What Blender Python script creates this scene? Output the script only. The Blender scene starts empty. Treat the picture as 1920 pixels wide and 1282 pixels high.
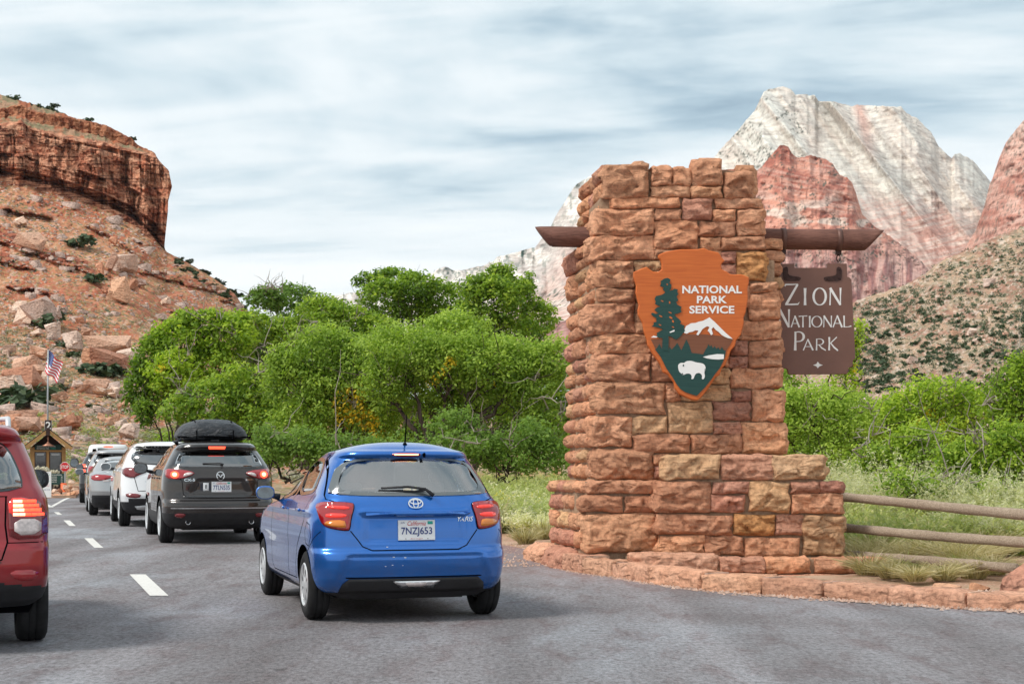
import bpy, bmesh, math, random
import numpy as np
from mathutils import Vector, Matrix
from mathutils.geometry import delaunay_2d_cdt
C = bpy.context.scene.collection
SC = bpy.context.scene
# ------------------------------------------------------------------ camera
F = 2800.0; CX = 960.0; HY = 872.0; EYE = 1.32      # the photograph is 1920 wide
cam = bpy.data.cameras.new('camera'); camo = bpy.data.objects.new('camera', cam); C.objects.link(camo)
camo.location = (0, 0, EYE); camo.rotation_euler = (math.radians(90), 0, 0)
cam.sensor_width = 36; cam.lens = 36*F/1920; cam.shift_y = (HY-641)/1920
cam.clip_start = .1; cam.clip_end = 20000
SC.camera = camo
# ------------------------------------------------------------------ sky and light
SUN_EL, SUN_AZ = 50, 243          # azimuth clockwise from +Y: behind the camera, to the left
w = bpy.data.worlds.new("World"); SC.world = w; w.use_nodes = True
nt = w.node_tree; nt.nodes.clear(); N = nt.nodes.new; L = nt.links.new
out = N('ShaderNodeOutputWorld')
sky = N('ShaderNodeTexSky'); sky.sky_type = 'NISHITA'; sky.sun_disc = False
sky.sun_elevation = math.radians(SUN_EL); sky.sun_rotation = math.radians(SUN_AZ)
bg = N('ShaderNodeBackground'); bg.inputs[1].default_value = .07; L(sky.outputs[0], bg.inputs[0])
tc = N('ShaderNodeTexCoord'); sp = N('ShaderNodeSeparateXYZ'); L(tc.outputs['Generated'], sp.inputs[0])
def wm(op, a, b=None, c=None):
    n = N('ShaderNodeMath'); n.operation = op
    for i, v in enumerate((a, b, c)):
        if v is None: continue
        if isinstance(v, (int, float)): n.inputs[i].default_value = v
        else: L(v, n.inputs[i])
    return n.outputs[0]
X, Y, Z = sp.outputs
zc = wm('ADD', wm('MAXIMUM', Z, 0.0), .10)
u = wm('DIVIDE', X, zc); v = wm('DIVIDE', Y, zc)
cb = N('ShaderNodeCombineXYZ'); L(wm('ADD', wm('MULTIPLY', u, .30), wm('MULTIPLY', v, .22)), cb.inputs[0]); L(wm('MULTIPLY', v, .62), cb.inputs[1])
n1 = N('ShaderNodeTexNoise'); n1.inputs['Scale'].default_value = 1.0; n1.inputs['Detail'].default_value = 7; n1.inputs['Roughness'].default_value = .58
n1.inputs['Distortion'].default_value = .9
L(cb.outputs[0], n1.inputs['Vector'])
n2 = N('ShaderNodeTexNoise'); n2.inputs['Scale'].default_value = 4.5; n2.inputs['Detail'].default_value = 6; n2.inputs['Distortion'].default_value = 1.2
L(cb.outputs[0], n2.inputs['Vector'])
# thicker, darker cloud higher up, thin bright cloud low down
lift = wm('MULTIPLY', wm('MAXIMUM', wm('SUBTRACT', .25, Z), 0.0), 1.0)
dens = wm('ADD', wm('ADD', wm('SUBTRACT', wm('MULTIPLY', n1.outputs[0], 1.5), .225), wm('MULTIPLY', n2.outputs[0], .34)), lift)
rp = N('ShaderNodeValToRGB'); L(dens, rp.inputs[0])
els = rp.color_ramp.elements
els[0].position = .44; els[0].color = (.22, .315, .385, 1)
els[1].position = .86; els[1].color = (.80, .82, .82, 1)
e = els.new(.53); e.color = (.35, .455, .52, 1)
e = els.new(.61); e.color = (.52, .61, .65, 1)
e = els.new(.70); e.color = (.68, .73, .745, 1)
bc = N('ShaderNodeBackground'); bc.inputs[1].default_value = .72; L(rp.outputs[0], bc.inputs[0])
mx = N('ShaderNodeMixShader'); mx.inputs[0].default_value = .90
L(bg.outputs[0], mx.inputs[1]); L(bc.outputs[0], mx.inputs[2]); L(mx.outputs[0], out.inputs[0])
sl = bpy.data.lights.new('sun', 'SUN'); sl.energy = 1.5; sl.angle = math.radians(16); sl.color = (1, .95, .88)
so = bpy.data.objects.new('sun', sl); C.objects.link(so)
_e, _a = math.radians(SUN_EL), math.radians(SUN_AZ)
so.rotation_euler = Vector((math.cos(_e)*math.sin(_a), math.cos(_e)*math.cos(_a), math.sin(_e))).to_track_quat('Z', 'Y').to_euler()
vs = SC.view_settings; vs.view_transform = 'Standard'; vs.look = 'None'; vs.exposure = 1.0; vs.gamma = 1; vs.use_curve_mapping = False
# ------------------------------------------------------------------ helpers
def P(px, py, d): return np.array([(px-CX)*d/F, d, EYE+(HY-py)*d/F])
def gz(d):        # height of the road surface along the queue
    return float(np.interp(d, [0, 14, 24, 30, 36, 48, 60, 80, 140], [0, 0, .05, .10, .10, .05, -.04, -.30, -.6]))
def G(px, py):    # the point of level ground seen at a pixel
    d = F*EYE/(py-HY)
    for _ in range(12): d = F*(EYE-gz(d))/(py-HY)
    return np.array([(px-CX)*d/F, d, gz(d)])
def _h(ix, iy, iz, seed):
    n = (ix*374761393 + iy*668265263 + iz*2147483647 % 4294967291 + seed*974711) & 0xFFFFFFFF
    n = ((n ^ (n >> 13))*1274126177) & 0xFFFFFFFF
    n = ((n ^ (n >> 16))*2246822519) & 0xFFFFFFFF
    return ((n ^ (n >> 15)) & 0xFFFFFF)/float(0xFFFFFF)
def vn(x, y, z=0., seed=0):       # value noise 0..1
    x, y, z = np.broadcast_arrays(np.asarray(x, float), np.asarray(y, float), np.asarray(z, float))
    ix, iy, iz = [np.floor(a).astype(np.int64) for a in (x, y, z)]
    fx, fy, fz = x-ix, y-iy, z-iz
    fx, fy, fz = [a*a*(3-2*a) for a in (fx, fy, fz)]
    r = 0
    for a in (0, 1):
        for b in (0, 1):
            for c in (0, 1):
                wgt = (fx if a else 1-fx)*(fy if b else 1-fy)*(fz if c else 1-fz)
                r = r + wgt*_h(ix+a, iy+b, iz+c, seed)
    return r
def fbm(x, y, z=0., seed=0, o=4, g=.5):
    s, a, t = 0, 1, 0
    for i in range(o):
        s = s+a*vn(x*2**i, y*2**i, np.asarray(z)*2**i, seed+i*17); t += a; a *= g
    return s/t
def tag(o, label=None, cat=None, group=None, kind=None):
    if label: o['label'] = label
    if cat: o['category'] = cat
    if group: o['group'] = group
    if kind: o['kind'] = kind
    return o
def empty(name, loc=(0, 0, 0), rz=0, parent=None):
    o = bpy.data.objects.new(name, None); C.objects.link(o); o.location = loc; o.rotation_euler = (0, 0, rz)
    o.empty_display_size = .1
    if parent: o.parent = parent
    return o
def mesh_data(name, V, Fc, mats=(), smooth=False, midx=None, attr=None):
    V = np.asarray(V, np.float32).reshape(-1, 3)
    me = bpy.data.meshes.new(name)
    if isinstance(Fc, np.ndarray):
        n, k = Fc.shape
        me.vertices.add(len(V)); me.vertices.foreach_set('co', V.ravel())
        me.loops.add(n*k); me.loops.foreach_set('vertex_index', Fc.astype(np.int32).ravel())
        me.polygons.add(n); me.polygons.foreach_set('loop_start', np.arange(0, n*k, k, dtype=np.int32))
        me.polygons.foreach_set('loop_total', np.full(n, k, np.int32))
        me.update(calc_edges=True)
    else:
        me.from_pydata(V.tolist(), [], [tuple(int(i) for i in f) for f in Fc]); me.update()
    for m in mats: me.materials.append(m)
    if midx is not None: me.polygons.foreach_set('material_index', np.asarray(midx, np.int32))
    if smooth: me.polygons.foreach_set('use_smooth', np.ones(len(me.polygons), bool))
    if attr is not None:
        for k, a in attr.items():
            if a.ndim == 1:
                t = me.attributes.new(k, 'FLOAT', 'POINT'); t.data.foreach_set('value', a.astype(np.float32))
            else:
                t = me.attributes.new(k, 'FLOAT_COLOR', 'POINT')
                if a.shape[1] == 3: a = np.hstack([a, np.ones((len(a), 1))])
                t.data.foreach_set('color', a.astype(np.float32).ravel())
    return me
def link(name, me, parent=None, loc=None, rz=0):
    o = bpy.data.objects.new(name, me); C.objects.link(o)
    if parent: o.parent = parent
    if loc is not None: o.location = loc
    if rz: o.rotation_euler = (0, 0, rz)
    return o
def mobj(name, V, Fc, mat, parent=None, smooth=False, **k):
    mats = mat if isinstance(mat, (list, tuple)) else [mat]
    return link(name, mesh_data(name, V, Fc, mats, smooth, **k), parent)
class MB:       # collects simple shapes that form ONE part
    def __init__(s): s.V = []; s.F = []
    def add(s, V, Fc):
        n = len(s.V); s.V += [tuple(map(float, v)) for v in V]; s.F += [tuple(int(i)+n for i in f) for f in Fc]; return s
    def box(s, c, size, rot=None, bev=0.):
        x, y, z = [a/2 for a in size]
        if bev:
            bm = bmesh.new(); bmesh.ops.create_cube(bm, size=1)
            for v in bm.verts: v.co = Vector((v.co.x*size[0], v.co.y*size[1], v.co.z*size[2]))
            bmesh.ops.bevel(bm, geom=bm.edges[:], offset=bev, segments=2, affect='EDGES', profile=.6)
            V = np.array([v.co[:] for v in bm.verts]); Fc = [[v.index for v in f.verts] for f in bm.faces]; bm.free()
        else:
            V = np.array([(a, b, c_) for a in (-x, x) for b in (-y, y) for c_ in (-z, z)])
            Fc = [(0, 1, 3, 2), (4, 6, 7, 5), (0, 4, 5, 1), (2, 3, 7, 6), (0, 2, 6, 4), (1, 5, 7, 3)]
        if rot is not None: V = V@np.array(Matrix(rot) if not isinstance(rot, np.ndarray) else rot)[:3, :3].T
        return s.add(V+np.array(c), Fc)
    def tube(s, pts, r, n=8, cap=True):
        pts = [np.array(p, float) for p in pts]; k = len(pts)
        r = [r]*k if np.isscalar(r) else list(r)
        base = len(s.V); V = []
        for i, p in enumerate(pts):
            t = pts[min(i+1, k-1)]-pts[max(i-1, 0)]; t = t/(np.linalg.norm(t)+1e-9)
            a = np.cross(t, (0, 0, 1) if abs(t[2]) < .9 else (0, 1, 0)); a /= np.linalg.norm(a); b = np.cross(t, a)
            for j in range(n):
                q = 2*math.pi*j/n; V.append(p+r[i]*(a*math.cos(q)+b*math.sin(q)))
        Fc = [(i*n+j, i*n+(j+1) % n, (i+1)*n+(j+1) % n, (i+1)*n+j) for i in range(k-1) for j in range(n)]
        if cap: Fc += [tuple(range(n))[::-1], tuple((k-1)*n+j for j in range(n))]
        return s.add(V, Fc)
    def lathe(s, prof, n=24, axis='X', c=(0, 0, 0)):     # prof: (r, h)
        V = []; k = len(prof)
        for r, h in prof:
            for j in range(n):
                q = 2*math.pi*j/n; a, b = r*math.cos(q), r*math.sin(q)
                V.append({'X': (h, a, b), 'Y': (a, h, b), 'Z': (a, b, h)}[axis])
        Fc = [(i*n+j, i*n+(j+1) % n, (i+1)*n+(j+1) % n, (i+1)*n+j) for i in range(k-1) for j in range(n)]
        return s.add(np.array(V)+np.array(c), Fc)
    def build(s, name, mat, parent=None, smooth=False):
        me = mesh_data(name, s.V, s.F, mat if isinstance(mat, (list, tuple)) else [mat], smooth)
        bm = bmesh.new(); bm.from_mesh(me); bmesh.ops.recalc_face_normals(bm, faces=bm.faces); bm.to_mesh(me); bm.free()
        return link(name, me, parent)
def copy_tree(o, parent=None):
    c = o.copy(); C.objects.link(c); c.parent = parent
    for ch in [q for q in KIDS.get(o.name, ())]: copy_tree(ch, c)
    return c
KIDS = {}
def smoothpoly(P2, it=2):
    P2 = [np.array(p, float) for p in P2]
    for _ in range(it):
        Q = []
        for i in range(len(P2)):
            a, b = P2[i], P2[(i+1) % len(P2)]; Q += [a*.75+b*.25, a*.25+b*.75]
        P2 = Q
    return [tuple(p) for p in P2]
def tri_poly(poly, grid=None, maxedge=None):
    """triangulate a 2D polygon, with interior points so that it can follow a curved surface"""
    poly = [np.array(p, float) for p in poly]
    if maxedge:
        Q = []
        for i in range(len(poly)):
            a, b = poly[i], poly[(i+1) % len(poly)]; n = max(1, int(np.linalg.norm(b-a)/maxedge+.99))
            Q += [a+(b-a)*j/n for j in range(n)]
        poly = Q
    pts = [Vector(p) for p in poly]; n = len(pts)
    if grid:
        A = np.array(poly); lo, hi = A.min(0), A.max(0)
        for gx in np.arange(lo[0]+grid/2, hi[0], grid):
            for gy in np.arange(lo[1]+grid/2, hi[1], grid):
                ins = False; j = n-1; dmin = 1e9
                for i in range(n):
                    xi, yi = poly[i]; xj, yj = poly[j]
                    if (yi > gy) != (yj > gy) and gx < (xj-xi)*(gy-yi)/(yj-yi)+xi: ins = not ins
                    dmin = min(dmin, abs(xi-gx)+abs(yi-gy)); j = i
                if ins and dmin > grid*.35: pts.append(Vector((gx, gy)))
    r = delaunay_2d_cdt(pts, [], [list(range(n))], 1, 1e-6)
    V2 = np.array([tuple(v) for v in r[0]]); Fc = [tuple(f) for f in r[2]]
    return V2, Fc, n
def extrude_poly(poly, y0, y1, name, mat, parent=None, mapf=None, bev=0.):
    """polygon in x,z given a thickness from y0 (front) to y1 (back); with bev a chamfered front edge"""
    A = np.array(poly, float)
    if abs(y1-y0) < 1e-9: y1 = y0+.002
    V2, Fc, n = tri_poly(poly)
    V = [(p[0], y0, p[1]) for p in V2]; F2 = [tuple(f) for f in Fc]
    n0 = len(V); m = len(poly)
    if bev:
        cen = A.mean(0); nx = np.roll(A, -1, 0)-np.roll(A, 1, 0); nn = np.stack([nx[:, 1], -nx[:, 0]], 1)
        nn /= np.linalg.norm(nn, axis=1)[:, None]+1e-9
        ar = .5*np.sum(A[:, 0]*np.roll(A[:, 1], -1)-np.roll(A[:, 0], -1)*A[:, 1])
        if ar < 0: nn = -nn
        inner = A-nn*bev
        V2, Fc, _ = tri_poly(inner); V = [(p[0], y0, p[1]) for p in V2]; F2 = [tuple(f) for f in Fc]; n0 = len(V)
        V += [(p[0], y0, p[1]) for p in inner]+[(p[0], y0+bev, p[1]) for p in A]+[(p[0], y1, p[1]) for p in A]
        for i in range(m):
            j = (i+1) % m
            F2 += [(n0+i, n0+j, n0+m+j, n0+m+i), (n0+m+i, n0+m+j, n0+2*m+j, n0+2*m+i)]
    else:
        V += [(p[0], y0, p[1]) for p in A]+[(p[0], y1, p[1]) for p in A]
        for i in range(m):
            j = (i+1) % m; F2.append((n0+i, n0+j, n0+m+j, n0+m+i))
    V2, Fc, _ = tri_poly(poly); k = len(V)
    V += [(p[0], y1, p[1]) for p in V2]; F2 += [tuple(i+k for i in f)[::-1] for f in Fc]
    V = np.array(V)
    if mapf is not None: V = mapf(V)
    me = mesh_data(name, V, F2, [mat])
    bm = bmesh.new(); bm.from_mesh(me); bmesh.ops.remove_doubles(bm, verts=bm.verts, dist=1e-5)
    bmesh.ops.recalc_face_normals(bm, faces=bm.faces); bm.to_mesh(me); bm.free()
    return link(name, me, parent)
_txt = {}
def text2d(s, shear=0., off=0.):
    """letters of the built-in font as a flat mesh, box normalised to 0..1 wide and 0..1 high"""
    key = (s, shear, off)
    if key in _txt: return _txt[key]
    cu = bpy.data.curves.new('t', 'FONT'); cu.body = s; cu.shear = shear; cu.offset = off; cu.resolution_u = 3; cu.size = 1
    o = bpy.data.objects.new('t', cu); C.objects.link(o); bpy.context.view_layer.update()
    me = o.to_mesh(); V = np.array([v.co[:] for v in me.vertices])[:, :2]; Fc = [tuple(p.vertices) for p in me.polygons]
    o.to_mesh_clear(); bpy.data.objects.remove(o); bpy.data.curves.remove(cu)
    lo, hi = V.min(0), V.max(0); V = (V-lo)/(hi-lo); _txt[key] = (V, Fc, (hi-lo)); return _txt[key]
# ------------------------------------------------------------------ materials
class NT:
    def __init__(s, name):
        s.m = bpy.data.materials.new(name); s.m.use_nodes = True; s.t = s.m.node_tree
        s.b = s.t.nodes['Principled BSDF']; s.o = s.t.nodes['Material Output']
    def n(s, typ, **k):
        q = s.t.nodes.new('ShaderNode'+typ)
        for a, b in k.items(): setattr(q, a, b)
        return q
    def l(s, a, b): s.t.links.new(a, b)
    def co(s, obj=True): return s.n('TexCoord').outputs['Object'] if obj else s.n('NewGeometry').outputs['Position']
    def noise(s, sc, vec, det=4, rough=.5, dist=0., typ=None):
        q = s.n('TexNoise'); q.inputs['Scale'].default_value = sc; q.inputs['Detail'].default_value = det
        q.inputs['Roughness'].default_value = rough; q.inputs['Distortion'].default_value = dist
        s.l(vec, q.inputs['Vector']); return q.outputs['Fac']
    def vor(s, sc, vec, feat='F1', out='Distance'):
        q = s.n('TexVoronoi'); q.feature = feat; q.inputs['Scale'].default_value = sc; s.l(vec, q.inputs['Vector']); return q.outputs[out]
    def map(s, vec, sc=(1, 1, 1), rot=(0, 0, 0)):
        q = s.n('Mapping'); q.inputs['Scale'].default_value = sc; q.inputs['Rotation'].default_value = rot; s.l(vec, q.inputs[0]); return q.outputs[0]
    def ramp(s, f, stops):
        q = s.n('ValToRGB'); e = q.color_ramp.elements
        e[0].position = stops[0][0]; e[0].color = (*stops[0][1], 1); e[1].position = stops[-1][0]; e[1].color = (*stops[-1][1], 1)
        for p, c in stops[1:-1]:
            k = e.new(p); k.color = (*c, 1)
        s.l(f, q.inputs[0]); return q.outputs[0]
    def mix(s, f, a, b, mode='MIX'):
        q = s.n('Mix'); q.data_type = 'RGBA'; q.blend_type = mode
        for i, v in ((0, f), (6, a), (7, b)):
            if isinstance(v, (int, float)): q.inputs[i].default_value = v
            elif isinstance(v, tuple): q.inputs[i].default_value = (*v, 1)
            else: s.l(v, q.inputs[i])
        return q.outputs[2]
    def math(s, op, a, b=0., clamp=False):
        q = s.n('Math'); q.operation = op; q.use_clamp = clamp
        for i, v in enumerate((a, b)):
            if isinstance(v, (int, float)): q.inputs[i].default_value = v
            else: s.l(v, q.inputs[i])
        return q.outputs[0]
    def bump(s, h, st=.5, dist=.02, nrm=None):
        q = s.n('Bump'); q.inputs['Strength'].default_value = st; q.inputs['Distance'].default_value = dist; s.l(h, q.inputs['Height'])
        if nrm is not None: s.l(nrm, q.inputs['Normal'])
        s.l(q.outputs[0], s.b.inputs['Normal']); return q.outputs[0]
    def col(s, c):
        if isinstance(c, tuple): s.b.inputs['Base Color'].default_value = (*c, 1)
        else: s.l(c, s.b.inputs['Base Color'])
        return s
    def set(s, rough=.8, metal=0., spec=.4, coat=0.):
        s.b.inputs['Roughness'].default_value = rough; s.b.inputs['Metallic'].default_value = metal
        s.b.inputs['Specular IOR Level'].default_value = spec; s.b.inputs['Coat Weight'].default_value = coat
        s.b.inputs['Coat Roughness'].default_value = .03
        return s
def simple(name, c, rough=.6, metal=0., spec=.4, coat=0., var=0., vsc=6., bump=0., emit=None, est=0.):
    k = NT(name); k.set(rough, metal, spec, coat)
    if var:
        f = k.noise(vsc, k.co(), 5, .6)
        k.col(k.ramp(f, [(.3, tuple(a*(1-var) for a in c)), (.7, tuple(min(1, a*(1+var)) for a in c))]))
        if bump: k.bump(f, bump, .01)
    else: k.col(c)
    if emit: k.b.inputs['Emission Color'].default_value = (*emit, 1); k.b.inputs['Emission Strength'].default_value = est
    return k.m
def glass_mat(name, tint, refl_rough=.0, ior=1.5, boost=0.):
    k = NT(name); t = k.n('BsdfTransparent'); t.inputs[0].default_value = (*tint, 1)
    g = k.n('BsdfGlossy'); g.inputs['Roughness'].default_value = refl_rough; g.inputs[0].default_value = (1, 1, 1, 1)
    fr = k.n('Fresnel'); fr.inputs[0].default_value = ior
    mx = k.n('MixShader'); k.l(k.math('ADD', fr.outputs[0], boost, True), mx.inputs[0]); k.l(t.outputs[0], mx.inputs[1]); k.l(g.outputs[0], mx.inputs[2])
    k.l(mx.outputs[0], k.o.inputs[0]); return k.m
# ------------------------------------------------------------------ far terrain
def sheet(name, cols, prof, nrow, disp, colf, mat, smooth=True, label=None):
    """prof(px) -> list of (py, depth) from bottom to top; disp(px, py, d, t) -> relative change of distance"""
    nc = len(cols); PXs = np.zeros((nc, nrow)); PYs = np.zeros((nc, nrow)); D = np.zeros((nc, nrow))
    for i, px in enumerate(cols):
        c = prof(px); k = np.array([0]+[abs(c[j+1][0]-c[j][0])+.18*abs(c[j+1][1]-c[j][1]) for j in range(len(c)-1)], float).cumsum(); k /= k[-1]
        t = np.linspace(0, 1, nrow)
        PXs[i] = px if not isinstance(px, tuple) else px[0]
        PYs[i] = np.interp(t, k, [q[0] for q in c]); D[i] = np.interp(t, k, [q[1] for q in c])
        if len(c[0]) > 2: PXs[i] = np.interp(t, k, [q[2] for q in c])
    D2, dy = disp(PXs, PYs, D)
    PYd = PYs+dy
    V = np.stack([(PXs-CX)*D2/F, D2, EYE+(HY-PYd)*D2/F], -1)
    I = np.arange(nc*nrow).reshape(nc, nrow)
    Fc = np.stack([I[:-1, :-1], I[1:, :-1], I[1:, 1:], I[:-1, 1:]], -1).reshape(-1, 4)
    col = colf(PXs, PYs, D2)
    o = mobj(name, V.reshape(-1, 3), Fc, mat, smooth=smooth, attr={'tone': col.reshape(-1, 3)})
    return tag(o, kind='structure')
def rock_mat(name, sc, strata=0., bumpd=1., speck=None, con=1.):
    k = NT(name); k.set(.95, spec=.1); p = k.co(False)
    at = k.n('Attribute'); at.attribute_name = 'tone'
    f1 = k.noise(sc, p, 8, .65); f2 = k.noise(sc*.25, p, 4, .5)
    c = k.mix(1.0, at.outputs['Color'], k.ramp(f1, [(.32, (1-.34*con, 1-.37*con, 1-.37*con)), (.5, (1, 1, 1)), (.68, (1+.2*con, 1+.18*con, 1+.15*con))]), 'MULTIPLY')
    h = f1
    if strata:
        q = k.map(p, (1, 1, 7)); s_ = k.noise(sc*strata, q, 5, .6, .4)
        c = k.mix(1.0, c, k.ramp(s_, [(.35, (1-.28*con, 1-.34*con, 1-.36*con)), (.55, (1.05, 1.05, 1.05))]), 'MULTIPLY')
        h = k.math('ADD', k.math('MULTIPLY', s_, .8), f1)
    if speck:
        for (ssc, thr, cc) in speck:
            v = k.vor(ssc, p); m = k.math('MULTIPLY', k.math('LESS_THAN', v, thr), k.math('GREATER_THAN', f2, .44))
            c = k.mix(m, c, cc)
    k.col(c); k.bump(h, .9, bumpd); return k.m
def lerp(a, b, t): return np.asarray(a)*(1-t[..., None])+np.asarray(b)*t[..., None]
def ss(a, b, x):
    t = np.clip((x-a)/(b-a), 0, 1); return t*t*(3-2*t)
# ---- red bluff on the left: talus, then the cliff with its cap
cl_base = lambda x: np.interp(x, [-400, 0, 60, 100, 150, 200, 250, 290, 313, 350, 400, 440, 455, 520, 640, 900, 1200], [300, 330, 342, 352, 368, 388, 412, 448, 472, 491, 521, 550, 572, 640, 730, 800, 830])
cl_top = lambda x: np.interp(x, [-400, 0, 40, 60, 120, 180, 240, 300, 318], [190, 236, 230, 244, 256, 268, 284, 296, 322])
band_b = lambda x: cl_top(x)-np.interp(x, [-400, 0, 120, 200, 260, 318], [20, 14, 18, 16, 10, 2])
band_t = lambda x: band_b(x)-np.interp(x, [-400, 0, 120, 200, 245, 260, 318], [14, 17, 19, 20, 14, 3, 1])
cl_sky = lambda x: np.minimum(np.interp(x, [-400, 0, 60, 120, 150, 210, 247, 256, 300, 306, 320], [140, 178, 195, 213, 229, 241, 262, 286, 297, 309, 323]), band_t(x)-1)
DB = 400.
def tal_prof(px):
    top = float(cl_base(px)); b = 912
    return [(b+30, 96), (b, 104)]+[(b+(top-b)*t, 104+(DB-104)*t**.95) for t in (.1, .2, .35, .5, .65, .8, .9, 1)]+[(top+6, DB+40)]
def ledge(px, py, xs, ys, h):
    y0 = np.interp(px, xs, ys); on = (px > xs[0]) & (px < xs[-1])
    fade = ss(xs[0], xs[0]+25, px)*(1-ss(xs[-1]-25, xs[-1], px))
    y0 = y0+6*(vn(px/14, 3.3, seed=5)-.5)
    return fade*ss(-h, -h+3, py-y0)*(1-ss(h-4, h, py-y0)), y0
LED = [([-60, 0, 40, 75], [430, 440, 455, 470], 17), ([-60, 0, 50, 80], [478, 485, 492, 505], 12), ([55, 90, 130, 185], [462, 478, 490, 505], 13), ([250, 300, 350, 400, 452], [500, 515, 527, 540, 566], 9), ([395, 430, 470], [555, 566, 582], 6), ([150, 200, 260], [415, 440, 478], 5), ([-60, 20, 110], [395, 392, 410], 5), ([300, 360, 420], [578, 590, 612], 6), ([0, 60, 120], [535, 540, 560], 5)]
def tal_disp(px, py, D):
    n = fbm(px/40, py/25, seed=3, o=5, g=.55); r = fbm(px/9, py/6, seed=9, o=3)
    D2 = D*(1+.022*(n-.5)+.010*(r-.5))
    bl = np.round(vn(px/13+.8*vn(px/7, py/9, seed=8), py/11, seed=12)*3)/3
    for xs, ys, h in LED:
        m, y0 = ledge(px, py, xs, ys, h); D2 = D2*(1-.013*m*(.6+.8*bl))
    return D2, -2.2*(r-.5)*(D > 150)
def tal_col(px, py, D):
    n = fbm(px/45, py/22, seed=21, o=4); n2 = fbm(px/7, py/4, seed=22, o=3); n3 = fbm(px/18, py/9, seed=25, o=3)
    red, tan, pale = (.50, .165, .09), (.58, .275, .155), (.72, .50, .36)
    c = lerp(red, tan, ss(.40, .58, n)); c = lerp(c, pale, ss(.56, .75, n2)*.8)
    redz = np.exp(-((px-95)/75)**2-((py-575)/45)**2)+np.exp(-((px-330)/110)**2-((py-575)/28)**2)+.7*np.exp(-((px-120)/90)**2-((py-390)/30)**2)
    c = lerp(c, (.50, .165, .095), np.clip(redz*1.2*(.5+n3), 0, .95))
    c = lerp(c, (.30, .26, .16), ss(.50, .68, n3)*.5*ss(520, 680, py))
    c = lerp(c, (.38, .30, .14), ss(.60, .7, fbm(px/5, py/3.5, seed=31, o=2))*.55)
    c = lerp(c, (.44, .36, .24), ss(760, 850, py)*.6*ss(.35, .6, n3))
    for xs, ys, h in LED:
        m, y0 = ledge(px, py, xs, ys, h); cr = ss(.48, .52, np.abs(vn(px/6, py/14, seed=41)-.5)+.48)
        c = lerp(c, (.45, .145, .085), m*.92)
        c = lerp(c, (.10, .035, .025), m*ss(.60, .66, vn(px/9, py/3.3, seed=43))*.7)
    return c
M_tal = rock_mat('talus soil', .55, 0, 1.6, [(.55, .30, (.14, .15, .09)), (.9, .26, (.30, .27, .10)), (.75, .2, (.62, .47, .35))])
sheet('hill_slope', list(np.arange(-420, 640, 1.7))+list(np.arange(640, 1100, 8)), tal_prof, 330, tal_disp, tal_col, M_tal)
def cliff_prof(px):
    e = 0.
    if px > 318: e = px-318; px = 318.                # columns past the edge turn the corner of the bluff and run back
    dd = e*2.2
    b, t, bb, bt, s = [float(f(px)) for f in (cl_base, cl_top, band_b, band_t, cl_sky)]
    if e: b += 10
    X0 = lambda y: float(np.interp(y, [290, 300, 325, 350, 380, 440, 455, 475, 520], [301, 305, 319, 323, 315, 314, 306, 312, 318])) if e else px
    if e:
        X0b = lambda y: X0(y)-.25*e
        return [(b+30, DB+dd-3, X0b(b)), (b, DB+dd-3, X0b(b)), (b-26, DB+dd-2, X0b(b-26)), (380, DB+dd, X0b(380)), (350, DB+dd+.5, X0b(350)), (t, DB+1+dd, X0b(t)), (t-2, DB+14+dd, X0b(t-2)), (t-3, DB+16+dd, X0b(t-3)), (s-1, DB+50+dd, X0b(s)), (s+5, DB+130+dd, X0b(s)-5)]
    x4 = lambda y: px if px < 290 else px+(X0(y)-318)*(px-290)/28
    X0 = lambda y: float(np.interp(y, [290, 300, 325, 350, 380, 440, 455, 475, 520], [301, 305, 319, 323, 315, 314, 306, 312, 318]))
    x4 = lambda y: px if px < 280 else px+(X0(y)-318)*(px-280)/38
    return [(b+30, DB-6, x4(b)), (b, DB-4, x4(b)), (b-9, DB+1, x4(b-9)), (b-12, DB-3, x4(b-12)), (b-26, DB-3, x4(b-26)), ((b+t)/2, DB, x4((b+t)/2)), (t, DB+3, x4(t)), (bb, DB+16, x4(bb)), (bt, DB+17, x4(bt)), (s, DB+55, x4(s)), (s+8, DB+140, x4(s))]
def cliff_disp(px, py, D):
    wx = px+9*(vn(px/20, py/30, seed=50)-.5); base = cl_base(px); t = cl_top(px)
    f = np.clip((base-py)/(base-t), 0, 1.2)
    face = ss(-.02, .06, f)*(1-ss(.96, 1.04, f)); band = ss(1.05, 1.15, f)*0
    cols = vn(wx/17, np.floor(f*2.2)*1.7, seed=51); c2 = vn(wx/6.5, np.floor(f*5)*1.3+.2*np.floor(wx/20), seed=52)
    cols = np.round(cols*5)/5; c2 = np.round(c2*4)/4
    big = vn(px/55, f*.7, seed=53)
    up = ((py < band_b(px)+1) & (py > band_t(px)-1))
    ub = np.round(vn(wx/9, 0, seed=54)*4)/4
    str_ = vn(f*26, px/90, seed=55)
    D2 = D+face*(12*(.5-big)+8.5*(.5-cols)*(1.2-.4*f)+4.2*(.5-c2)+1.6*(.5-str_))+up*(3*(.5-ub))+1.6*(fbm(px/5, py/5, seed=56, o=3)-.5)
    low = ss(.0, .04, f)*(1-ss(.17, .2, f)); D2 = D2+low*3.5
    edge = np.clip((px-302)/16, 0, 1); 
    return D2, 4.0*(vn(px/4, D/9, seed=57)-.5)*(f > 1.02)-(f > 1.3)*0
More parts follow.
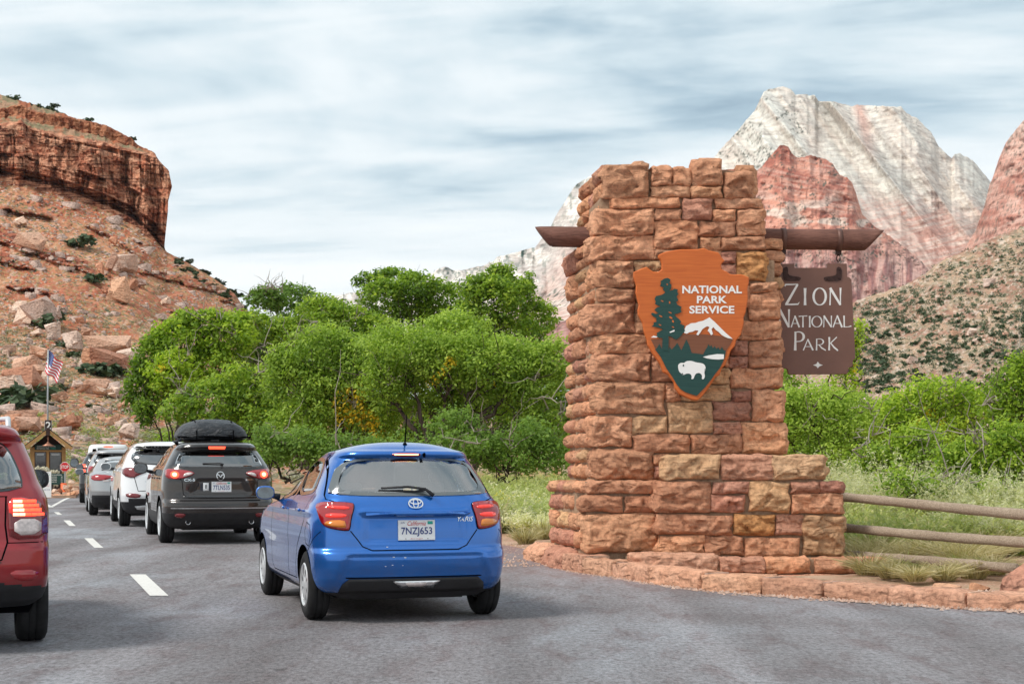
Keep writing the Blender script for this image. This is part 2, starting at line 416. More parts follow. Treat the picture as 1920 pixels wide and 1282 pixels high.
def cliff_col(px, py, D):
    base = cl_base(px); t = cl_top(px); f = np.clip((base-py)/(base-t), 0, 2)
    n = fbm(px/22, py/12, seed=60, o=4); st = fbm(px/4.5, py/60, seed=61, o=3); s2 = fbm(px/60, py/2.6, seed=62, o=3)
    c = lerp((.50, .185, .105), (.68, .335, .205), ss(.38, .62, n)); 
    varn = ss(.50, .64, st)*ss(.2, .5, f)*(1-ss(.98, 1.04, f)); c = lerp(c, (.30, .15, .11), varn*.2); q_ = _h(np.floor(px/11+2*vn(px/18, py/16, seed=69)).astype(np.int64), np.floor(f*5+1.2*vn(px/15, py/20, seed=77)).astype(np.int64), np.zeros(px.shape, np.int64), 9); c = c*(.78+.44*q_)[..., None]
    c = lerp(c, (.68, .39, .25), ss(.55, .68, fbm(px/14, py/10, seed=66))*.6)
    c = lerp(c, (.12, .045, .03), ss(.60, .66, s2)*.7*(f < 1.02))
    ck = np.abs(vn((px+5*vn(px/9, py/9, seed=64))/6.5, py/38, seed=63)-.5); c = lerp(c, (.09, .035, .025), (1-ss(.0, .045, ck))*.6*(f < 1.02))
    low = (f < .21)*ss(.5, .6, vn(px/40, py/2.2, seed=65)); c = lerp(c, (.17, .06, .04), low*.7)
    cap = ss(1.02, 1.06, f); up = (py < band_b(px)+1) & (py > band_t(px)-1)
    cs = lerp((.44, .27, .17), (.30, .26, .15), ss(.42, .6, fbm(px/8, py/4, seed=67, o=3)))
    cs = lerp(cs, (.47, .16, .08), ss(.5, .7, n))
    c = c*(1-cap[..., None])+cs*cap[..., None]
    c = np.where(up[..., None], lerp((.36, .13, .07), (.50, .22, .12), ss(.4, .6, vn(px/7, py/9, seed=68))), c)
    return c
M_cliff = rock_mat('red cliff sandstone', .5, .6, 1.6)
sheet('cliff', list(np.arange(-420, 318, 1.15))+list(np.arange(318, 350, 1.6)), cliff_prof, 240, cliff_disp, cliff_col, M_cliff)
# ---- white and red mountains on the right
def mount(name, cols, skyf, bot, D0, Dt, disp, colf, mat, rows=230, cutb=40):
    def prof(px):
        s = float(skyf(px))
        return [(bot+cutb, D0*.97), (bot, D0)]+[(bot+(s-bot)*t, D0+(Dt-D0)*t) for t in (.25, .5, .75, 1)]+[(s+14, Dt*1.12)]
    return sheet(name, cols, prof, rows, disp, colf, mat)
wm_sky = lambda x: np.interp(x, [850, 1000, 1100, 1180, 1260, 1335, 1350, 1383, 1390, 1400, 1415, 1432, 1440, 1470, 1484, 1492, 1505, 1528, 1535, 1560, 1600, 1608, 1660, 1690, 1700, 1722, 1745, 1760, 1784, 1790, 1800, 1812, 1825, 1840, 1855, 1880, 1960, 2100],
    [660, 580, 480, 430, 360, 303, 280, 246, 236, 225, 208, 172, 168, 162, 168, 178, 177, 179, 190, 190, 199, 197, 199, 200, 212, 224, 247, 275, 297, 289, 288, 294, 301, 320, 338, 360, 420, 480])+5*(fbm(x/6., 1.5, seed=70, o=3)-.5)
def rot(px, py, a): return px*math.cos(a)+py*math.sin(a), -px*math.sin(a)+py*math.cos(a)
def wm_disp(px, py, D):
    a, b = rot(px-1450, py-200, math.radians(56)); bend = .0022*(px-1450)*(py-200)*.5
    rid = np.abs(vn((b+.25*a*.35)/46+.35, a/420, seed=71)-.5)*2; r2 = fbm(b/16, a/90, seed=72, o=4); r3 = fbm(px/24, py/9, seed=73, o=4)
    left = 1-ss(1440, 1520, px-.45*(py-170))
    r4 = fbm(b/7, a/50, seed=79, o=3)
    return D*(1+.045*(rid-.5)*(1-.6*left)+.014*(r2-.5)+.004*(r3-.5)+.0025*(r4-.5)), 0*px
def wm_col(px, py, D):
    a, b = rot(px-1450, py-200, math.radians(56))
    n = fbm(b/14, a/60, seed=74, o=4); cb_ = fbm(px/50+.8*vn(px/30, py/20, seed=75), (py+.25*px)/3.2, seed=76, o=3)
    c = lerp((.52, .50, .455), (.68, .655, .59), ss(.38, .62, n)); c = lerp(c, (.50, .475, .44), ss(.56, .68, cb_)*.35)
    left = (1-ss(1440, 1500, px-.5*(py-170)))
    c = lerp(c, (.74, .72, .65), left*.6)
    # red staining climbs from below
    lim = 330+(px-1500)*.10+38*(fbm(b/10, a/80, seed=77, o=3)-.5)*2
    c = lerp(c, (.56, .31, .25), ss(lim, lim+70, py)*.72*(.55+.6*ss(.4, .6, cb_)))
    c = lerp(c, (.66, .55, .47), (1-ss(.0, .30, np.abs(vn(b/24, a/200, seed=78)-.5)))*.45)
    # a red notch under the flat summit
    c = lerp(c, (.55, .30, .24), np.exp(-((px-1612-.25*(py-205))/13)**2)*(1-ss(225, 330, py))*.7)
    # trees so far off that they are dots
    g = ss(.70, .735, vn(px/2.6, py/2.3, seed=80))*ss(.45, .6, fbm(px/30, py/22, seed=81))*(.15+1.2*left+.4*(1-ss(0, 26, py-wm_sky(px))))
    c = lerp(c, (.085, .10, .075), np.clip(g, 0, .9))
    ck = np.abs(vn(b/9, a/130, seed=82)-.5); c = lerp(c, (.33, .28, .26), (1-ss(0, .022, ck))*.6)
    return c
M_far = rock_mat('pale slickrock', .055, .35, 4, None, .8)
mount('mountain', np.concatenate([np.arange(850, 1200, 5), np.arange(1200, 2100, 1.6)]), wm_sky, 640, 2300, 3000, wm_disp, wm_col, M_far, 260)
rb_sky = lambda x: np.interp(x, [900, 1060, 1180, 1300, 1400, 1415, 1430, 1445, 1452, 1462, 1470, 1478, 1484, 1496, 1510, 1522, 1545, 1562, 1575, 1588, 1598, 1606, 1616, 1640, 1680, 1730, 1790, 1900], [660, 600, 500, 400, 345, 325, 310, 292, 284, 273, 271, 275, 287, 296, 294, 291, 297, 308, 328, 332, 342, 366, 400, 425, 450, 492, 560, 640])+3*(vn(x/4., 7.5, seed=90)-.5)
def rb_disp(px, py, D):
    r = fbm(px/26, py/20, seed=91, o=5, g=.55); v_ = np.abs(vn(px/18+.3*vn(px/9, py/12, seed=95), py/60, seed=92)-.5)
    low = ss(440, 480, py); col_ = np.round(vn(px/15, py/90, seed=93)*5)/5
    return D*(1+.022*(r-.5)-.014*(.5-v_)*2*.5+low*.010*(col_-.5)), 0*px
def rb_col(px, py, D):
    n = fbm(px/18, py/13, seed=94, o=4); s_ = fbm(px/60, (py-.2*px)/3.5, seed=96, o=3)
    c = lerp((.42, .155, .11), (.60, .29, .21), ss(.35, .62, n)); c = lerp(c, (.64, .42, .34), ss(.55, .72, s_)*.55)
    pale = ss(.5, .62, fbm(px/34, py/16, seed=97, o=4))*ss(345, 400, py)*(1-ss(440, 470, py)); c = lerp(c, (.70, .60, .51), pale*.8)
    low = ss(430, 500, py); c = lerp(c, lerp((.33, .16, .145), (.55, .36, .31), ss(.35, .6, fbm(px/8, py/40, seed=98, o=3))), low*.85)
    c = lerp(c, (.20, .10, .10), low*ss(.58, .68, fbm(px/4, py/50, seed=99, o=3))*.6)
    g = ss(.69, .73, vn(px/2.8, py/2.4, seed=100))*ss(.48, .6, fbm(px/20, py/14, seed=101)); c = lerp(c, (.08, .10, .075), g*.85)
    ck = np.abs(vn(px/7, py/26, seed=102)-.5); return lerp(c, (.17, .075, .06), (1-ss(0, .03, ck))*.65)
M_red = rock_mat('far red sandstone', .06, .5, 3.5, None, .7)
mount('red_butte', np.concatenate([np.arange(900, 1300, 5), np.arange(1300, 1900, 1.5)]), rb_sky, 650, 1500, 1900, rb_disp, rb_col, M_red, 230)
rp_sky = lambda x: np.interp(x, [1700, 1740, 1770, 1800, 1815, 1830, 1838, 1846, 1856, 1862, 1872, 1886, 1900, 1920, 1960, 2050, 2200], [640, 560, 515, 480, 455, 430, 408, 385, 345, 330, 300, 268, 249, 224, 190, 150, 170])+4*(vn(x/5., 3.5, seed=110)-.5)
def rp_col(px, py, D):
    n = fbm(px/20, py/12, seed=111, o=4); c = lerp((.44, .19, .14), (.58, .33, .26), ss(.35, .6, n))
    c = lerp(c, (.66, .55, .47), (1-ss(225, 300, py))*.6); s_ = fbm(px/50, (py+.3*px)/3, seed=112, o=3); c = lerp(c, (.68, .49, .41), ss(.55, .7, s_)*.5)
    return lerp(c, (.10, .11, .085), ss(.72, .75, vn(px/2.8, py/2.4, seed=113))*.7)
mount('mountain', np.arange(1700, 2200, 2), rp_sky, 660, 1900, 2350, lambda px, py, D: (D*(1+.025*(fbm(px/26, py/16, seed=114, o=5, g=.55)-.5)), 0*px), rp_col, M_red, 180)
lm_sky = lambda x: np.interp(x, [600, 760, 812, 822, 836, 850, 870, 900, 925, 932, 985, 1003, 1012, 1030, 1040, 1055, 1075, 1085, 1105, 1130, 1200, 1300], [560, 530, 512, 503, 500, 507, 505, 499, 490, 482, 468, 464, 452, 432, 408, 385, 352, 343, 331, 330, 365, 430])+4*(fbm(x/7., 4.5, seed=120, o=3)-.5)
def lm_disp(px, py, D):
    v_ = np.abs(vn(px/22+.4*vn(px/15, py/20, seed=121), py/70, seed=122)-.5)*2
    return D*(1+.018*(v_-.5)+.012*(fbm(px/20, py/16, seed=123, o=4)-.5)), 0*px
def lm_col(px, py, D):
    n = fbm(px/16, py/14, seed=124, o=4); c = lerp((.55, .50, .46), (.76, .72, .66), ss(.35, .6, n))
    d = py-lm_sky(px); c = lerp(c, (.58, .41, .35), ss(40, 130, d)*.8); c = lerp(c, (.50, .25, .22), ss(160, 215, d+.15*(px-1000))*.75*ss(.35, .55, fbm(px/9, py/26, seed=125)))
    c = lerp(c, (.19, .22, .19), ss(.55, .64, fbm(px/5, py/7, seed=126, o=3))*(1-ss(6, 40, d))*.75+ss(.64, .7, fbm(px/7, py/8, seed=127, o=3))*.55)
    return lerp(c, (.30, .17, .17), ss(.6, .7, fbm(px/3.5, py/45, seed=128, o=2))*ss(120, 190, d)*.6)
mount('mountain', np.arange(600, 1300, 1.8), lm_sky, 680, 3000, 3700, lm_disp, lm_col, M_far, 190)
# ---- scrub covered slope on the right
rs_sky = lambda x: np.interp(x, [500, 900, 1300, 1450, 1560, 1610, 1640, 1700, 1735, 1760, 1790, 1830, 1860, 1920, 2050, 2300], [845, 790, 690, 630, 585, 562, 552, 533, 512, 492, 478, 462, 447, 424, 385, 340])+2*(vn(x/6., 3.1, seed=130)-.5)
RS_D = lambda t: 240+260*t
def rs_prof(px):
    s = float(rs_sky(px)); b = 880
    return [(b+40, 200), (b, RS_D(0))]+[(b+(s-b)*t, RS_D(t)) for t in (.2, .4, .6, .8, 1)]+[(s+10, 600)]
def rs_disp(px, py, D):
    a, b = rot(px, py, math.radians(38))
    return D*(1+.016*(np.abs(vn(b/45, a/120, seed=131)-.5)*2-.5)+.006*(fbm(px/12, py/8, seed=132, o=3)-.5)), 0*px
def rs_col(px, py, D):
    n = fbm(px/26, py/16, seed=133, o=4); c = lerp((.36, .20, .14), (.46, .315, .215), ss(.4, .6, n)); c = lerp(c, (.63, .52, .43), ss(.56, .7, fbm(px/5, py/3, seed=134, o=3))*.8)
    return lerp(c, (.27, .25, .17), ss(.52, .68, fbm(px/6, py/4, seed=135, o=3))*.6)
M_rs = rock_mat('dry slope soil', .4, 0, 1.2, [(.5, .27, (.17, .17, .11)), (.8, .2, (.6, .48, .4))])
sheet('hill_slope', np.concatenate([np.arange(500, 1500, 8), np.arange(1500, 2300, 2.2)]), rs_prof, 240, rs_disp, rs_col, M_rs)
# ------------------------------------------------------------------ near ground, road, markings
def asphalt_mat():
    k = NT('asphalt'); k.set(.82, spec=.3); p = k.co(False)
    big = k.noise(.35, k.map(p, (1, .5, 1), (0, 0, .33)), 5, .6, .6); mid = k.noise(1.6, k.map(p, (2.2, .7, 1), (0, 0, .33)), 6, .62, .5); fine = k.noise(26, k.map(p, (1, .45, 1)), 6, .85)
    agg = k.vor(60, p)
    c = k.ramp(big, [(.34, (.165, .150, .150)), (.5, (.215, .207, .211)), (.64, (.27, .28, .295))])
    c = k.mix(k.math('MULTIPLY', k.ramp(mid, [(.50, (0, 0, 0)), (.70, (1, 1, 1))]), .6), c, (.115, .075, .072))
    c = k.mix(1.0, c, k.ramp(fine, [(.34, (.36, .35, .36)), (.5, (1, 1, 1)), (.66, (1.55, 1.55, 1.6))]), 'MULTIPLY')
    c = k.mix(k.math('LESS_THAN', agg, .16), c, (.40, .35, .34))
    crack = k.vor(.42, k.map(p, (1, .6, 1)), 'DISTANCE_TO_EDGE'); wob = k.noise(2.2, p, 5, .7)
    q = k.n('TexVoronoi'); q.feature = 'DISTANCE_TO_EDGE'; q.inputs['Scale'].default_value = .33
    mxv = k.n('VectorMath', operation='ADD'); k.l(p, mxv.inputs[0]); nn = k.n('TexNoise'); nn.inputs['Scale'].default_value = 1.3; nn.inputs['Detail'].default_value = 5; k.l(p, nn.inputs['Vector'])
    k.l(nn.outputs['Color'], mxv.inputs[1]); k.l(mxv.outputs[0], q.inputs['Vector'])
    tr = k.noise(.9, k.map(p, (1, .03, 1), (0, 0, .33)), 3, .5); c = k.mix(1.0, c, k.ramp(tr, [(.38, (.80, .80, .81)), (.6, (1.10, 1.10, 1.12))]), 'MULTIPLY')
    du = k.n('Attribute'); du.attribute_name = 'dust'; c = k.mix(k.math('MULTIPLY', du.outputs['Fac'], k.ramp(mid, [(.30, (.35, .35, .35)), (.6, (1, 1, 1))]), True), c, (.27, .155, .135))
    dr = k.vor(1.3, p); c = k.mix(k.math('MULTIPLY', k.math('LESS_THAN', dr, .055), .6), c, (.05, .045, .045))
    k.col(c); k.bump(k.math("ADD", fine, k.math('MULTIPLY', agg, .4)), .65, .012)
    k.l(k.ramp(big, [(.35, (.9, .9, .9)), (.65, (.62, .62, .62))]), k.b.inputs['Roughness']); return k.m
def soil_mat():
    k = NT('red sandy soil'); k.set(.97, spec=.05); p = k.co(False)
    a = k.noise(.5, p, 6, .6); b = k.noise(7, p, 6, .7); v = k.vor(22, p)
    c = k.ramp(a, [(.34, (.30, .185, .12)), (.5, (.42, .25, .175)), (.66, (.50, .35, .25))])
    c = k.mix(k.ramp(b, [(.52, (0, 0, 0)), (.68, (1, 1, 1))]), c, (.24, .22, .12))
    c = k.mix(k.math('LESS_THAN', v, .22), c, (.55, .40, .31)); k.col(c); k.bump(b, .8, .05); return k.m
M_road = asphalt_mat(); M_soil = soil_mat()
def graded(lo, hi, fine_lo, fine_hi, st, big):
    a = list(np.arange(fine_lo, fine_hi, st)); x = fine_lo; s = st; L_ = []
    while x > lo: s = min(s*1.35, big); x -= s; L_.append(x)
    x = a[-1]; s = st; R_ = []
    while x < hi: s = min(s*1.35, big); x += s; R_.append(x)
    return np.array(L_[::-1]+a+R_)
gx = graded(-6000, 6000, -40, 40, .8, 900); gy = graded(-60, 9000, 0, 110, .8, 900)
GX, GY = np.meshgrid(gx, gy, indexing='ij')
road_gz = np.interp(GY, [0, 14, 24, 30, 36, 48, 60, 80, 140], [0, 0, .05, .10, .10, .05, -.04, -.30, -.6])
edge_x = np.interp(GY, [0, 13, 15, 17.3, 22, 27, 47, 75, 140], [9, 7, 5.0, 1.8, .45, -1.2, -9, -20, -46])
off = GX-edge_x
GZ = road_gz-.03+np.where(off > 0, .06*ss(.2, 1.2, off)+.10*(fbm(GX/1.6, GY/1.6, seed=140)-.5)*ss(.3, 2, off), 0)-1.2*ss(6, 26, off)*ss(20, 60, GY)
GZ = GZ-2.5*ss(60, 200, GY)*ss(-10, 30, GX)
I = np.arange(GX.size).reshape(GX.shape)
tag(mobj('ground', np.stack([GX, GY, GZ], -1).reshape(-1, 3), np.stack([I[:-1, :-1], I[1:, :-1], I[1:, 1:], I[:-1, 1:]], -1).reshape(-1, 4), M_soil, smooth=True), kind='structure')
ys = np.concatenate([np.arange(-12, 60, .5), np.arange(60, 121, 1.5)])
us = np.linspace(0, 1, 60)
le = np.interp(ys, [-12, 0, 24, 80, 121], [-16, -17, -22, -42, -56]); re = np.interp(ys, [-12, 0, 13, 15, 17.3, 22, 27, 47, 75, 121], [14, 12.5, 8.2, 5.2, 2.0, .45, -1.2, -9, -20, -38])
RX = le[:, None]+(re-le)[:, None]*us[None]; RX[:, -1] += .10*(vn(ys*1.7, 0, seed=3)-.5)
RY = np.repeat(ys[:, None], 60, 1); RZ = np.interp(RY, [0, 14, 24, 30, 36, 48, 60, 80, 140], [0, 0, .05, .10, .10, .05, -.04, -.30, -.6])
I = np.arange(RX.size).reshape(RX.shape)
tag(mobj('road', np.stack([RX, RY, RZ], -1).reshape(-1, 3), np.stack([I[:-1, :-1], I[:-1, 1:], I[1:, 1:], I[1:, :-1]], -1).reshape(-1, 4), M_road, smooth=True, attr={'dust': np.exp(-(re[:, None]-RX)/1.3).ravel()}), kind='structure')
def paint_mat():
    k = NT('worn road paint'); k.set(.6, spec=.3); p = k.co(False); f = k.noise(26, p, 6, .8)
    k.col(k.ramp(f, [(.34, (.25, .23, .22)), (.40, (.62, .60, .56)), (.7, (.76, .74, .70))])); return k.m
M_paint = paint_mat()
def marking(corners, label, group=None):
    V = []; n = 9
    c = [G(*q) for q in corners]
    for i in range(n+1):
        t = i/n
        for s_ in (0, .5, 1):
            a = (c[0]*(1-t)+c[3]*t)*(1-s_)+(c[1]*(1-t)+c[2]*t)*s_; V.append((a[0], a[1], gz(a[1])+.006))
    Fc = [(i*3+j, i*3+j+1, i*3+j+4, i*3+j+3) for i in range(n) for j in (0, 1)]
    return tag(mobj('lane_marking', V, Fc, M_paint), label, 'road marking', group)
marking([(281, 1117), (316, 1117), (273, 1077), (243, 1077)], 'nearest white lane dash, on the asphalt between the red and blue cars', 'white lane dashes')
marking([(177, 1027), (194, 1027), (174, 1009), (158, 1009)], 'second white lane dash beyond the red car', 'white lane dashes')
marking([(130, 986), (142, 986), (131, 975.5), (119, 975.5)], 'third white lane dash, small, beside the white SUV', 'white lane dashes')
marking([(108, 965), (117, 965), (110, 960), (101, 960)], 'farthest short white lane dash before the V shaped marking', 'white lane dashes')
vm = empty('v_marking'); tag(vm, 'white V shaped marking on the road in front of the booth island', 'road marking')
for q in ([(92, 951), (101, 951), (74, 938), (68, 938)], [(92, 951), (102, 949), (136, 932), (129, 932)]):
    o = marking(q, None); o.name = 'stroke'; o.parent = vm
    for k_ in ('category', 'label', 'group'):
        if k_ in o: del o[k_]
# ------------------------------------------------------------------ sandstone
def stone_mat(name, a, b, c_, stain=.5, sc=1.):
    k = NT(name); k.set(.95, spec=.12); p = k.map(k.co(False), (sc, sc, sc)); oi = k.n('ObjectInfo')
    f1 = k.noise(2.6, p, 5, .6, .5); f2 = k.noise(22, p, 8, .7); band = k.noise(7, k.map(p, (.5, .5, 5), (.12, .18, 0)), 5, .6, .7)
    c = k.ramp(f1, [(.32, a), (.5, b), (.68, c_)]); rnd2 = k.math('FRACT', k.math('MULTIPLY', oi.outputs['Random'], 7.31)); c = k.mix(k.ramp(rnd2, [(.45, (0, 0, 0)), (1, (.55, .55, .55))]), c, (.66, .42, .24))
    c = k.mix(.55, c, k.ramp(band, [(.35, tuple(x*.72 for x in b)), (.62, tuple(min(1, x*1.22) for x in b))]))
    c = k.mix(1.0, c, k.ramp(f2, [(.33, (.60, .56, .55)), (.5, (1, 1, 1)), (.70, (1.25, 1.22, 1.2))]), 'MULTIPLY')
    c = k.mix(1.0, c, k.ramp(oi.outputs['Random'], [(0, (.80, .76, .76)), (.5, (1, 1, 1)), (1, (1.16, 1.12, 1.06))]), 'MULTIPLY')
    dk = k.noise(1.7, k.map(p, (1, 1, 2)), 6, .65, 1.); c = k.mix(k.math('MULTIPLY', k.ramp(dk, [(.60, (0, 0, 0)), (.72, (1, 1, 1))]), stain), c, tuple(x*.38 for x in a))
    k.col(c); h = k.math('ADD', f2, k.math('MULTIPLY', k.noise(75, p, 4, .7), .5))
    q = k.n('TexNoise'); q.noise_type = 'RIDGED_MULTIFRACTAL'; q.inputs['Scale'].default_value = 5.5; q.inputs['Detail'].default_value = 5; q.inputs['Roughness'].default_value = .6; q.inputs['Distortion'].default_value = .8; q.normalize = True
    k.l(k.map(p, (1, 1, 1.9), (.2, .3, .4)), q.inputs['Vector']); b1 = k.n('Bump'); b1.inputs['Strength'].default_value = 1.; b1.inputs['Distance'].default_value = .07/sc; k.l(q.outputs['Fac'], b1.inputs['Height'])
    k.bump(h, .9, .022/sc, b1.outputs[0]); return k.m
S_red = stone_mat('red sandstone', (.44, .19, .105), (.61, .305, .18), (.73, .425, .275))
S_tan = stone_mat('tan sandstone', (.48, .28, .15), (.60, .365, .205), (.68, .45, .28), .3)
S_pur = stone_mat('purple brown sandstone', (.38, .165, .115), (.50, .24, .17), (.60, .32, .23))
S_org = stone_mat('orange sandstone', (.46, .20, .08), (.55, .27, .11), (.60, .34, .17), .25)
S_curb = stone_mat('curb sandstone', (.50, .25, .155), (.63, .345, .23), (.70, .43, .305), .45)
S_pale = stone_mat('pale pink sandstone', (.52, .34, .26), (.66, .48, .38), (.76, .61, .52), .25)
BR = stone_mat('weathered red boulder', (.38, .16, .10), (.52, .26, .17), (.64, .38, .27), .6, .16); BT = stone_mat('weathered tan boulder', (.48, .27, .18), (.62, .38, .27), (.74, .52, .40), .6, .16); BW = stone_mat('weathered pale boulder', (.54, .37, .29), (.68, .52, .43), (.80, .68, .60), .5, .16)
BM = dict(r=BR, c=BT, w=BW)
S = dict(r=S_red, t=S_tan, p=S_pur, o=S_org, c=S_curb, w=S_pale)
def mortar_mat():
    k = NT('mortar'); k.set(.97, spec=.05); p = k.co(False); f = k.noise(16, p, 7, .75)
    k.col(k.ramp(f, [(.3, (.24, .15, .095)), (.55, (.40, .27, .18)), (.75, (.50, .37, .27))])); k.bump(f, .9, .03); return k.m
M_mortar = mortar_mat()
def chip_stone(x0, x1, z0, z1, yf, yb, bulge=.07, seed=0, left=0., right=0., top=0., round_=0., cell=.021, xform=None, name='stone', mat=None, parent=None, bot=False, poly=None):
    """a quarry faced block: the face is the lower envelope of randomly tilted fracture planes"""
    r = np.random.RandomState(seed); W, H, Dp = x1-x0, z1-z0, yb-yf
    nx, nz, ny = [int(np.clip(round(a/cell), 3, m)) for a, m in ((W, 44), (H, 28), (Dp/1.6, 8))]
    V = {}; Vl = []; Fc = []
    def vid(i, j, k):
        q = (i, j, k)
        if q not in V: V[q] = len(Vl); Vl.append(q)
        return V[q]
    for i in range(nx):
        for k in range(nz): Fc.append([vid(i, 0, k), vid(i+1, 0, k), vid(i+1, 0, k+1), vid(i, 0, k+1)]); Fc.append([vid(i, ny, k), vid(i, ny, k+1), vid(i+1, ny, k+1), vid(i+1, ny, k)])
    for j in range(ny):
        for k in range(nz): Fc.append([vid(0, j+1, k), vid(0, j, k), vid(0, j, k+1), vid(0, j+1, k+1)]); Fc.append([vid(nx, j, k), vid(nx, j+1, k), vid(nx, j+1, k+1), vid(nx, j, k+1)])
        for i in range(nx): Fc.append([vid(i, j, nz), vid(i+1, j, nz), vid(i+1, j+1, nz), vid(i, j+1, nz)]); Fc.append([vid(i, j+1, 0), vid(i+1, j+1, 0), vid(i+1, j, 0), vid(i, j, 0)])
    A = np.array(Vl, float)/np.array([nx, ny, nz]); u_, v_, w_ = A.T
    e = .10*(vn(A[:, 0]*4, A[:, 2]*3, seed=seed)-.5)
    # uneven outline
    xl = x0+W*.0*u_; X_ = x0+W*u_; Z_ = z0+H*w_; Y_ = yf+Dp*v_
    jx, jz = min(.020, W*.05), min(.016, H*.07)
    X_ = X_+jx*(vn(w_*3, v_*2, seed=seed+1)-.5)*2*np.abs(2*u_-1); Z_ = Z_+jz*(vn(u_*4, v_*2, seed=seed+2)-.5)*2*np.abs(2*w_-1)
    tilt = r.uniform(-.03, .03)*H; Z_ = Z_+tilt*(u_-.5)*2*(np.abs(2*w_-1))
    def env(a, b, wa, wb, bl, sd):
        rr = np.random.RandomState(sd); f = np.full(len(a), bl)
        K_ = int(np.clip(wa*wb/.017, 4, 30)); ca = rr.uniform(0, 1, K_)*wa; cb_ = rr.uniform(0, 1, K_)*wb; A_, B_ = a*wa, b*wb
        A_ = A_+.02*(vn(A_/.06, B_/.06, seed=sd+3)-.5); an = rr.uniform(0, 6.28, K_); sl = rr.uniform(.2, .95, K_); hh_ = bl*(.25+.75*rr.rand(K_)**.8)*(1-.35*np.abs(cb_/wb-.45))
        dist = (A_[:, None]-ca)**2*.45+(B_[:, None]-cb_)**2; ii = np.argsort(dist, 1)[:, :3]
        pl = hh_[ii]+sl[ii]*((A_[:, None]-ca[ii])*np.cos(an[ii])+(B_[:, None]-cb_[ii])*np.sin(an[ii]))
        d1 = np.take_along_axis(dist, ii, 1)**.5; wgt = np.exp(-(d1-d1[:, :1])/.0018); f = (pl*wgt).sum(1)/wgt.sum(1)
        ed = np.minimum(np.minimum(a, 1-a)*wa, np.minimum(b, 1-b)*wb)
        f = np.clip(f, bl*.12, bl*1.1)
        f = np.minimum(f, ed*rr.uniform(1.1, 2.2)+bl*.10)
        if round_: 
            q = np.clip(1-(np.abs(2*a-1)**2.6+np.abs(2*b-1)**2.6), 0, 1)**.5; f = f*(1-round_)+bl*q*round_
        return f
    fr = v_ < 1e-6
    f = env(u_, w_, W, H, bulge, seed+11)+.016*(fbm(X_/.13, Z_/.09, seed=seed+5, o=3)-.5)+.016*(np.abs(vn((X_+.3*Z_)/.10, Z_/.06, seed=seed+6)-.5)*2-.5)
    Y_ = np.where(fr, Y_-np.maximum(f, .0), Y_)
    if left:
        le_ = u_ < 1e-6; g = env(v_, w_, Dp, H, left, seed+21)+.014*(fbm(Y_/.09, Z_/.06, seed=seed+7, o=3)-.5); g = np.where(fr, g*.35, g); X_ = np.where(le_, X_-g, X_)
    if right:
        re_ = u_ > 1-1e-6; g = env(v_, w_, Dp, H, right, seed+31); g = np.where(fr, g*.35, g); X_ = np.where(re_, X_+g, X_)
    if top:
        te = w_ > 1-1e-6; g = env(u_, v_, W, Dp, top, seed+41)+.010*(fbm(X_/.08, Y_/.08, seed=seed+8, o=3)-.5); g = np.where(fr, g*.3, g); Z_ = np.where(te, Z_+g, Z_)
    if poly is not None:          # bilinear skew of the outline: four (x, z) corners bl, br, tr, tl
        P4 = np.array(poly, float); s_ = (X_-x0)/W; t_ = (Z_-z0)/H
        s_, t_ = s_[:, None], t_[:, None]
        q = P4[0]*(1-s_)*(1-t_)+P4[1]*s_*(1-t_)+P4[2]*s_*t_+P4[3]*(1-s_)*t_; X_, Z_ = q[:, 0], q[:, 1]
    Pn = np.stack([X_, Y_, Z_], 1)
    if xform is not None: Pn = xform(Pn)
    return mobj(name, Pn, np.array(Fc), mat or S['r'], parent)
K = 1.127; D0 = 16.5*K
mono = empty('stone_monument', tuple(P(1300, 1045, 17*K))); MO = np.array(mono.location)
tag(mono, 'tall stepped entrance pillar of rough red sandstone blocks with a low wing wall', 'monument')
def shift(V): return V-MO
sd = [100]
def front(rects, d, org=(990, 280), sc=2.914, depth=.30, bulge=.075, first_left=0):
    for q in rects:
        x0, y0, x1, y1 = q[:4]; m = q[4] if len(q) > 4 else 'r'; opt = q[5] if len(q) > 5 else {}
        a = P(org[0]+x0/sc, org[1]+y0/sc, d); b = P(org[0]+x1/sc, org[1]+y1/sc, d); sd[0] += 13
        o = dict(left=0., right=0., top=0., round_=0.); o.update(opt); bl = .85*o.pop('bulge', bulge*random.Random(sd[0]).uniform(.75, 1.25)); dy = o.pop('dy', 0)
        chip_stone(a[0]-.005, b[0]+.005, b[2]-.004, a[2]+.004, d+dy, d+dy+depth, bl, sd[0], mat=S[m], parent=mono, xform=shift, **o)
R = dict(right=.03); Lf = dict(left=.07)
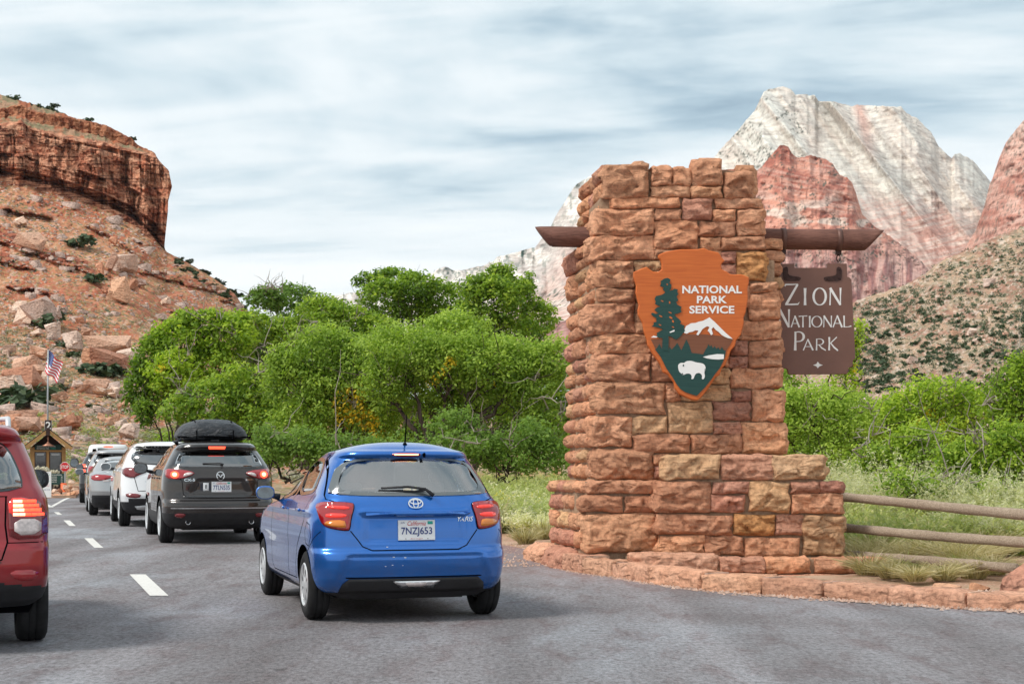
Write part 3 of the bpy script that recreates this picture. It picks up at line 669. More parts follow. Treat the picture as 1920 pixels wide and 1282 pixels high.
front([
 (420, 80, 662, 262, 'r', dict(left=.08, top=.04, bulge=.11)), (677, 97, 785, 199, 'r', dict(top=.02)), (790, 99, 890, 199, 'r', dict(top=.02)),
 (893, 60, 1059, 201, 'r', dict(top=.03, round_=.4, bulge=.10)), (674, 204, 884, 263, 'r'), (888, 206, 1059, 267, 'r'), (1070, 124, 1224, 268, 'r', dict(right=.04, bulge=.10)),
 (1062, 90, 1170, 121, 'p', dict(dy=.25)), (1018, 84, 1064, 118, 't', dict(dy=.22)),
 (462, 267, 832, 320, 'r', dict(left=.05, bulge=.08)), (848, 270, 1007, 386, 'p'), (1023, 270, 1278, 322, 'r', R), (692, 328, 834, 388, 'r'), (1012, 330, 1133, 392, 'r'), (1143, 330, 1286, 469, 'r', dict(right=.03, bulge=.09)),
 (365, 328, 681, 468, 'r', dict(left=.10, bulge=.10)), (692, 393, 928, 546, 'r'), (938, 396, 1133, 476, 'r'), (942, 482, 1048, 553, 'r'), (1056, 478, 1292, 546, 'r', R),
 (345, 476, 686, 604, 'r', dict(left=.09, bulge=.09)), (692, 552, 860, 604, 'r'), (865, 552, 1050, 604, 'r'), (1056, 563, 1134, 625, 'p'), (1056, 630, 1134, 716, 'p'), (1141, 565, 1303, 718, 'o', dict(right=.03, bulge=.08)),
 (582, 612, 728, 664, 't'), (378, 611, 574, 755, 'r', dict(left=.09, bulge=.09)), (398, 761, 590, 834, 'r', dict(left=.06)), (585, 670, 760, 755, 'r'), (595, 760, 760, 834, 'r'), (765, 612, 1050, 740, 'r'), (770, 745, 1000, 860, 'p'), (1005, 745, 1204, 860, 'r'),
 (325, 842, 582, 1006, 'r', dict(left=.10, bulge=.10)), (588, 842, 760, 1006, 'r'), (765, 865, 980, 1006, 'r'), (985, 865, 1160, 1040, 'r'), (1212, 728, 1362, 780, 'r', R), (1210, 786, 1370, 931, 'r', dict(right=.03, bulge=.09)), (1166, 938, 1373, 1040, 'r', R),
 (375, 1013, 657, 1115, 'r', Lf), (662, 1012, 860, 1115, 'r'), (865, 1012, 980, 1190, 'p'), (985, 1046, 1100, 1190, 'r'), (1106, 1048, 1198, 1126, 'p'), (1095, 1133, 1198, 1193, 'p'), (1206, 1046, 1380, 1190, 'r', dict(right=.03, bulge=.09)),
 (365, 1121, 670, 1268, 'r', dict(left=.09, bulge=.09)), (676, 1121, 862, 1268, 'r'), (868, 1196, 1104, 1282, 't'), (1112, 1199, 1382, 1305, 'r', R)], D0)
front([
 (380, 52, 745, 222, 'r', dict(left=.10, bulge=.10)), (752, 50, 830, 152, 'r'), (836, 66, 1105, 148, 't'), (765, 157, 1005, 323, 't', dict(bulge=.05)), (1113, 96, 1216, 152, 'p'), (1012, 157, 1212, 255, 'p'), (1224, 92, 1395, 262, 'r', dict(right=.03, bulge=.09)),
 (345, 236, 559, 400, 'r', dict(left=.09, bulge=.09)), (567, 236, 754, 328, 't'), (1010, 266, 1161, 328, 'p'), (1168, 272, 1410, 440, 'r', dict(right=.03, bulge=.09)), (574, 335, 882, 435, 'r'), (889, 333, 1163, 435, 'r'),
 (375, 412, 682, 578, 'r', dict(left=.10, round_=.5, bulge=.11)), (687, 443, 770, 500, 'r'), (687, 505, 770, 578, 'p')], D0, (990, 700))
PD = 16.22*K
front([
 (335, 589, 702, 654, 'r', dict(left=.06, top=.01)), (300, 666, 519, 753, 'r', dict(left=.06)), (526, 668, 700, 755, 'r'), (318, 765, 716, 972, 'r', dict(left=.10, round_=.45, bulge=.12))], PD, (990, 700))
WD = 15.98*K
front([
 (757, 450, 1049, 578, 't', dict(left=.06, top=.012, bulge=.08)), (1055, 450, 1336, 578, 'p', dict(top=.012)), (1341, 450, 1626, 578, 't', dict(right=.05, top=.012)),
 (700, 592, 998, 760, 'r', dict(left=.06, round_=.2, bulge=.09)), (1004, 592, 1200, 655, 'p'), (1210, 592, 1428, 752, 't', dict(bulge=.08)), (1004, 665, 1186, 755, 'p'),
 (706, 770, 1116, 877, 'r', dict(left=.05)), (1124, 770, 1345, 880, 'o', dict(poly=None, bulge=.08)), (720, 886, 958, 986, 'r', dict(left=.05)), (967, 888, 1176, 990, 'r'), (1184, 893, 1480, 1000, 'r')], WD, (990, 700))
front([
 (228, 295, 415, 370, 'p'), (420, 295, 573, 370, 'p', dict(right=.04)), (238, 378, 572, 508, 'r', dict(right=.04)), (122, 516, 300, 648, 'p'), (306, 522, 576, 785, 't', dict(right=.05, bulge=.10))], WD, (1420, 820), 3.562)
front([(560, 995, 1040, 1100, 'c', dict(top=.02, bulge=.05)), (1048, 1012, 1294, 1086, 'p', dict(top=.015)), (1302, 1012, 1540, 1086, 'r', dict(top=.015))], 15.55*K, (990, 700))
front([(388, 812, 874, 903, 'r', dict(top=.015, right=.05, bulge=.09))], 15.55*K, (1420, 820), 3.562)
front([(-330, 912, -70, 960, 'c'), (-64, 912, 140, 975, 'c'), (150, 916, 572, 1000, 'c', dict(bulge=.05)), (592, 918, 884, 1010, 'c', dict(right=.04))], 15.5*K, (1420, 820), 3.562)
# left face of the pillar: its own row of stones for every course
def face_run(pa, pb, courses, n, seed, bulge, parent, mats='rrrprrt'):
    pa, pb = np.array(pa, float), np.array(pb, float); Ld = pb-pa; Ln = np.linalg.norm(Ld); t = Ld/Ln; nrm = np.array([t[1], -t[0]])
    rr = random.Random(seed)
    for ci, (z0, z1) in enumerate(courses):
        cuts = [0]; k = n+(rr.random() < .35)
        for j in range(1, k): cuts.append((j+rr.uniform(-.22, .22))/k)
        cuts.append(1)
        for j in range(k):
            a0, a1 = cuts[j]*Ln+.008, cuts[j+1]*Ln-.008
            segs = [(z0, z1)] if (z1-z0 < .27 or rr.random() < .45) else [(z0, (z0+z1)/2-.006), ((z0+z1)/2+.006, z1)]
            for s0, s1 in segs:
                sd[0] += 7
                def xf(V):
                    g = pa[None]+V[:, :1]*t[None]+(-V[:, 1:2])*nrm[None]
                    return np.concatenate([g, V[:, 2:]], 1)-MO
                chip_stone(a0, a1, s0+.006, s1-.006, rr.uniform(-.035, .03), .24, bulge*rr.uniform(.7, 1.3), sd[0], round_=.35, xform=xf, mat=S[rr.choice(mats)], parent=parent, cell=.045)
def zpx(y, d): return EYE+(HY-y)*d/F
yA = lambda y: 280+y/2.914
yB = lambda y: 700+y/2.914
c_up = [(262, 75), (325, 262), (400, 330), (470, 404)]
c_lo = [(604, 476), (755, 611), (834, 761), (925, 842), (1006, 930), (1115, 1013), (1195, 1121), (1268, 1199)]
c_lb = [(136, 52), (222, 140), (315, 236), (400, 320), (490, 412), (578, 494)]
cu = [(zpx(yA(a), D0), zpx(yA(b), D0)) for a, b in c_up]; clo = [(zpx(yA(a), D0), zpx(yA(b), D0)) for a, b in c_lo]+[(zpx(yB(a), D0), zpx(yB(b), D0)) for a, b in c_lb]
def XY(px, d): return ((px-CX)*d*K/F, d*K)
face_run(XY(1088, 17.9), XY(1133, 16.62), cu, 3, 5, .07, mono)
face_run(XY(1066, 18.0), XY(1115, 16.62), clo, 3, 6, .08, mono)
cpd = [(zpx(yB(a), PD), zpx(yB(b), PD)) for a, b in ((655, 589), (753, 666), (860, 765), (960, 866))]
face_run(XY(1033, 17.7), XY(1098, 16.3), cpd, 3, 8, .08, mono)
# right flank and back, seen only from elsewhere
allc = clo+cu
face_run(XY(1462, 16.62), ((1462-CX)*D0/F+.08, 18.0*K), clo[:8], 3, 9, .06, mono); face_run(XY(1416, 16.62), ((1416-CX)*D0/F+.06, 17.9*K), cu, 3, 10, .06, mono)
def prism(plan, z0, z1, name, mat, parent):
    n = len(plan); V = [(x, y, z0) for x, y in plan]+[(x, y, z1) for x, y in plan]
    Fc = [tuple(range(n))[::-1], tuple(range(n, 2*n))]+[(i, (i+1) % n, n+(i+1) % n, n+i) for i in range(n)]
    return MB().add(np.array(V)-(MO if parent is mono else 0), Fc).build(name, mat, parent)
def core(pl, z0, z1): prism([q if q[1] > 17.99 or i < 2 else (q[0]*K, q[1]*K) for i, q in enumerate(pl)], z0, z1, 'mortar', M_mortar, mono)
core([XY(1119, 16.53), XY(1452, 16.53), (2.93, 17.98), (.70, 17.98)], zpx(905, D0), zpx(yA(604), D0), )
core([XY(1126, 16.54), XY(1424, 16.54), (2.76, 17.88), (.83, 17.88)], zpx(yA(606), D0), zpx(yA(262), D0))
core([XY(1136, 16.56), XY(1404, 16.56), (2.64, 17.8), (.90, 17.8)], zpx(yA(264), D0), zpx(yA(112), D0))
core([XY(1100, 16.25), XY(1240, 16.25), (1.7, 17.6), (.5, 17.6)], -.1, zpx(yB(592), PD))
core([XY(1252, 16.01), XY(1544, 16.01), (3.35, 16.5), (1.66, 16.5)], -.1, zpx(yB(453), WD))
core([XY(1236, 16.013), XY(1577, 16.013), (3.53, 16.6), (1.6, 16.6)], -.1, zpx(yB(594), WD))
core([XY(1190, 15.58), XY(1660, 15.58), (3.9, 16.6), (1.2, 16.6)], -.15, zpx(yB(1016), 15.55*K))
core([XY(1040, 16.9), XY(1240, 15.95), (1.7, 17.2), (.6, 17.9)], -.1, .20)
# ------------------------------------------------------------------ curb
curb = empty('stone_curb', tuple(P(1400, 1110, 15))); tag(curb, 'curved kerb of long pale red sandstone blocks along the asphalt below the monument', 'curb')
CO = np.array(curb.location)
cb_px = [(988, 1046), (1022, 1056), (1054, 1067), (1092, 1074), (1148, 1081), (1217, 1093), (1314, 1106), (1427, 1115), (1541, 1123), (1666, 1132), (1812, 1142), (1945, 1147), (2110, 1150)]
hh = [.22, .24, .25, .21, .20, .21, .20, .185, .18, .17, .16, .16]
for i in range(len(cb_px)-1):
    a = G(*cb_px[i]); b = G(*cb_px[i+1]); t = (b-a)[:2]; Ln = np.linalg.norm(t); t = t/Ln; nr = np.array([t[1], -t[0]])
    if nr[1] > 0: nr = -nr
    def xf(V, a=a, t=t, nr=nr):
        g = a[None, :2]+V[:, :1]*t[None]-V[:, 1:2]*nr[None]; return np.concatenate([g, V[:, 2:]], 1)-CO
    rough = i < 2
    chip_stone(.008, Ln-.008, -.05, hh[i]*.9, 0, .34, .022 if not rough else .10, 900+i*31, top=.012 if not rough else .07, xform=xf, mat=S['c'] if i not in (1,) else S['p'], parent=curb, cell=.04, round_=.3 if rough else 0.)
    MB().box((0, 0, 0), (.03, .30, hh[i]*.9), np.array([[t[0], nr[0], 0], [t[1], nr[1], 0], [0, 0, 1.]])).build('mortar', S['w'], curb).location = tuple(np.array([*(b[:2]-nr*.20), hh[i]*.45])-CO)
# ------------------------------------------------------------------ timber beam with the hanging sign
def wood_mat(name, a, b, sc=(1, 14, 14), bumpv=.5, rough=.7):
    k = NT(name); k.set(rough, spec=.3); p = k.co(); f = k.noise(3.2, k.map(p, sc), 6, .65, .8); g = k.noise(1.2, p, 3)
    c = k.ramp(f, [(.30, tuple(x*.45 for x in a)), (.42, a), (.66, b)]); k.col(k.mix(.35, c, k.ramp(g, [(.3, a), (.7, b)]))); k.bump(f, bumpv, .02); return k.m
M_beam = wood_mat('dark brown log', (.10, .042, .030), (.22, .10, .072))
M_rust = simple('rusty iron', (.055, .030, .026), .6, .6, var=.4, vsc=20, bump=.4)
M_strap = simple('brown painted strap', (.13, .065, .05), .5, .3)
beam = empty('log_beam', tuple(P(1330, 448, 17.2*K))); BO = np.array(beam.location); tag(beam, 'dark brown round log beam running through the top of the stone pillar', 'beam')
xa, ya = P(1118, 445, 17.4), P(1440, 450, 17.1)
def beam_pt(px):
    t = (px-1003)/(1655-1003); d = (17.45-t*.5)*K; return P(px, 443.5+t*7, d)
V = []; n = 28; rings = [(1003, 1), (1012, 1)]+[(x, 0) for x in np.linspace(1035, 1610, 26)]+[(1648, -1), (1657, -1)]
for qi, (px, e) in enumerate(rings):
    c0 = beam_pt(px); r0 = .133 if qi not in (0, len(rings)-1) else .127
    for j in range(n):
        q = 2*math.pi*j/n; rr_ = r0*(1+.05*(vn(px/40, q*2, seed=200)-.5)); dz = rr_*math.sin(q)
        xs = (-.9*(dz-r0) if e == 1 else (.9*(dz-r0)+.0 if e == -1 else 0))
        if e == 1: xs = .10*(1-dz/r0)**1.0
        if e == -1: xs = -.12*(1-dz/r0)
        V.append((c0[0]+xs, c0[1]+rr_*math.cos(q), c0[2]+dz))
Fc = [(i*n+j, i*n+(j+1) % n, (i+1)*n+(j+1) % n, (i+1)*n+j) for i in range(len(rings)-1) for j in range(n)]+[tuple(range(n))[::-1], tuple((len(rings)-1)*n+j for j in range(n))]
mobj('log', np.array(V)-BO, Fc, M_beam, beam, True)
for px in (1468, 1572):
    c0 = beam_pt(px)-BO
    m = MB(); m.lathe([(.136, -.03), (.144, -.03), (.144, .03), (.136, .03), (.136, -.03)], 28, 'X', c0); m.build('strap', M_strap, beam, True)
    MB().box(c0+(0, 0, -.165), (.075, .03, .06), bev=.004).build('bracket', M_rust, beam)
zs = empty('park_name_sign', tuple(P(1530, 600, 19.16))); ZO = np.array(zs.location)
tag(zs, 'brown hanging wooden sign with white words Zion National Park under the log beam', 'sign')
zc_ = lambda x, y: tuple(P(1160+x/3.692, 440+y/3.692, 19.16)[[0, 2]]-ZO[[0, 2]])
M_brown = simple('brown sign paint', (.175, .085, .062), .45, var=.10, vsc=3); M_edge = simple('dark sign edge', (.05, .028, .024), .6); M_white = simple('white sign paint', (.82, .81, .78), .4)
zo = [(1080, 202), (1216, 200), (1219, 229), (1444, 229), (1446, 200), (1580, 200), (1584, 290), (1600, 296), (1613, 312), (1625, 580), (1640, 856), (1624, 866), (1618, 912), (1592, 922), (1582, 964), (1176, 966), (1168, 930), (1130, 918), (1122, 870), (1085, 860), (1072, 580), (1064, 335), (1062, 305), (1086, 290)]
extrude_poly([zc_(*q) for q in zo], 0, .055, 'board', M_brown, zs, bev=.006)
def ribbon2(pts, ws):
    pts = [np.array(p, float) for p in pts]; Lf_, Rt = [], []
    for i, p in enumerate(pts):
        t = pts[min(i+1, len(pts)-1)]-pts[max(i-1, 0)]; t /= np.linalg.norm(t)+1e-9; nn = np.array([-t[1], t[0]]); Lf_.append(p+nn*ws[i]/2); Rt.append(p-nn*ws[i]/2)
    return Lf_, Rt
def arc(cx, cz, rx, rz, a0, a1, n=14): return [(cx+rx*math.cos(a), cz+rz*math.sin(a)) for a in np.linspace(a0, a1, n)]
PI = math.pi
GL = {'Z': [([(-.02, .90), (.06, .965), (.5, .965), (.97, .985)], (.12, .07, .06, .03)), ([(.93, .97), (.10, .05)], (.10, .13)), ([(.02, .04), (.5, .05), (.96, .06), (1.06, .16)], (.05, .08, .07, .02))],
 'I': [([(.5, 0), (.5, .5), (.5, 1)], (.17, .12, .18))], 'T': [([(.5, 0), (.5, .5), (.5, .96)], (.15, .11, .12)), ([(0, .93), (.5, .965), (1, .97)], (.10, .06, .09))],
 'L': [([(.1, 1), (.12, .5), (.12, .0)], (.15, .11, .12)), ([(.08, .03), (.6, .035), (1.0, .11)], (.06, .06, .10))],
 'N': [([(.05, 0), (.08, .5), (.08, .98)], (.09, .07, .08)), ([(.06, 1), (.90, .02)], (.16, .13)), ([(.90, 0), (.90, .5), (.91, 1)], (.07, .07, .12))],
 'A': [([(.0, 0), (.48, 1)], (.12, .07)), ([(.45, 1), (1, 0)], (.13, .16)), ([(.2, .33), (.78, .33)], (.06, .06))],
 'P': [([(.1, 0), (.12, .5), (.12, .98)], (.15, .11, .11)), ([(.1, .95)]+arc(.42, .72, .46, .25, PI/2, -PI/2)+[(.1, .46)], [.05]+[.06, .06, .07, .09, .11, .13, .14, .14, .13, .11, .09, .07, .06, .05]+[.05])],
 'R': [([(.1, 0), (.12, .5), (.12, .98)], (.15, .11, .11)), ([(.1, .95)]+arc(.38, .72, .40, .25, PI/2, -PI/2)+[(.1, .46)], [.05]+[.06, .06, .07, .09, .11, .13, .14, .14, .13, .11, .09, .07, .06, .05]+[.05]), ([(.32, .48), (.62, .2), (1.02, .0)], (.10, .13, .10))],
 'K': [([(.1, 0), (.12, .5), (.12, 1)], (.15, .11, .15)), ([(.92, 1), (.14, .46)], (.09, .07)), ([(.26, .56), (.6, .25), (1.04, -.02)], (.08, .13, .12))],
 'O': [(arc(.5, .5, .46, .47, PI/2, PI*2.5, 33), [.05+.09*abs(math.sin(a)) for a in np.linspace(0, 2*PI, 33)])]}
def letter(ch, box, mapf, y, mat, parent):
    x0, y0, x1, y1 = box; W_, H_ = x1-x0, y1-y0; V = []; Fc = []
    for si, (pts, ws) in enumerate(GL[ch]):
        sc_ = abs(H_)*.95; A_, B_ = ribbon2([(x0+W_*p[0], y0+H_*p[1]) for p in pts], [w_*sc_ for w_ in ws]); k = len(V)
        for a, b in zip(A_, B_):
            for q in (a, b): m = mapf(*q); V.append((m[0], y-.0004*si, m[1]))
        Fc += [(k+2*i, k+2*i+1, k+2*i+3, k+2*i+2) for i in range(len(A_)-1)]
    return mobj('letter', V, Fc, mat, parent)
def word(chs, boxes, mapf, y, mat, parent):
    for ch, b in zip(chs, boxes): letter(ch, b, mapf, y, mat, parent)
word('ZION', [(1150, 490, 1245, 340), (1270, 488, 1310, 370), (1345, 490, 1437, 366), (1458, 488, 1543, 368)], zc_, -.003, M_white, zs)
word('NATIONAL', [(1108, 642, 1186, 516), (1194, 641, 1250, 560), (1246, 641, 1305, 560), (1305, 641, 1340, 562), (1335, 641, 1408, 562), (1416, 641, 1478, 560), (1484, 641, 1546, 558), (1554, 641, 1610, 560)], zc_, -.003, M_white, zs)
word('PARK', [(1214, 801, 1290, 668), (1278, 800, 1345, 722), (1362, 800, 1432, 718), (1450, 800, 1515, 708)], zc_, -.003, M_white, zs)
extrude_poly([zc_(*q) for q in ((1345, 902), (1368, 894), (1378, 878), (1390, 894), (1413, 902), (1390, 910), (1378, 924), (1368, 910))], -.004, -.001, 'diamond', M_white, zs)
for s_, xx in ((1, 1150), (-1, 1530)):
    q = [(xx, 225), (xx+s_*14, 222), (xx+s_*22, 235), (xx+s_*22, 280), (xx+s_*60, 288), (xx+s_*108, 294), (xx+s_*112, 308), (xx+s_*95, 322), (xx+s_*10, 322), (xx-s_*14, 310), (xx-s_*14, 235)]
    o = extrude_poly([zc_(*p) for p in smoothpoly(q, 1)], -.010, -.001, 'corner_plate', M_rust, zs)
    for (bx, by) in ((xx+s_*4, 240), (xx+s_*4, 300), (xx+s_*88, 306)):
        c0 = zc_(bx, by); MB().lathe([(.0001, -.008), (.008, -.006), (.011, 0)], 10, 'Y', (c0[0], -.012, c0[1])).build('bolt', M_rust, zs, True)
for px in (1468, 1572):       # ring and hook that carry the sign
    c0 = P(px, 484, 19.18)-ZO
    t = [(c0[0]+.022*math.cos(a), c0[1], c0[2]+.045*math.sin(a)) for a in np.linspace(0, 2*PI, 15)]; MB().tube(t, .007, 6, False).build('ring', M_rust, zs, True)
    MB().tube([c0+(0, 0, .03), c0+(0, 0, .11)], .016, 8).build('hook', M_rust, zs, True)
# ------------------------------------------------------------------ arrowhead emblem
ah = empty('arrowhead_sign', tuple(P(1298, 600, 18.26))); AO = np.array(ah.location); tag(ah, 'orange arrowhead shaped emblem board with tree, bison and snowy peak on the pillar front', 'sign')
ac = lambda x, y: tuple(P(1160+x/3.692, 440+y/3.692, 18.26)[[0, 2]]-AO[[0, 2]])
def board_mat(name, a, b):
    k = NT(name); k.set(.5, spec=.35); p = k.co(); f = k.noise(2.5, k.map(p, (1, 1, 22)), 5, .6, .3); k.col(k.ramp(f, [(.35, a), (.65, b)])); k.bump(f, .15, .01); return k.m
M_or = board_mat('orange emblem paint', (.50, .110, .022), (.60, .150, .030)); M_rim = board_mat('orange rim paint', (.56, .135, .035), (.66, .18, .05))
M_teal = board_mat('dark green emblem paint', (.012, .050, .044), (.018, .066, .056)); M_ebr = board_mat('brown emblem paint', (.17, .062, .030), (.21, .080, .040))
outl = [(275, 140), (300, 127), (330, 117), (360, 111), (430, 101), (500, 101), (545, 100), (590, 91), (608, 100), (625, 109), (690, 122), (705, 138), (715, 158), (735, 180), (718, 196), (710, 210), (715, 238), (735, 250), (752, 256), (770, 271), (800, 276), (845, 273), (870, 280), (903, 295), (903, 330), (893, 372), (897, 440), (880, 538), (866, 572), (868, 612), (848, 690), (815, 730), (805, 770), (778, 800), (755, 862), (735, 905), (715, 925), (700, 968), (672, 985), (640, 1033), (612, 1075), (572, 1125), (545, 1146), (500, 1140), (460, 1122), (420, 1103), (390, 1062), (382, 1020), (358, 990), (345, 970), (308, 950), (288, 895), (240, 830), (202, 765), (195, 725), (178, 680), (165, 612), (135, 555), (132, 520), (140, 488), (118, 400), (122, 350), (103, 292), (103, 258), (130, 246), (160, 232), (195, 222), (215, 240), (240, 255), (272, 257), (298, 240), (298, 200), (290, 175), (276, 160)]
extrude_poly([ac(*q) for q in outl], 0, .075, 'board', M_or, ah, bev=.012)
def flat(poly, y, name, mat, sm=0):
    if sm: poly = smoothpoly(poly, sm)
    return extrude_poly([ac(*q) for q in poly], -y, -y+.0035, name, mat, ah)
flat([(222, 724), (300, 722), (452, 690), (500, 690), (600, 690), (700, 700), (790, 724), (775, 755), (740, 810), (500, 850), (260, 800)], .006, 'brown_field', M_ebr)
teal = [(250, 792), (262, 788), (282, 755), (298, 790), (345, 800), (352, 775), (366, 795), (378, 782), (390, 770), (405, 748), (420, 775), (433, 800), (450, 765), (468, 724), (488, 765), (505, 818), (585, 828), (600, 795), (612, 780), (620, 757), (632, 775), (640, 762), (652, 785), (664, 770), (676, 790), (690, 778), (700, 798), (714, 776), (728, 800), (742, 805), (736, 842), (722, 880), (700, 922), (668, 962), (640, 1002), (596, 1058), (540, 1115), (505, 1104), (462, 1090), (425, 1066), (398, 1030), (372, 985), (330, 925), (290, 845)]
flat(teal, .010, 'green_field', M_teal)
tree = [(340, 300), (358, 312), (352, 335), (365, 350), (362, 372), (352, 388), (372, 385), (385, 374), (410, 380), (405, 395), (413, 412), (400, 428), (412, 455), (398, 465), (405, 485), (435, 500), (428, 520), (436, 535), (405, 548), (385, 552), (398, 568), (418, 585), (432, 602), (425, 618), (458, 630), (450, 645), (459, 665), (438, 690), (425, 705), (400, 726), (380, 720), (372, 708), (345, 704), (345, 805), (298, 800), (304, 716), (280, 715), (258, 705), (266, 690), (262, 680), (285, 668), (306, 655), (280, 645), (258, 640), (228, 636), (242, 622), (240, 610), (262, 602), (258, 588), (262, 578), (238, 565), (222, 550), (232, 540), (255, 548), (275, 545), (246, 522), (262, 505), (290, 497), (270, 490), (250, 480), (256, 465), (248, 445), (258, 425), (285, 420), (305, 413), (322, 400), (305, 380), (312, 366), (285, 357), (292, 340), (290, 322), (305, 312), (318, 304)]
flat(tree, .014, 'tree', M_teal)
snow = [(452, 680), (455, 655), (466, 632), (485, 622), (500, 613), (530, 611), (555, 602), (580, 597), (605, 585), (628, 572), (645, 588), (662, 602), (700, 640), (740, 680), (790, 722), (755, 716), (730, 705), (712, 694), (690, 672), (672, 660), (655, 640), (642, 655), (652, 686), (640, 696), (626, 675), (615, 665), (628, 640), (612, 634), (596, 642), (578, 655), (566, 675), (550, 697), (537, 690), (552, 664), (530, 662), (510, 672), (490, 675), (470, 686)]
flat(snow, .012, 'snowy_peak', M_white)
flat([(222, 712), (240, 699), (268, 706), (262, 713)], .018, 'snow_patch', M_white); flat([(350, 674), (385, 658), (386, 670), (356, 680)], .018, 'snow_patch', M_white)
flat([(583, 846), (622, 835), (680, 826), (728, 828), (727, 860), (690, 864), (650, 862), (610, 856)], .014, 'lake', M_white)
bis = [(410, 905), (418, 892), (432, 886), (452, 888), (462, 878), (480, 873), (505, 873), (535, 884), (565, 887), (590, 895), (601, 915), (602, 940), (592, 955), (597, 980), (588, 1001), (573, 999), (578, 975), (560, 955), (535, 960), (525, 975), (517, 999), (500, 999), (507, 982), (495, 962), (470, 960), (452, 970), (438, 968), (430, 958), (420, 950), (412, 930)]
flat(bis, .014, 'bison', M_white, 1)
for ex, ey, rx, ry in ((447, 905, 5, 8), (440, 962, 6, 4)): flat([(ex+rx*math.cos(a), ey+ry*math.sin(a)) for a in np.linspace(0, 2*PI, 9)[:-1]], .018, 'eye', M_teal)
flat([(596, 925), (600, 925), (598, 950), (592, 960), (594, 945)], .018, 'tail', M_teal)
for ex, ey, rx, ry in ((300, 460, 10, 4), (335, 345, 5, 6), (290, 565, 12, 5), (360, 575, 12, 7), (375, 600, 7, 9), (355, 540, 12, 4), (262, 665, 5, 4), (375, 640, 9, 4), (352, 470, 5, 9), (285, 625, 10, 4)):
    flat([(ex+rx*math.cos(a), ey+ry*math.sin(a)+.4*rx*math.cos(a)) for a in np.linspace(0, 2*PI, 9)[:-1]], .0175, 'gap', M_or)
# lower rim, proud of the board
rim_o = [(178, 680), (195, 725), (202, 765), (240, 830), (288, 895), (308, 950), (345, 970), (358, 990), (382, 1020), (390, 1062), (420, 1103), (460, 1122), (500, 1140), (545, 1146), (572, 1125), (612, 1075), (640, 1033), (672, 985), (700, 968), (715, 925), (735, 905), (755, 862), (778, 800), (805, 770), (815, 730), (848, 690)]
for s_, yy, txt in ((0, 408, 'NATIONAL'), (1, 475, 'PARK'), (2, 545, 'SERVICE')):
    x0, x1, yt, yb = [(440, 853, 352, 407), (541, 750, 423, 475), (489, 801, 492, 546)][s_]
    V2, Fc, _ = text2d(txt, 0, .028); a = ac(x0, yb); b = ac(x1, yt)
    mobj('lettering', [(a[0]+v[0]*(b[0]-a[0]), -.004, a[1]+v[1]*(b[1]-a[1])) for v in V2], Fc, M_white, ah)
MB().box((0, .16, .25), (.5, .18, .06)).build('wall_bracket', M_rust, ah); MB().box((0, .16, -.2), (.3, .18, .06)).build('wall_bracket', M_rust, ah)
# ------------------------------------------------------------------ rail fence
fence = empty('rail_fence', tuple(P(1720, 1060, 17))); FO = np.array(fence.location); tag(fence, 'weathered grey round rail fence sloping down from the stone wing wall', 'fence')
M_rail = wood_mat('weathered rail', (.24, .17, .12), (.56, .45, .34), (1.5, 22, 22), 1., .9)
for a, b, ra, rb in (((1560, 930, 18.9), (2010, 972, 15.4), .056, .060), ((1560, 988, 18.9), (2010, 1024, 15.4), .056, .058), ((1540, 1034, 18.9), (1905, 1065, 16.0), .052, .054)):
    p0, p1 = P(*a)-FO, P(*b)-FO; k = 16
    pts = [p0+(p1-p0)*i/k+np.array([0, .01*math.sin(i*.5), .006*math.sin(i*.4+a[1])]) for i in range(k+1)]
    MB().tube(pts, [ra+(rb-ra)*i/k+.004*math.sin(i*2.1) for i in range(k+1)], 14).build('rail', M_rail, fence, True)
for q in ((1566, 1050, 18.98), (2000, 1080, 15.5)):
    p0 = P(*q)-FO; MB().tube([p0-(0, 0, .3), p0+(0, 0, .9)], .085, 12).build('post', M_rail, fence, True)
# ------------------------------------------------------------------ loose rocks
def boulder(loc, sx, sy, sz, seed, mat, label, group=None, name='boulder', rz=None, n=3, tiltv=.25):
    r = np.random.RandomState(seed); bm = bmesh.new(); bmesh.ops.create_icosphere(bm, subdivisions=n, radius=1)
    V = np.array([v.co[:] for v in bm.verts]); Fc = [[v.index for v in f.verts] for f in bm.faces]; bm.free()
    V = V/np.maximum(np.abs(V).max(1, keepdims=True), .001)*.9*.8+V*.1
    for _ in range(8):
        nn = r.normal(size=3); nn /= np.linalg.norm(nn); h = r.uniform(.34, .72); d_ = V@nn; V = V-np.outer(np.maximum(d_-h, 0), nn)
    V = V*(1+.07*(fbm(V[:, 0]*2.2, V[:, 1]*2.2, V[:, 2]*2.2, seed, 4)-.5)[:, None])
    V *= np.array([sx, sy, sz])/2*1.15
    t1, t2 = r.uniform(-tiltv, tiltv, 2); V = V@np.array(Matrix.Rotation(t1, 3, 'X')).T@np.array(Matrix.Rotation(t2, 3, 'Y')).T
    V[:, 2] -= V[:, 2].min()*.45
    o = link(name, mesh_data(name, V, np.array(Fc), [mat], False), None, tuple(loc), r.uniform(-.5, .5) if rz is None else rz)
    return tag(o, label, 'rock' if name != 'boulder' else 'boulder', group)
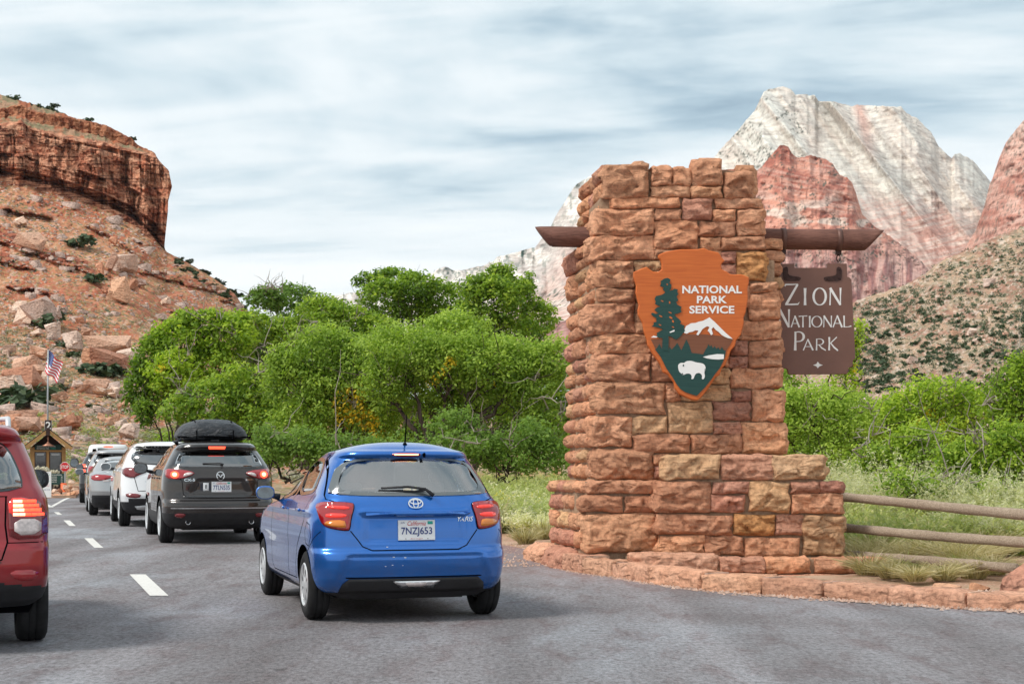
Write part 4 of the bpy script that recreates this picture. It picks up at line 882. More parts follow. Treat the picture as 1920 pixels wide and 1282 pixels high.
def crag(loc, sx, sy, sz, seed, mat, label, group=None, tiltv=.3):
    r = np.random.RandomState(seed); V = []; Fc = []
    for k in range(3):
        c = np.zeros(3) if k == 0 else np.array([r.uniform(-.42, .42), r.uniform(-.5, .1), r.uniform(-.35, -.05)]); s_ = 1. if k == 0 else r.uniform(.35, .6)
        q = r.uniform(-1, 1, (15, 3)); q = np.sign(q)*np.abs(q)**.55*.5; bm = bmesh.new()
        vs_ = [bm.verts.new(Vector(c+p*s_)) for p in q]; bmesh.ops.convex_hull(bm, input=vs_); bmesh.ops.delete(bm, geom=[v for v in bm.verts if not v.link_faces], context='VERTS'); bm.verts.index_update()
        n0 = len(V); V += [tuple(v.co) for v in bm.verts]; Fc += [tuple(v.index+n0 for v in f.verts) for f in bm.faces]; bm.free()
    V = np.array(V)*np.array([sx, sy, sz]); t1, t2 = r.uniform(-tiltv, tiltv, 2); V = V@np.array(Matrix.Rotation(t1, 3, 'X')).T@np.array(Matrix.Rotation(t2, 3, 'Y')).T; V[:, 2] += sz*.30
    return tag(link('boulder', mesh_data('boulder', V, Fc, [mat], False), None, tuple(loc), 0), label, 'boulder', group)
g = G(1918, 1100); boulder((4.95, 14.55, .02), .62, .62, .56, 3, S_pur, 'dark red boulder at the lower end of the rail fence', n=4)
boulder((4.62, 14.75, .06), .19, .18, .16, 5, S_red, 'small red rock below the fence, just left of the big boulder', name='rock')
boulder((4.15, 14.2, .10), .34, .24, .12, 8, S_curb, 'flat pale red rock lying on the soil behind the kerb', name='rock')
boulder((4.85, 13.9, .10), .26, .2, .12, 9, S_curb, 'small flat rock on the soil at the far right behind the kerb', name='rock')
boulder((3.95, 15.1, .05), .12, .1, .10, 12, S_tan, 'small tan stone in the dry grass under the bottom rail', name='rock')
r_ = random.Random(4); V = []; Fc = []     # gravel at the foot of kerb and monument
for i in range(2600):
    if i % 2:
        t = r_.random(); j = min(int(t*12), 11); a = G(*cb_px[j]); b = G(*cb_px[j+1]); q = a+(b-a)*r_.random(); q = q+np.array([0, r_.choice([-1, 1])*abs(r_.gauss(0, .12)) - .03, 0]); q[2] = .01 if q[1] < a[1] else .12
        if q[2] > .1: q[1] += .45
    else:
        q = np.array([r_.uniform(-1.2, .9), r_.uniform(19, 26), .03]); 
    s_ = r_.uniform(.006, .022); k = len(V)
    for c in ((-1, -1, 0), (1, -1, 0), (1, 1, 0), (-1, 1, 0), (0, 0, 1.3)): V.append(q+np.array([c[0]*r_.uniform(.6, 1.2), c[1]*r_.uniform(.6, 1.2), c[2]])*s_)
    Fc += [(k, k+1, k+4), (k+1, k+2, k+4), (k+2, k+3, k+4), (k+3, k, k+4)]
tag(mobj('gravel', V, Fc, S_pale), 'loose pale gravel scattered along the kerb and the road edge', 'gravel', kind='stuff')
# ------------------------------------------------------------------ foliage
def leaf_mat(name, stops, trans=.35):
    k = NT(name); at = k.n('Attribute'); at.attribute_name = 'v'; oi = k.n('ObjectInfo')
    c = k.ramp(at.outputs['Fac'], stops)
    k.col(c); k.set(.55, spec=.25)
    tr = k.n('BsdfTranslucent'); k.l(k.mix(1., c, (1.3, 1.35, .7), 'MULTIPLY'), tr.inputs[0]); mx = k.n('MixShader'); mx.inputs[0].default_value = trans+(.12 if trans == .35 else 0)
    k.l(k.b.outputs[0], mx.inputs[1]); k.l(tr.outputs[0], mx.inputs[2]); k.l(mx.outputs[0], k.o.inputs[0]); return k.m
Lcot = leaf_mat('cottonwood leaves', [(0, (.06, .125, .018)), (.35, (.15, .26, .030)), (.7, (.285, .41, .045)), (.9, (.42, .53, .07)), (.93, (.62, .42, .03)), (1, (.72, .48, .04))])
Llime = leaf_mat('lime green leaves', [(0, (.075, .145, .018)), (.35, (.20, .32, .030)), (.7, (.36, .50, .046)), (.9, (.50, .60, .07)), (.93, (.66, .50, .03)), (1, (.74, .58, .05))])
Ldark = leaf_mat('dark leaves', [(0, (.035, .08, .020)), (.4, (.095, .18, .034)), (.8, (.17, .28, .050)), (1, (.24, .36, .07))])
Lwil = leaf_mat('willow leaves', [(0, (.07, .135, .024)), (.4, (.185, .295, .042)), (.8, (.33, .46, .068)), (.92, (.44, .56, .10)), (.94, (.62, .44, .03)), (1, (.72, .5, .04))])
Ljun = leaf_mat('juniper', [(0, (.025, .045, .022)), (.5, (.060, .095, .042)), (1, (.12, .155, .075))], .15)
Lsage = leaf_mat('sagebrush', [(0, (.15, .16, .11)), (.5, (.30, .30, .21)), (1, (.48, .46, .34))], .2)
Lrab = leaf_mat('rabbitbrush', [(0, (.16, .21, .06)), (.4, (.34, .40, .14)), (.8, (.55, .57, .27)), (.9, (.66, .62, .36)), (.93, (.62, .55, .05)), (1, (.72, .62, .07))], .35)
Lpale = leaf_mat('pale feathery brush', [(0, (.25, .27, .16)), (.5, (.50, .51, .33)), (1, (.76, .73, .54))], .35)
Lgrass = leaf_mat('dry grass', [(0, (.24, .20, .10)), (.5, (.46, .40, .22)), (1, (.70, .62, .40))], .3)
Lyel = leaf_mat('yellow leaves', [(0, (.42, .24, .02)), (1, (.78, .52, .04))], .35)
def bark_mat(name, a, b):
    k = NT(name); k.set(.9, spec=.1); p = k.co(False); f = k.noise(6, k.map(p, (1, 1, .3)), 6, .7, .6); k.col(k.ramp(f, [(.35, a), (.65, b)])); k.bump(f, .8, .05); return k.m
B_dark = bark_mat('dark bark', (.040, .030, .024), (.13, .10, .08)); B_pale = bark_mat('grey dead wood', (.20, .17, .14), (.42, .37, .31))
LQ = 47; NLEAF = [0]
def leaves(cen, rad, cnt, size, r, tint, droop=0., aspect=1.6, flat=.75):
    """cnt leaf blades spread through clumps (cen K,3; rad K); returns vertices, quads and a tone per vertex"""
    K = len(cen); k = r.randint(0, K, cnt) if np.isscalar(cnt) else np.repeat(np.arange(K), cnt); n = len(k)
    d = r.normal(size=(n, 3)); d /= np.linalg.norm(d, axis=1)[:, None]; rr = r.rand(n)**.45
    p = cen[k]+d*rr[:, None]*rad[k][:, None]*np.array([1, 1, flat])
    nr = d*.6+np.array([-.15, -.25, .75])+r.normal(size=(n, 3))*.55; nr /= np.linalg.norm(nr, axis=1)[:, None]
    t = np.cross(nr, r.normal(size=(n, 3))); t /= np.linalg.norm(t, axis=1)[:, None]; b = np.cross(nr, t)
    s = size*(.6+.8*r.rand(n))[:, None]
    if droop: t = t*(1-droop)+np.array([0, 0, -1])*droop
    V = np.stack([p-t*s*aspect*.5, p+b*s*.42, p+t*s*aspect*.5, p-b*s*.42], 1).reshape(-1, 3)
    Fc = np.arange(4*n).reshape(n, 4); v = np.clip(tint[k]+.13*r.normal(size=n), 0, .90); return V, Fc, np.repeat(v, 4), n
def bent(p0, p1, r, amp, k=7):
    t = np.linspace(0, 1, k)[:, None]; q = p0*(1-t)+p1*t; w_ = r.normal(size=(k, 3))*amp*np.sin(t*PI); return q+w_
def tree(name, lobes, base, d, leafmat, label, cat='tree', group=None, dens=1., size=.16, base_d=None, seed=1, bare=0, yel=None, tintb=.45, droop=0., aspect=1.6, trunk_r=.16, clump=.085, bark=None, rim=None):
    """lobes: (px, py, rx, ry[, ddepth, tint]) ellipsoids in photograph pixels at distance d"""
    r = np.random.RandomState(seed); s = F/d; size = size*.66
    root = empty(name, tuple(P(base[0], base[1], d))); RO = np.array(root.location); tag(root, label, cat, group)
    C_, Rd, Tn, LC = [], [], [], []
    for lb in lobes:
        px, py, rx, ry = lb[:4]; dd = lb[4] if len(lb) > 4 else 0; tt = lb[5] if len(lb) > 5 else 0
        c = P(px, py, d+dd); R3 = np.array([rx/s, .8*rx/s, ry/s]); LC.append((c, R3))
        cr = max(.28, clump*(R3[0]*3)) ; cr = min(cr, .75)
        area = 4*PI*((R3[0]*R3[2])**1.0)*.9; nC = int(max(6, area/(cr*cr)*.95*dens**.5))
        dv = r.normal(size=(nC, 3)); dv /= np.linalg.norm(dv, axis=1)[:, None]
        dv[:, 2] = np.where(dv[:, 2] < -.75, -dv[:, 2], dv[:, 2]); rad = (.45+.55*r.rand(nC)**.5)[:, None]
        q = c+dv*rad*(R3-cr*.6)+r.normal(size=(nC, 3))*cr*.25
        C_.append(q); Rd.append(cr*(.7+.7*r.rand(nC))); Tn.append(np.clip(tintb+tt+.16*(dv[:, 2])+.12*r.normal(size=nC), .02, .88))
    C_ = np.concatenate(C_); Rd = np.concatenate(Rd); Tn = np.concatenate(Tn)
    cnt = np.maximum(8, (Rd**2*LQ*dens*(.16/size)**2)).astype(int)
    V, Fc, v, n = leaves(C_-RO, Rd, cnt, size, r, Tn, droop, aspect)
    if yel:
        for (yx, yy, yr) in yel:
            c = P(yx, yy, d)-RO; q = V.reshape(-1, 4, 3).mean(1); pxs = (q[:, 0]+RO[0])/(q[:, 1]+RO[1])*F+CX; pys = HY-(q[:, 2]+RO[2]-EYE)/(q[:, 1]+RO[1])*F
            m = (((pxs-yx)**2+(pys-yy)**2) < yr**2) & (q[:, 1] < c[1]) & (r.rand(n) < .5); v = np.where(np.repeat(m, 4), .96, v)
    mobj('crown', V, Fc, leafmat, root, attr={'v': v}); NLEAF[0] += n; print('LEAVES', name, n, NLEAF[0])
    m = MB(); b0 = np.zeros(3)
    stems = [b0+np.array([r.uniform(-.3, .3), r.uniform(-.2, .2), 0]) for _ in range(2 if len(lobes) > 3 else 1)]
    order = sorted(range(len(LC)), key=lambda i: -LC[i][1][0])
    for i in order:
        c, R3 = LC[i]; c = c-RO; st = stems[i % len(stems)]; mid = st+(c-st)*.45+np.array([0, 0, .1*abs(c[0])])
        r0 = trunk_r*(.35+.45*(i == order[0])); m.tube(np.concatenate([bent(st, mid, r, .10), bent(mid, c, r, .14)[1:]]), list(np.linspace(r0, r0*.3, 13)), 7, False)
        for j in range(7):
            e = c+r.normal(size=3)*R3*.62; m.tube(bent(mid+(c-mid)*r.uniform(.2, .9), e, r, .16, 6), list(np.linspace(r0*.22, .008, 6)), 4, False)
    m.build('trunk', bark or B_dark, root, True)
    if bare:
        m = MB()
        for j in range(bare):
            c, R3 = LC[r.randint(len(LC))]; c = c-RO; dirv = np.array([r.uniform(-1, 1), r.uniform(-.9, -.3), r.uniform(.1, 1.)]); e = c+dirv*R3*1.12; a = c+dirv*R3*.35; pts = bent(a, e, r, .18, 7)*1.; w0 = .012+.0005*d; m.tube(pts, list(np.linspace(w0, .006, 7)), 4, False)
            for _ in range(4):
                i_ = r.randint(2, 6); m.tube(bent(pts[i_], pts[i_]+r.normal(size=3)*.5+np.array([0, -.1, .25]), r, .06, 5), list(np.linspace(w0*.5, .004, 5)), 4, False)
        tag(m.build('bare_branches', B_pale, root), kind='stuff')
    return root
GT = 'cottonwood trees behind the queue'
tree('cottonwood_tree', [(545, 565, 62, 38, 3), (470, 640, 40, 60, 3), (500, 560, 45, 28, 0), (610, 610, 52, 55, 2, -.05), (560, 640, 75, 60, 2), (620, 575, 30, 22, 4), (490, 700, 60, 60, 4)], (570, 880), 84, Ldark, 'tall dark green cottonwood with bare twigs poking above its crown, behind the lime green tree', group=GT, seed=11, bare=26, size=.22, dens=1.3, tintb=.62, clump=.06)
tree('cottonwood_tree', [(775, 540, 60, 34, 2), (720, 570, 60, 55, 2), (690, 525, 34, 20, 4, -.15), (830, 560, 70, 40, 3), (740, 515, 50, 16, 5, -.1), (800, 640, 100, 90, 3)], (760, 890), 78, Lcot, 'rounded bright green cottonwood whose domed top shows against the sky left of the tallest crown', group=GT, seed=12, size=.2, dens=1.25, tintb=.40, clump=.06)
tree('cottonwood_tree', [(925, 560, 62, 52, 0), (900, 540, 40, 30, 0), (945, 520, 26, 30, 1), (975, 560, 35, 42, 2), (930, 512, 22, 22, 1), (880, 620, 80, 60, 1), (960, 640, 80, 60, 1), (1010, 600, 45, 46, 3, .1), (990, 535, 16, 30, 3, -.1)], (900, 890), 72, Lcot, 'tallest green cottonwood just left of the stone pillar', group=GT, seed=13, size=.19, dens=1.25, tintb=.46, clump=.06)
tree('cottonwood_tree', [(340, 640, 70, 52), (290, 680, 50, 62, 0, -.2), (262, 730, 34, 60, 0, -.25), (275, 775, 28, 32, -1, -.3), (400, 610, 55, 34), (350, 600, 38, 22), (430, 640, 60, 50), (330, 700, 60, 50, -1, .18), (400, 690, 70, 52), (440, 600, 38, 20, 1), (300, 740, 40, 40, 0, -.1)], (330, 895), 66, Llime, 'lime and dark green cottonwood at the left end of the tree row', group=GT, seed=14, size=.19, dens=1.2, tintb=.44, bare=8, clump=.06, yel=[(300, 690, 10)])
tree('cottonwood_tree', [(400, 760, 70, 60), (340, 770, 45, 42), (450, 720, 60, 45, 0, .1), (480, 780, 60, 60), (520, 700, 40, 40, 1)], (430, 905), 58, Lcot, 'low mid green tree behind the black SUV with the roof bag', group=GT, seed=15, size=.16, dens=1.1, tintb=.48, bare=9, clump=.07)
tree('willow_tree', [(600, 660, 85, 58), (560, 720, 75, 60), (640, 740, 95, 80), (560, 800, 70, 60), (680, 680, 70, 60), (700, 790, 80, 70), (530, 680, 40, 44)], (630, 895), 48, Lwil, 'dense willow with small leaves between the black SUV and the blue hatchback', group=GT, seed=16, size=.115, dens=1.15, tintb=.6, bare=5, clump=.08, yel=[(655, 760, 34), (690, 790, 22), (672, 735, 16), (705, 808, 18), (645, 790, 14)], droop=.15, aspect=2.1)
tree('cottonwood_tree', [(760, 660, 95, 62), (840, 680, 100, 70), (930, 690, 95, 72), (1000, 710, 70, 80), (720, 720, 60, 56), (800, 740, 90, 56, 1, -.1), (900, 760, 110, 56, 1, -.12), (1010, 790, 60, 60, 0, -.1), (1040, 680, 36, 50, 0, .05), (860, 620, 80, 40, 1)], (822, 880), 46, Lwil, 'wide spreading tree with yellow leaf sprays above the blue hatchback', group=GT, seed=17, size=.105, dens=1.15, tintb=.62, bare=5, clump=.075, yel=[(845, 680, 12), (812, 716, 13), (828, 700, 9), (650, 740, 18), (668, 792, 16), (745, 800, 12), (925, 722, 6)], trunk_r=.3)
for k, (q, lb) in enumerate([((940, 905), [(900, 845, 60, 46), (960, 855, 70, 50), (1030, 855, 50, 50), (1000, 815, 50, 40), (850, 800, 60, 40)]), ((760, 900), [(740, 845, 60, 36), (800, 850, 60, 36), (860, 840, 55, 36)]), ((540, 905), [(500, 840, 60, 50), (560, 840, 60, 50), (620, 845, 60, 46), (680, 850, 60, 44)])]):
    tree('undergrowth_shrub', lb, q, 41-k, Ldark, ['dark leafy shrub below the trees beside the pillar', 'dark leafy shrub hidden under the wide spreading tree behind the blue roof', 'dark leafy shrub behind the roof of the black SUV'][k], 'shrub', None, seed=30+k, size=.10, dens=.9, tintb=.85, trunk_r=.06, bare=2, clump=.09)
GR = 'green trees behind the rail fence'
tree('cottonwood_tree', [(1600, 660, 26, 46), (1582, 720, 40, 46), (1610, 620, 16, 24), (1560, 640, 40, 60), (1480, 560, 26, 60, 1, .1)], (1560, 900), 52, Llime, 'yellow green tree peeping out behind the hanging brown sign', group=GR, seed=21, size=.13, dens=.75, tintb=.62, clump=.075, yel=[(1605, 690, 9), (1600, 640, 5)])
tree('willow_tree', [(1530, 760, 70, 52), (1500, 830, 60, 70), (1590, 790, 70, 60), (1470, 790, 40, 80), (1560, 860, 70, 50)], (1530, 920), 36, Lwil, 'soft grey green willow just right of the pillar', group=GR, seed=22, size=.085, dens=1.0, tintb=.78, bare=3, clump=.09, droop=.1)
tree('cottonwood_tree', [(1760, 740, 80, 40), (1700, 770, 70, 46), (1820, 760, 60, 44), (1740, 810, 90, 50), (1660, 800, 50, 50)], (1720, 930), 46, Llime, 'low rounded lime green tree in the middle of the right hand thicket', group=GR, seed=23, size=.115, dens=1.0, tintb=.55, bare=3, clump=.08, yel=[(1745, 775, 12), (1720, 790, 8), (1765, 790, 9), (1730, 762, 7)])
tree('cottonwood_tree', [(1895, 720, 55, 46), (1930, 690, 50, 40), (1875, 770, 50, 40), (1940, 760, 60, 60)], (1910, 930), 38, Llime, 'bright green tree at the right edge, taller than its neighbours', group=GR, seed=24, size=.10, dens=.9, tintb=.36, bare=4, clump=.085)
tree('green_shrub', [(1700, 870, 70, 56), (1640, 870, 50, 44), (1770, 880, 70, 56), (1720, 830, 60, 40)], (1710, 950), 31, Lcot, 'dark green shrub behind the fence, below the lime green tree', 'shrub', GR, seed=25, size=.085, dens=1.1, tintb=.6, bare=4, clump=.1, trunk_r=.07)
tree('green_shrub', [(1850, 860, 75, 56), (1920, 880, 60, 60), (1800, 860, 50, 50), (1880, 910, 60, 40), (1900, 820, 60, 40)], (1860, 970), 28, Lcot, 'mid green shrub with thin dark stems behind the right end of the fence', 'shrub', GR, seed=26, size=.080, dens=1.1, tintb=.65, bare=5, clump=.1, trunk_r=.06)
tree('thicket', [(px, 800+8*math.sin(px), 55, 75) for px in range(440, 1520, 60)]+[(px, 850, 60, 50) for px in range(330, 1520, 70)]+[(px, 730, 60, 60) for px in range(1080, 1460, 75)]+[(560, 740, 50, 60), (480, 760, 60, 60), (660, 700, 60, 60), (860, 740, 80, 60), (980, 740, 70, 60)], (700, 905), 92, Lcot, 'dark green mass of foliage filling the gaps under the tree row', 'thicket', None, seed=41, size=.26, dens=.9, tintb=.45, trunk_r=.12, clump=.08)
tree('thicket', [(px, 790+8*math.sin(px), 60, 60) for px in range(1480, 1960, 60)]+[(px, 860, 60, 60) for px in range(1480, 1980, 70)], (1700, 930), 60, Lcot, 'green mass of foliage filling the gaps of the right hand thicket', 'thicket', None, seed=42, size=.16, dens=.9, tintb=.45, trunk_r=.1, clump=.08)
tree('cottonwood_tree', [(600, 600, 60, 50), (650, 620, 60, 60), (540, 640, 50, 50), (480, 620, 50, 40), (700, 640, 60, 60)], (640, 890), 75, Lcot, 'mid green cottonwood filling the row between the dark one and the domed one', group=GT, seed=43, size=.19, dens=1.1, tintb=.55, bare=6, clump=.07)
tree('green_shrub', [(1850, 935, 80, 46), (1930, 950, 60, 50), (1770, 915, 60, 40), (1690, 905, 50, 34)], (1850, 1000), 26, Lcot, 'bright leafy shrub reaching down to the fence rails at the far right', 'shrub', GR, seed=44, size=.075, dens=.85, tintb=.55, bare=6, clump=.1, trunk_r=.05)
# ---- brush and grass made of blades
def blades(root, R_, H, n, r, spread=.8, wid=.006, curve=.35, tips=.0, tint=.5, leafy=0, lsize=.03):
    a = r.rand(n)*6.283; rr = R_*np.sqrt(r.rand(n)); b = np.stack([rr*np.cos(a)*.45, rr*np.sin(a)*.45, np.zeros(n)], 1)
    lean = spread*(.25+.75*r.rand(n)); h = H*(.55+.45*r.rand(n)); d = np.stack([np.cos(a)*lean, np.sin(a)*lean, np.ones(n)], 1); d /= np.linalg.norm(d, axis=1)[:, None]
    d = d+r.normal(size=(n, 3))*.14
    p1 = b+d*h[:, None]*.55; p2 = b+d*h[:, None]; p2[:, :2] += (d[:, :2]*curve*h[:, None]); p2[:, 2] -= curve*.25*h
    sd_ = np.cross(d, r.normal(size=(n, 3))); sd_ /= np.linalg.norm(sd_, axis=1)[:, None]; s = sd_*wid
    V = np.stack([b-s, b+s, p1+s*.8, p1-s*.8, p2+s*.5, p2-s*.5], 1).reshape(-1, 3)+root
    k = np.arange(n)*6; Fc = np.concatenate([np.stack([k, k+1, k+2, k+3], 1), np.stack([k+3, k+2, k+4, k+5], 1)]); v = np.repeat(np.clip(tint+.17*r.normal(size=n), 0, .9), 6)
    if leafy:
        m = n*leafy; i = r.randint(0, n, m); t = .45+.6*r.rand(m)[:, None]; c = (p1[i]*(1-t)+p2[i]*t)+r.normal(size=(m, 3))*.02
        V2, F2, v2, _ = leaves(c+root, np.full(m, lsize), np.ones(m, int), lsize, r, np.full(m, tint+.08), aspect=2.4)
        if tips: q = r.rand(m) < tips; q = q & (t[:, 0] > .85); v2 = np.where(np.repeat(q, 4), .97, v2)
        Fc = np.concatenate([Fc, F2+len(V)]); V = np.concatenate([V, V2]); v = np.concatenate([v, v2])
    return V, Fc, v
def bush(name, loc, R_, H, n, mat, label, group, seed, **k):
    r = np.random.RandomState(seed); k['tint'] = k.get('tint', .5)+.16*r.normal(); V, Fc, v = blades(np.zeros(3), R_, H, n, r, **k)
    o = link(name, mesh_data(name, V, Fc, [mat], attr={'v': v}), None, tuple(loc)); return tag(o, label, 'shrub', group)
r = random.Random(9)
def WH(px, py, a, b): return ['close beside the blue hatchback', 'nearer the blue hatchback than the pillar', 'midway between blue hatchback and pillar', 'nearer the pillar than the blue hatchback', 'close beside the pillar foot'][int(np.clip((px-870)/42, 0, 4))]+(', back row' if py < 925 else ', second row' if py < 950 else ', third row' if py < 978 else ', front row' if py < 1003 else ', at the road edge')
for i, (px, py, H, mt) in enumerate([(905, 965, .75, 0), (938, 972, .8, 1), (972, 980, .7, 0), (1008, 985, .75, 1), (1040, 985, .6, 0), (915, 935, .9, 0), (955, 938, 1.0, 0), (1000, 940, 1.0, 0), (1045, 940, .9, 1), (890, 935, .9, 1), (1000, 1005, .5, 1), (950, 1000, .6, 1), (1025, 1012, .35, 2), (912, 1000, .7, 2), (985, 1018, .3, 2), (1075, 945, 1.2, 0), (870, 925, 1., 0), (1020, 918, 1.5, 0), (960, 915, 1.5, 0), (900, 915, 1.5, 0)]):
    g = G(px, py); g[2] += -.02
    bush(['rabbitbrush', 'sagebrush', 'grass_tuft'][mt], g, H*.75, H*1.0, 330 if mt < 2 else 420, [Lrab, Lpale, Lgrass][mt], None or ['yellow tipped green rabbitbrush, %s' % WH(px, py, 905, 1075), 'pale silvery brush, %s' % WH(px, py, 905, 1075), 'tuft of dry straw grass, %s' % WH(px, py, 905, 1075)][mt], ['yellow tipped rabbitbrush', 'silvery brush', 'dry grass tufts'][mt]+' left of the monument', 300+i, wid=.006, tips=.35, tint=.5+.2*(mt == 1), leafy=[7, 6, 0][mt], lsize=.032, spread=.85)
ORD2 = ['first', 'second', 'third', 'fourth', 'fifth', 'sixth', 'seventh', 'eighth', 'ninth', 'tenth', 'eleventh', 'twelfth', 'thirteenth', 'fourteenth', 'fifteenth', 'sixteenth', 'seventeenth', 'eighteenth', 'nineteenth', 'twentieth', 'twenty first', 'twenty second', 'twenty third', 'twenty fourth']
g2 = [(1600, 1000, .9, 1), (1640, 985, 1.1, 1), (1690, 995, 1.0, 1), (1740, 1000, .8, 1), (1790, 1005, .8, 1), (1840, 1010, .9, 1), (1890, 1012, .8, 1), (1930, 1010, .8, 1), (1615, 960, 1.3, 1), (1680, 955, 1.2, 1), (1750, 965, .9, 1), (1830, 975, .8, 1), (1900, 980, .8, 1), (1610, 1050, .45, 2), (1650, 1060, .45, 2), (1700, 1065, .4, 2), (1755, 1066, .45, 2), (1800, 1070, .5, 2), (1840, 1060, .5, 2), (1720, 1040, .55, 2), (1660, 1030, .6, 2), (1780, 1035, .55, 2), (1870, 1045, .5, 2), (1600, 1030, .5, 2), (1690, 1080, .25, 3), (1740, 1082, .22, 3), (1810, 1078, .25, 3), (1860, 1040, .6, 1), (1765, 1045, .5, 3), (1672, 1092, .25, 2), (1715, 1098, .22, 2), (1770, 1096, .25, 2), (1825, 1092, .28, 2), (1862, 1085, .3, 2), (1630, 1085, .3, 2), (1608, 1070, .35, 2)]
for i, (px, py, H, mt) in enumerate(g2):
    g = G(px, py); g[2] += .05
    bush(['', 'feathery_brush', 'grass_tuft', 'grass_tuft'][mt], g, H*1.0, H*(1.3 if mt == 1 else 1), [0, 620, 420, 300][mt], [0, Lpale, Lgrass, Lrab][mt], ['', 'pale feathery brush behind the rail fence, %s from the wing wall', 'dry straw grass tuft by the rail fence, %s from the wing wall', 'low green grass tuft by the rail fence, %s from the wing wall'][mt] % ORD2[sum(1 for q in range(len(g2)) if g2[q][3] == mt and (g2[q][0], q) < (px, i))], ['', 'feathery brush behind the fence', 'dry grass under the fence', 'green grass by the fence'][mt], 400+i, wid=[0, .0035, .0045, .004][mt], tint=[0, .62, .6, .4][mt], leafy=[0, 9, 0, 0][mt], lsize=.026, spread=.9, curve=.35 if mt == 1 else .7)
# meadow of mixed brush that nobody could count
def scatter(name, label, pts, Hs, mat, n, seed, kind='stuff', **k):
    r = np.random.RandomState(seed); Vs, Fs, vs_ = [], [], []; o_ = 0
    for p, H in zip(pts, Hs):
        V, Fc, v = blades(np.array(p), H*.8, H, n, r, **k); Vs.append(V); Fs.append(Fc+o_); vs_.append(v); o_ += len(V)
    return tag(mobj(name, np.concatenate(Vs), np.concatenate(Fs), mat, attr={'v': np.concatenate(vs_)}), label, 'brush', kind=kind)
pts = []; Hs = []
for i in range(420):
    px = r.uniform(840, 1100) if i % 2 else r.uniform(1560, 2050); py = r.uniform(905, 1000) if i % 2 else r.uniform(915, 1050)
    g = G(px, py)
    if i % 2 and g[0] < float(np.interp(g[1], [13, 22, 27, 47, 75], [3, .9, -.6, -8, -19])): continue
    if not i % 2 and g[1] < 17 and g[0] < 4.3 and py > 1040: continue
    pts.append(g+np.array([0, 0, .0])); Hs.append(r.uniform(.35, .8)*(1 if g[1] < 30 else 1.5))
scatter('undergrowth', 'mixed green and straw coloured grass and low brush around the monument', pts, Hs, Lrab, 70, 5, wid=.007, tint=.5, leafy=3, lsize=.04, spread=.9)
# ------------------------------------------------------------------ scrub and boulders on the slopes
def on_sheet(prof, disp, px, py):
    c = prof(px); ys = [q[0] for q in c]; ds = [q[1] for q in c]; d = float(np.interp(-py, [-y for y in ys], ds)) if ys[0] > ys[-1] else 0
    D2, dy = disp(np.array([[px]], float), np.array([[py]], float), np.array([[d]], float)); return P(px, py, float(D2[0, 0])), float(D2[0, 0])
def shrub_mesh(name, mat, seed, n=46, flat=.75):
    r = np.random.RandomState(seed); c = r.normal(size=(6, 3))*np.array([.28, .28, .16])+np.array([0, 0, .34]); V, Fc, v, _ = leaves(c, np.full(6, .34), n, .26, r, np.full(6, .5), aspect=1.3)
    return V, Fc, v
def slope_scrub(name, label, n, seed, prof, disp, xr, yf, mat, hpx, dens=None, tint=.5):
    r = np.random.RandomState(seed); base = shrub_mesh('x', mat, seed, 26); Vs, Fs, Ts = [], [], []; o_ = 0; cnt = 0
    while cnt < n:
        px = r.uniform(*xr); y0, y1 = yf(px); py = r.uniform(y0, y1)
        if dens is not None and r.rand() > dens(px, py): continue
        p, d = on_sheet(prof, disp, px, py); s = hpx(px, py)*r.uniform(.6, 1.4)*d/F; V = base[0].copy(); a = r.rand()*6.28
        R2 = np.array([[math.cos(a), -math.sin(a), 0], [math.sin(a), math.cos(a), 0], [0, 0, 1]]); V = V@R2.T*s*np.array([1.25, 1.25, 1])+p; Vs.append(V); Fs.append(base[1]+o_); Ts.append(np.clip(base[2]-.5+tint+r.normal()*.2, 0, 1)); o_ += len(V); cnt += 1
    return tag(mobj(name, np.concatenate(Vs), np.concatenate(Fs), mat, attr={'v': np.concatenate(Ts)}), label, 'brush', kind='stuff')
dn = lambda px, py: float(np.clip(.25+1.4*(fbm(px/40, py/22, seed=201, o=3)-.42)*2, .04, 1))
slope_scrub('sage_scrub', 'grey green sagebrush scrub dotted over the lower red slope', 2300, 1, tal_prof, tal_disp, (-60, 560), lambda x: (max(float(cl_base(x))+150, 560), 905), Lsage, lambda x, y: float(np.interp(y, [540, 700, 900], [5, 9, 15])), dn)
slope_scrub('dry_scrub', 'yellowish dry scrub dotted over the upper red slope', 900, 2, tal_prof, tal_disp, (-60, 560), lambda x: (float(cl_base(x))+4, 800), Lgrass, lambda x, y: float(np.interp(y, [400, 700, 900], [3.2, 6, 11])), dn, .35)
slope_scrub('green_scrub', 'fresh green brush at the foot of the red slope behind the booth', 420, 3, tal_prof, tal_disp, (-60, 330), lambda x: (775, 905), Lrab, lambda x, y: float(np.interp(y, [700, 900], [7, 15])), dn, .25)
slope_scrub('stone_scatter', 'small loose sandstone rubble scattered over the red slope', 10, 4, tal_prof, tal_disp, (-60, 560), lambda x: (float(cl_base(x))+10, 890), Lsage, lambda x, y: 4)
bpy.data.objects.remove(bpy.data.objects['stone_scatter'])
rr = np.random.RandomState(77); Vs = []; Fs = []
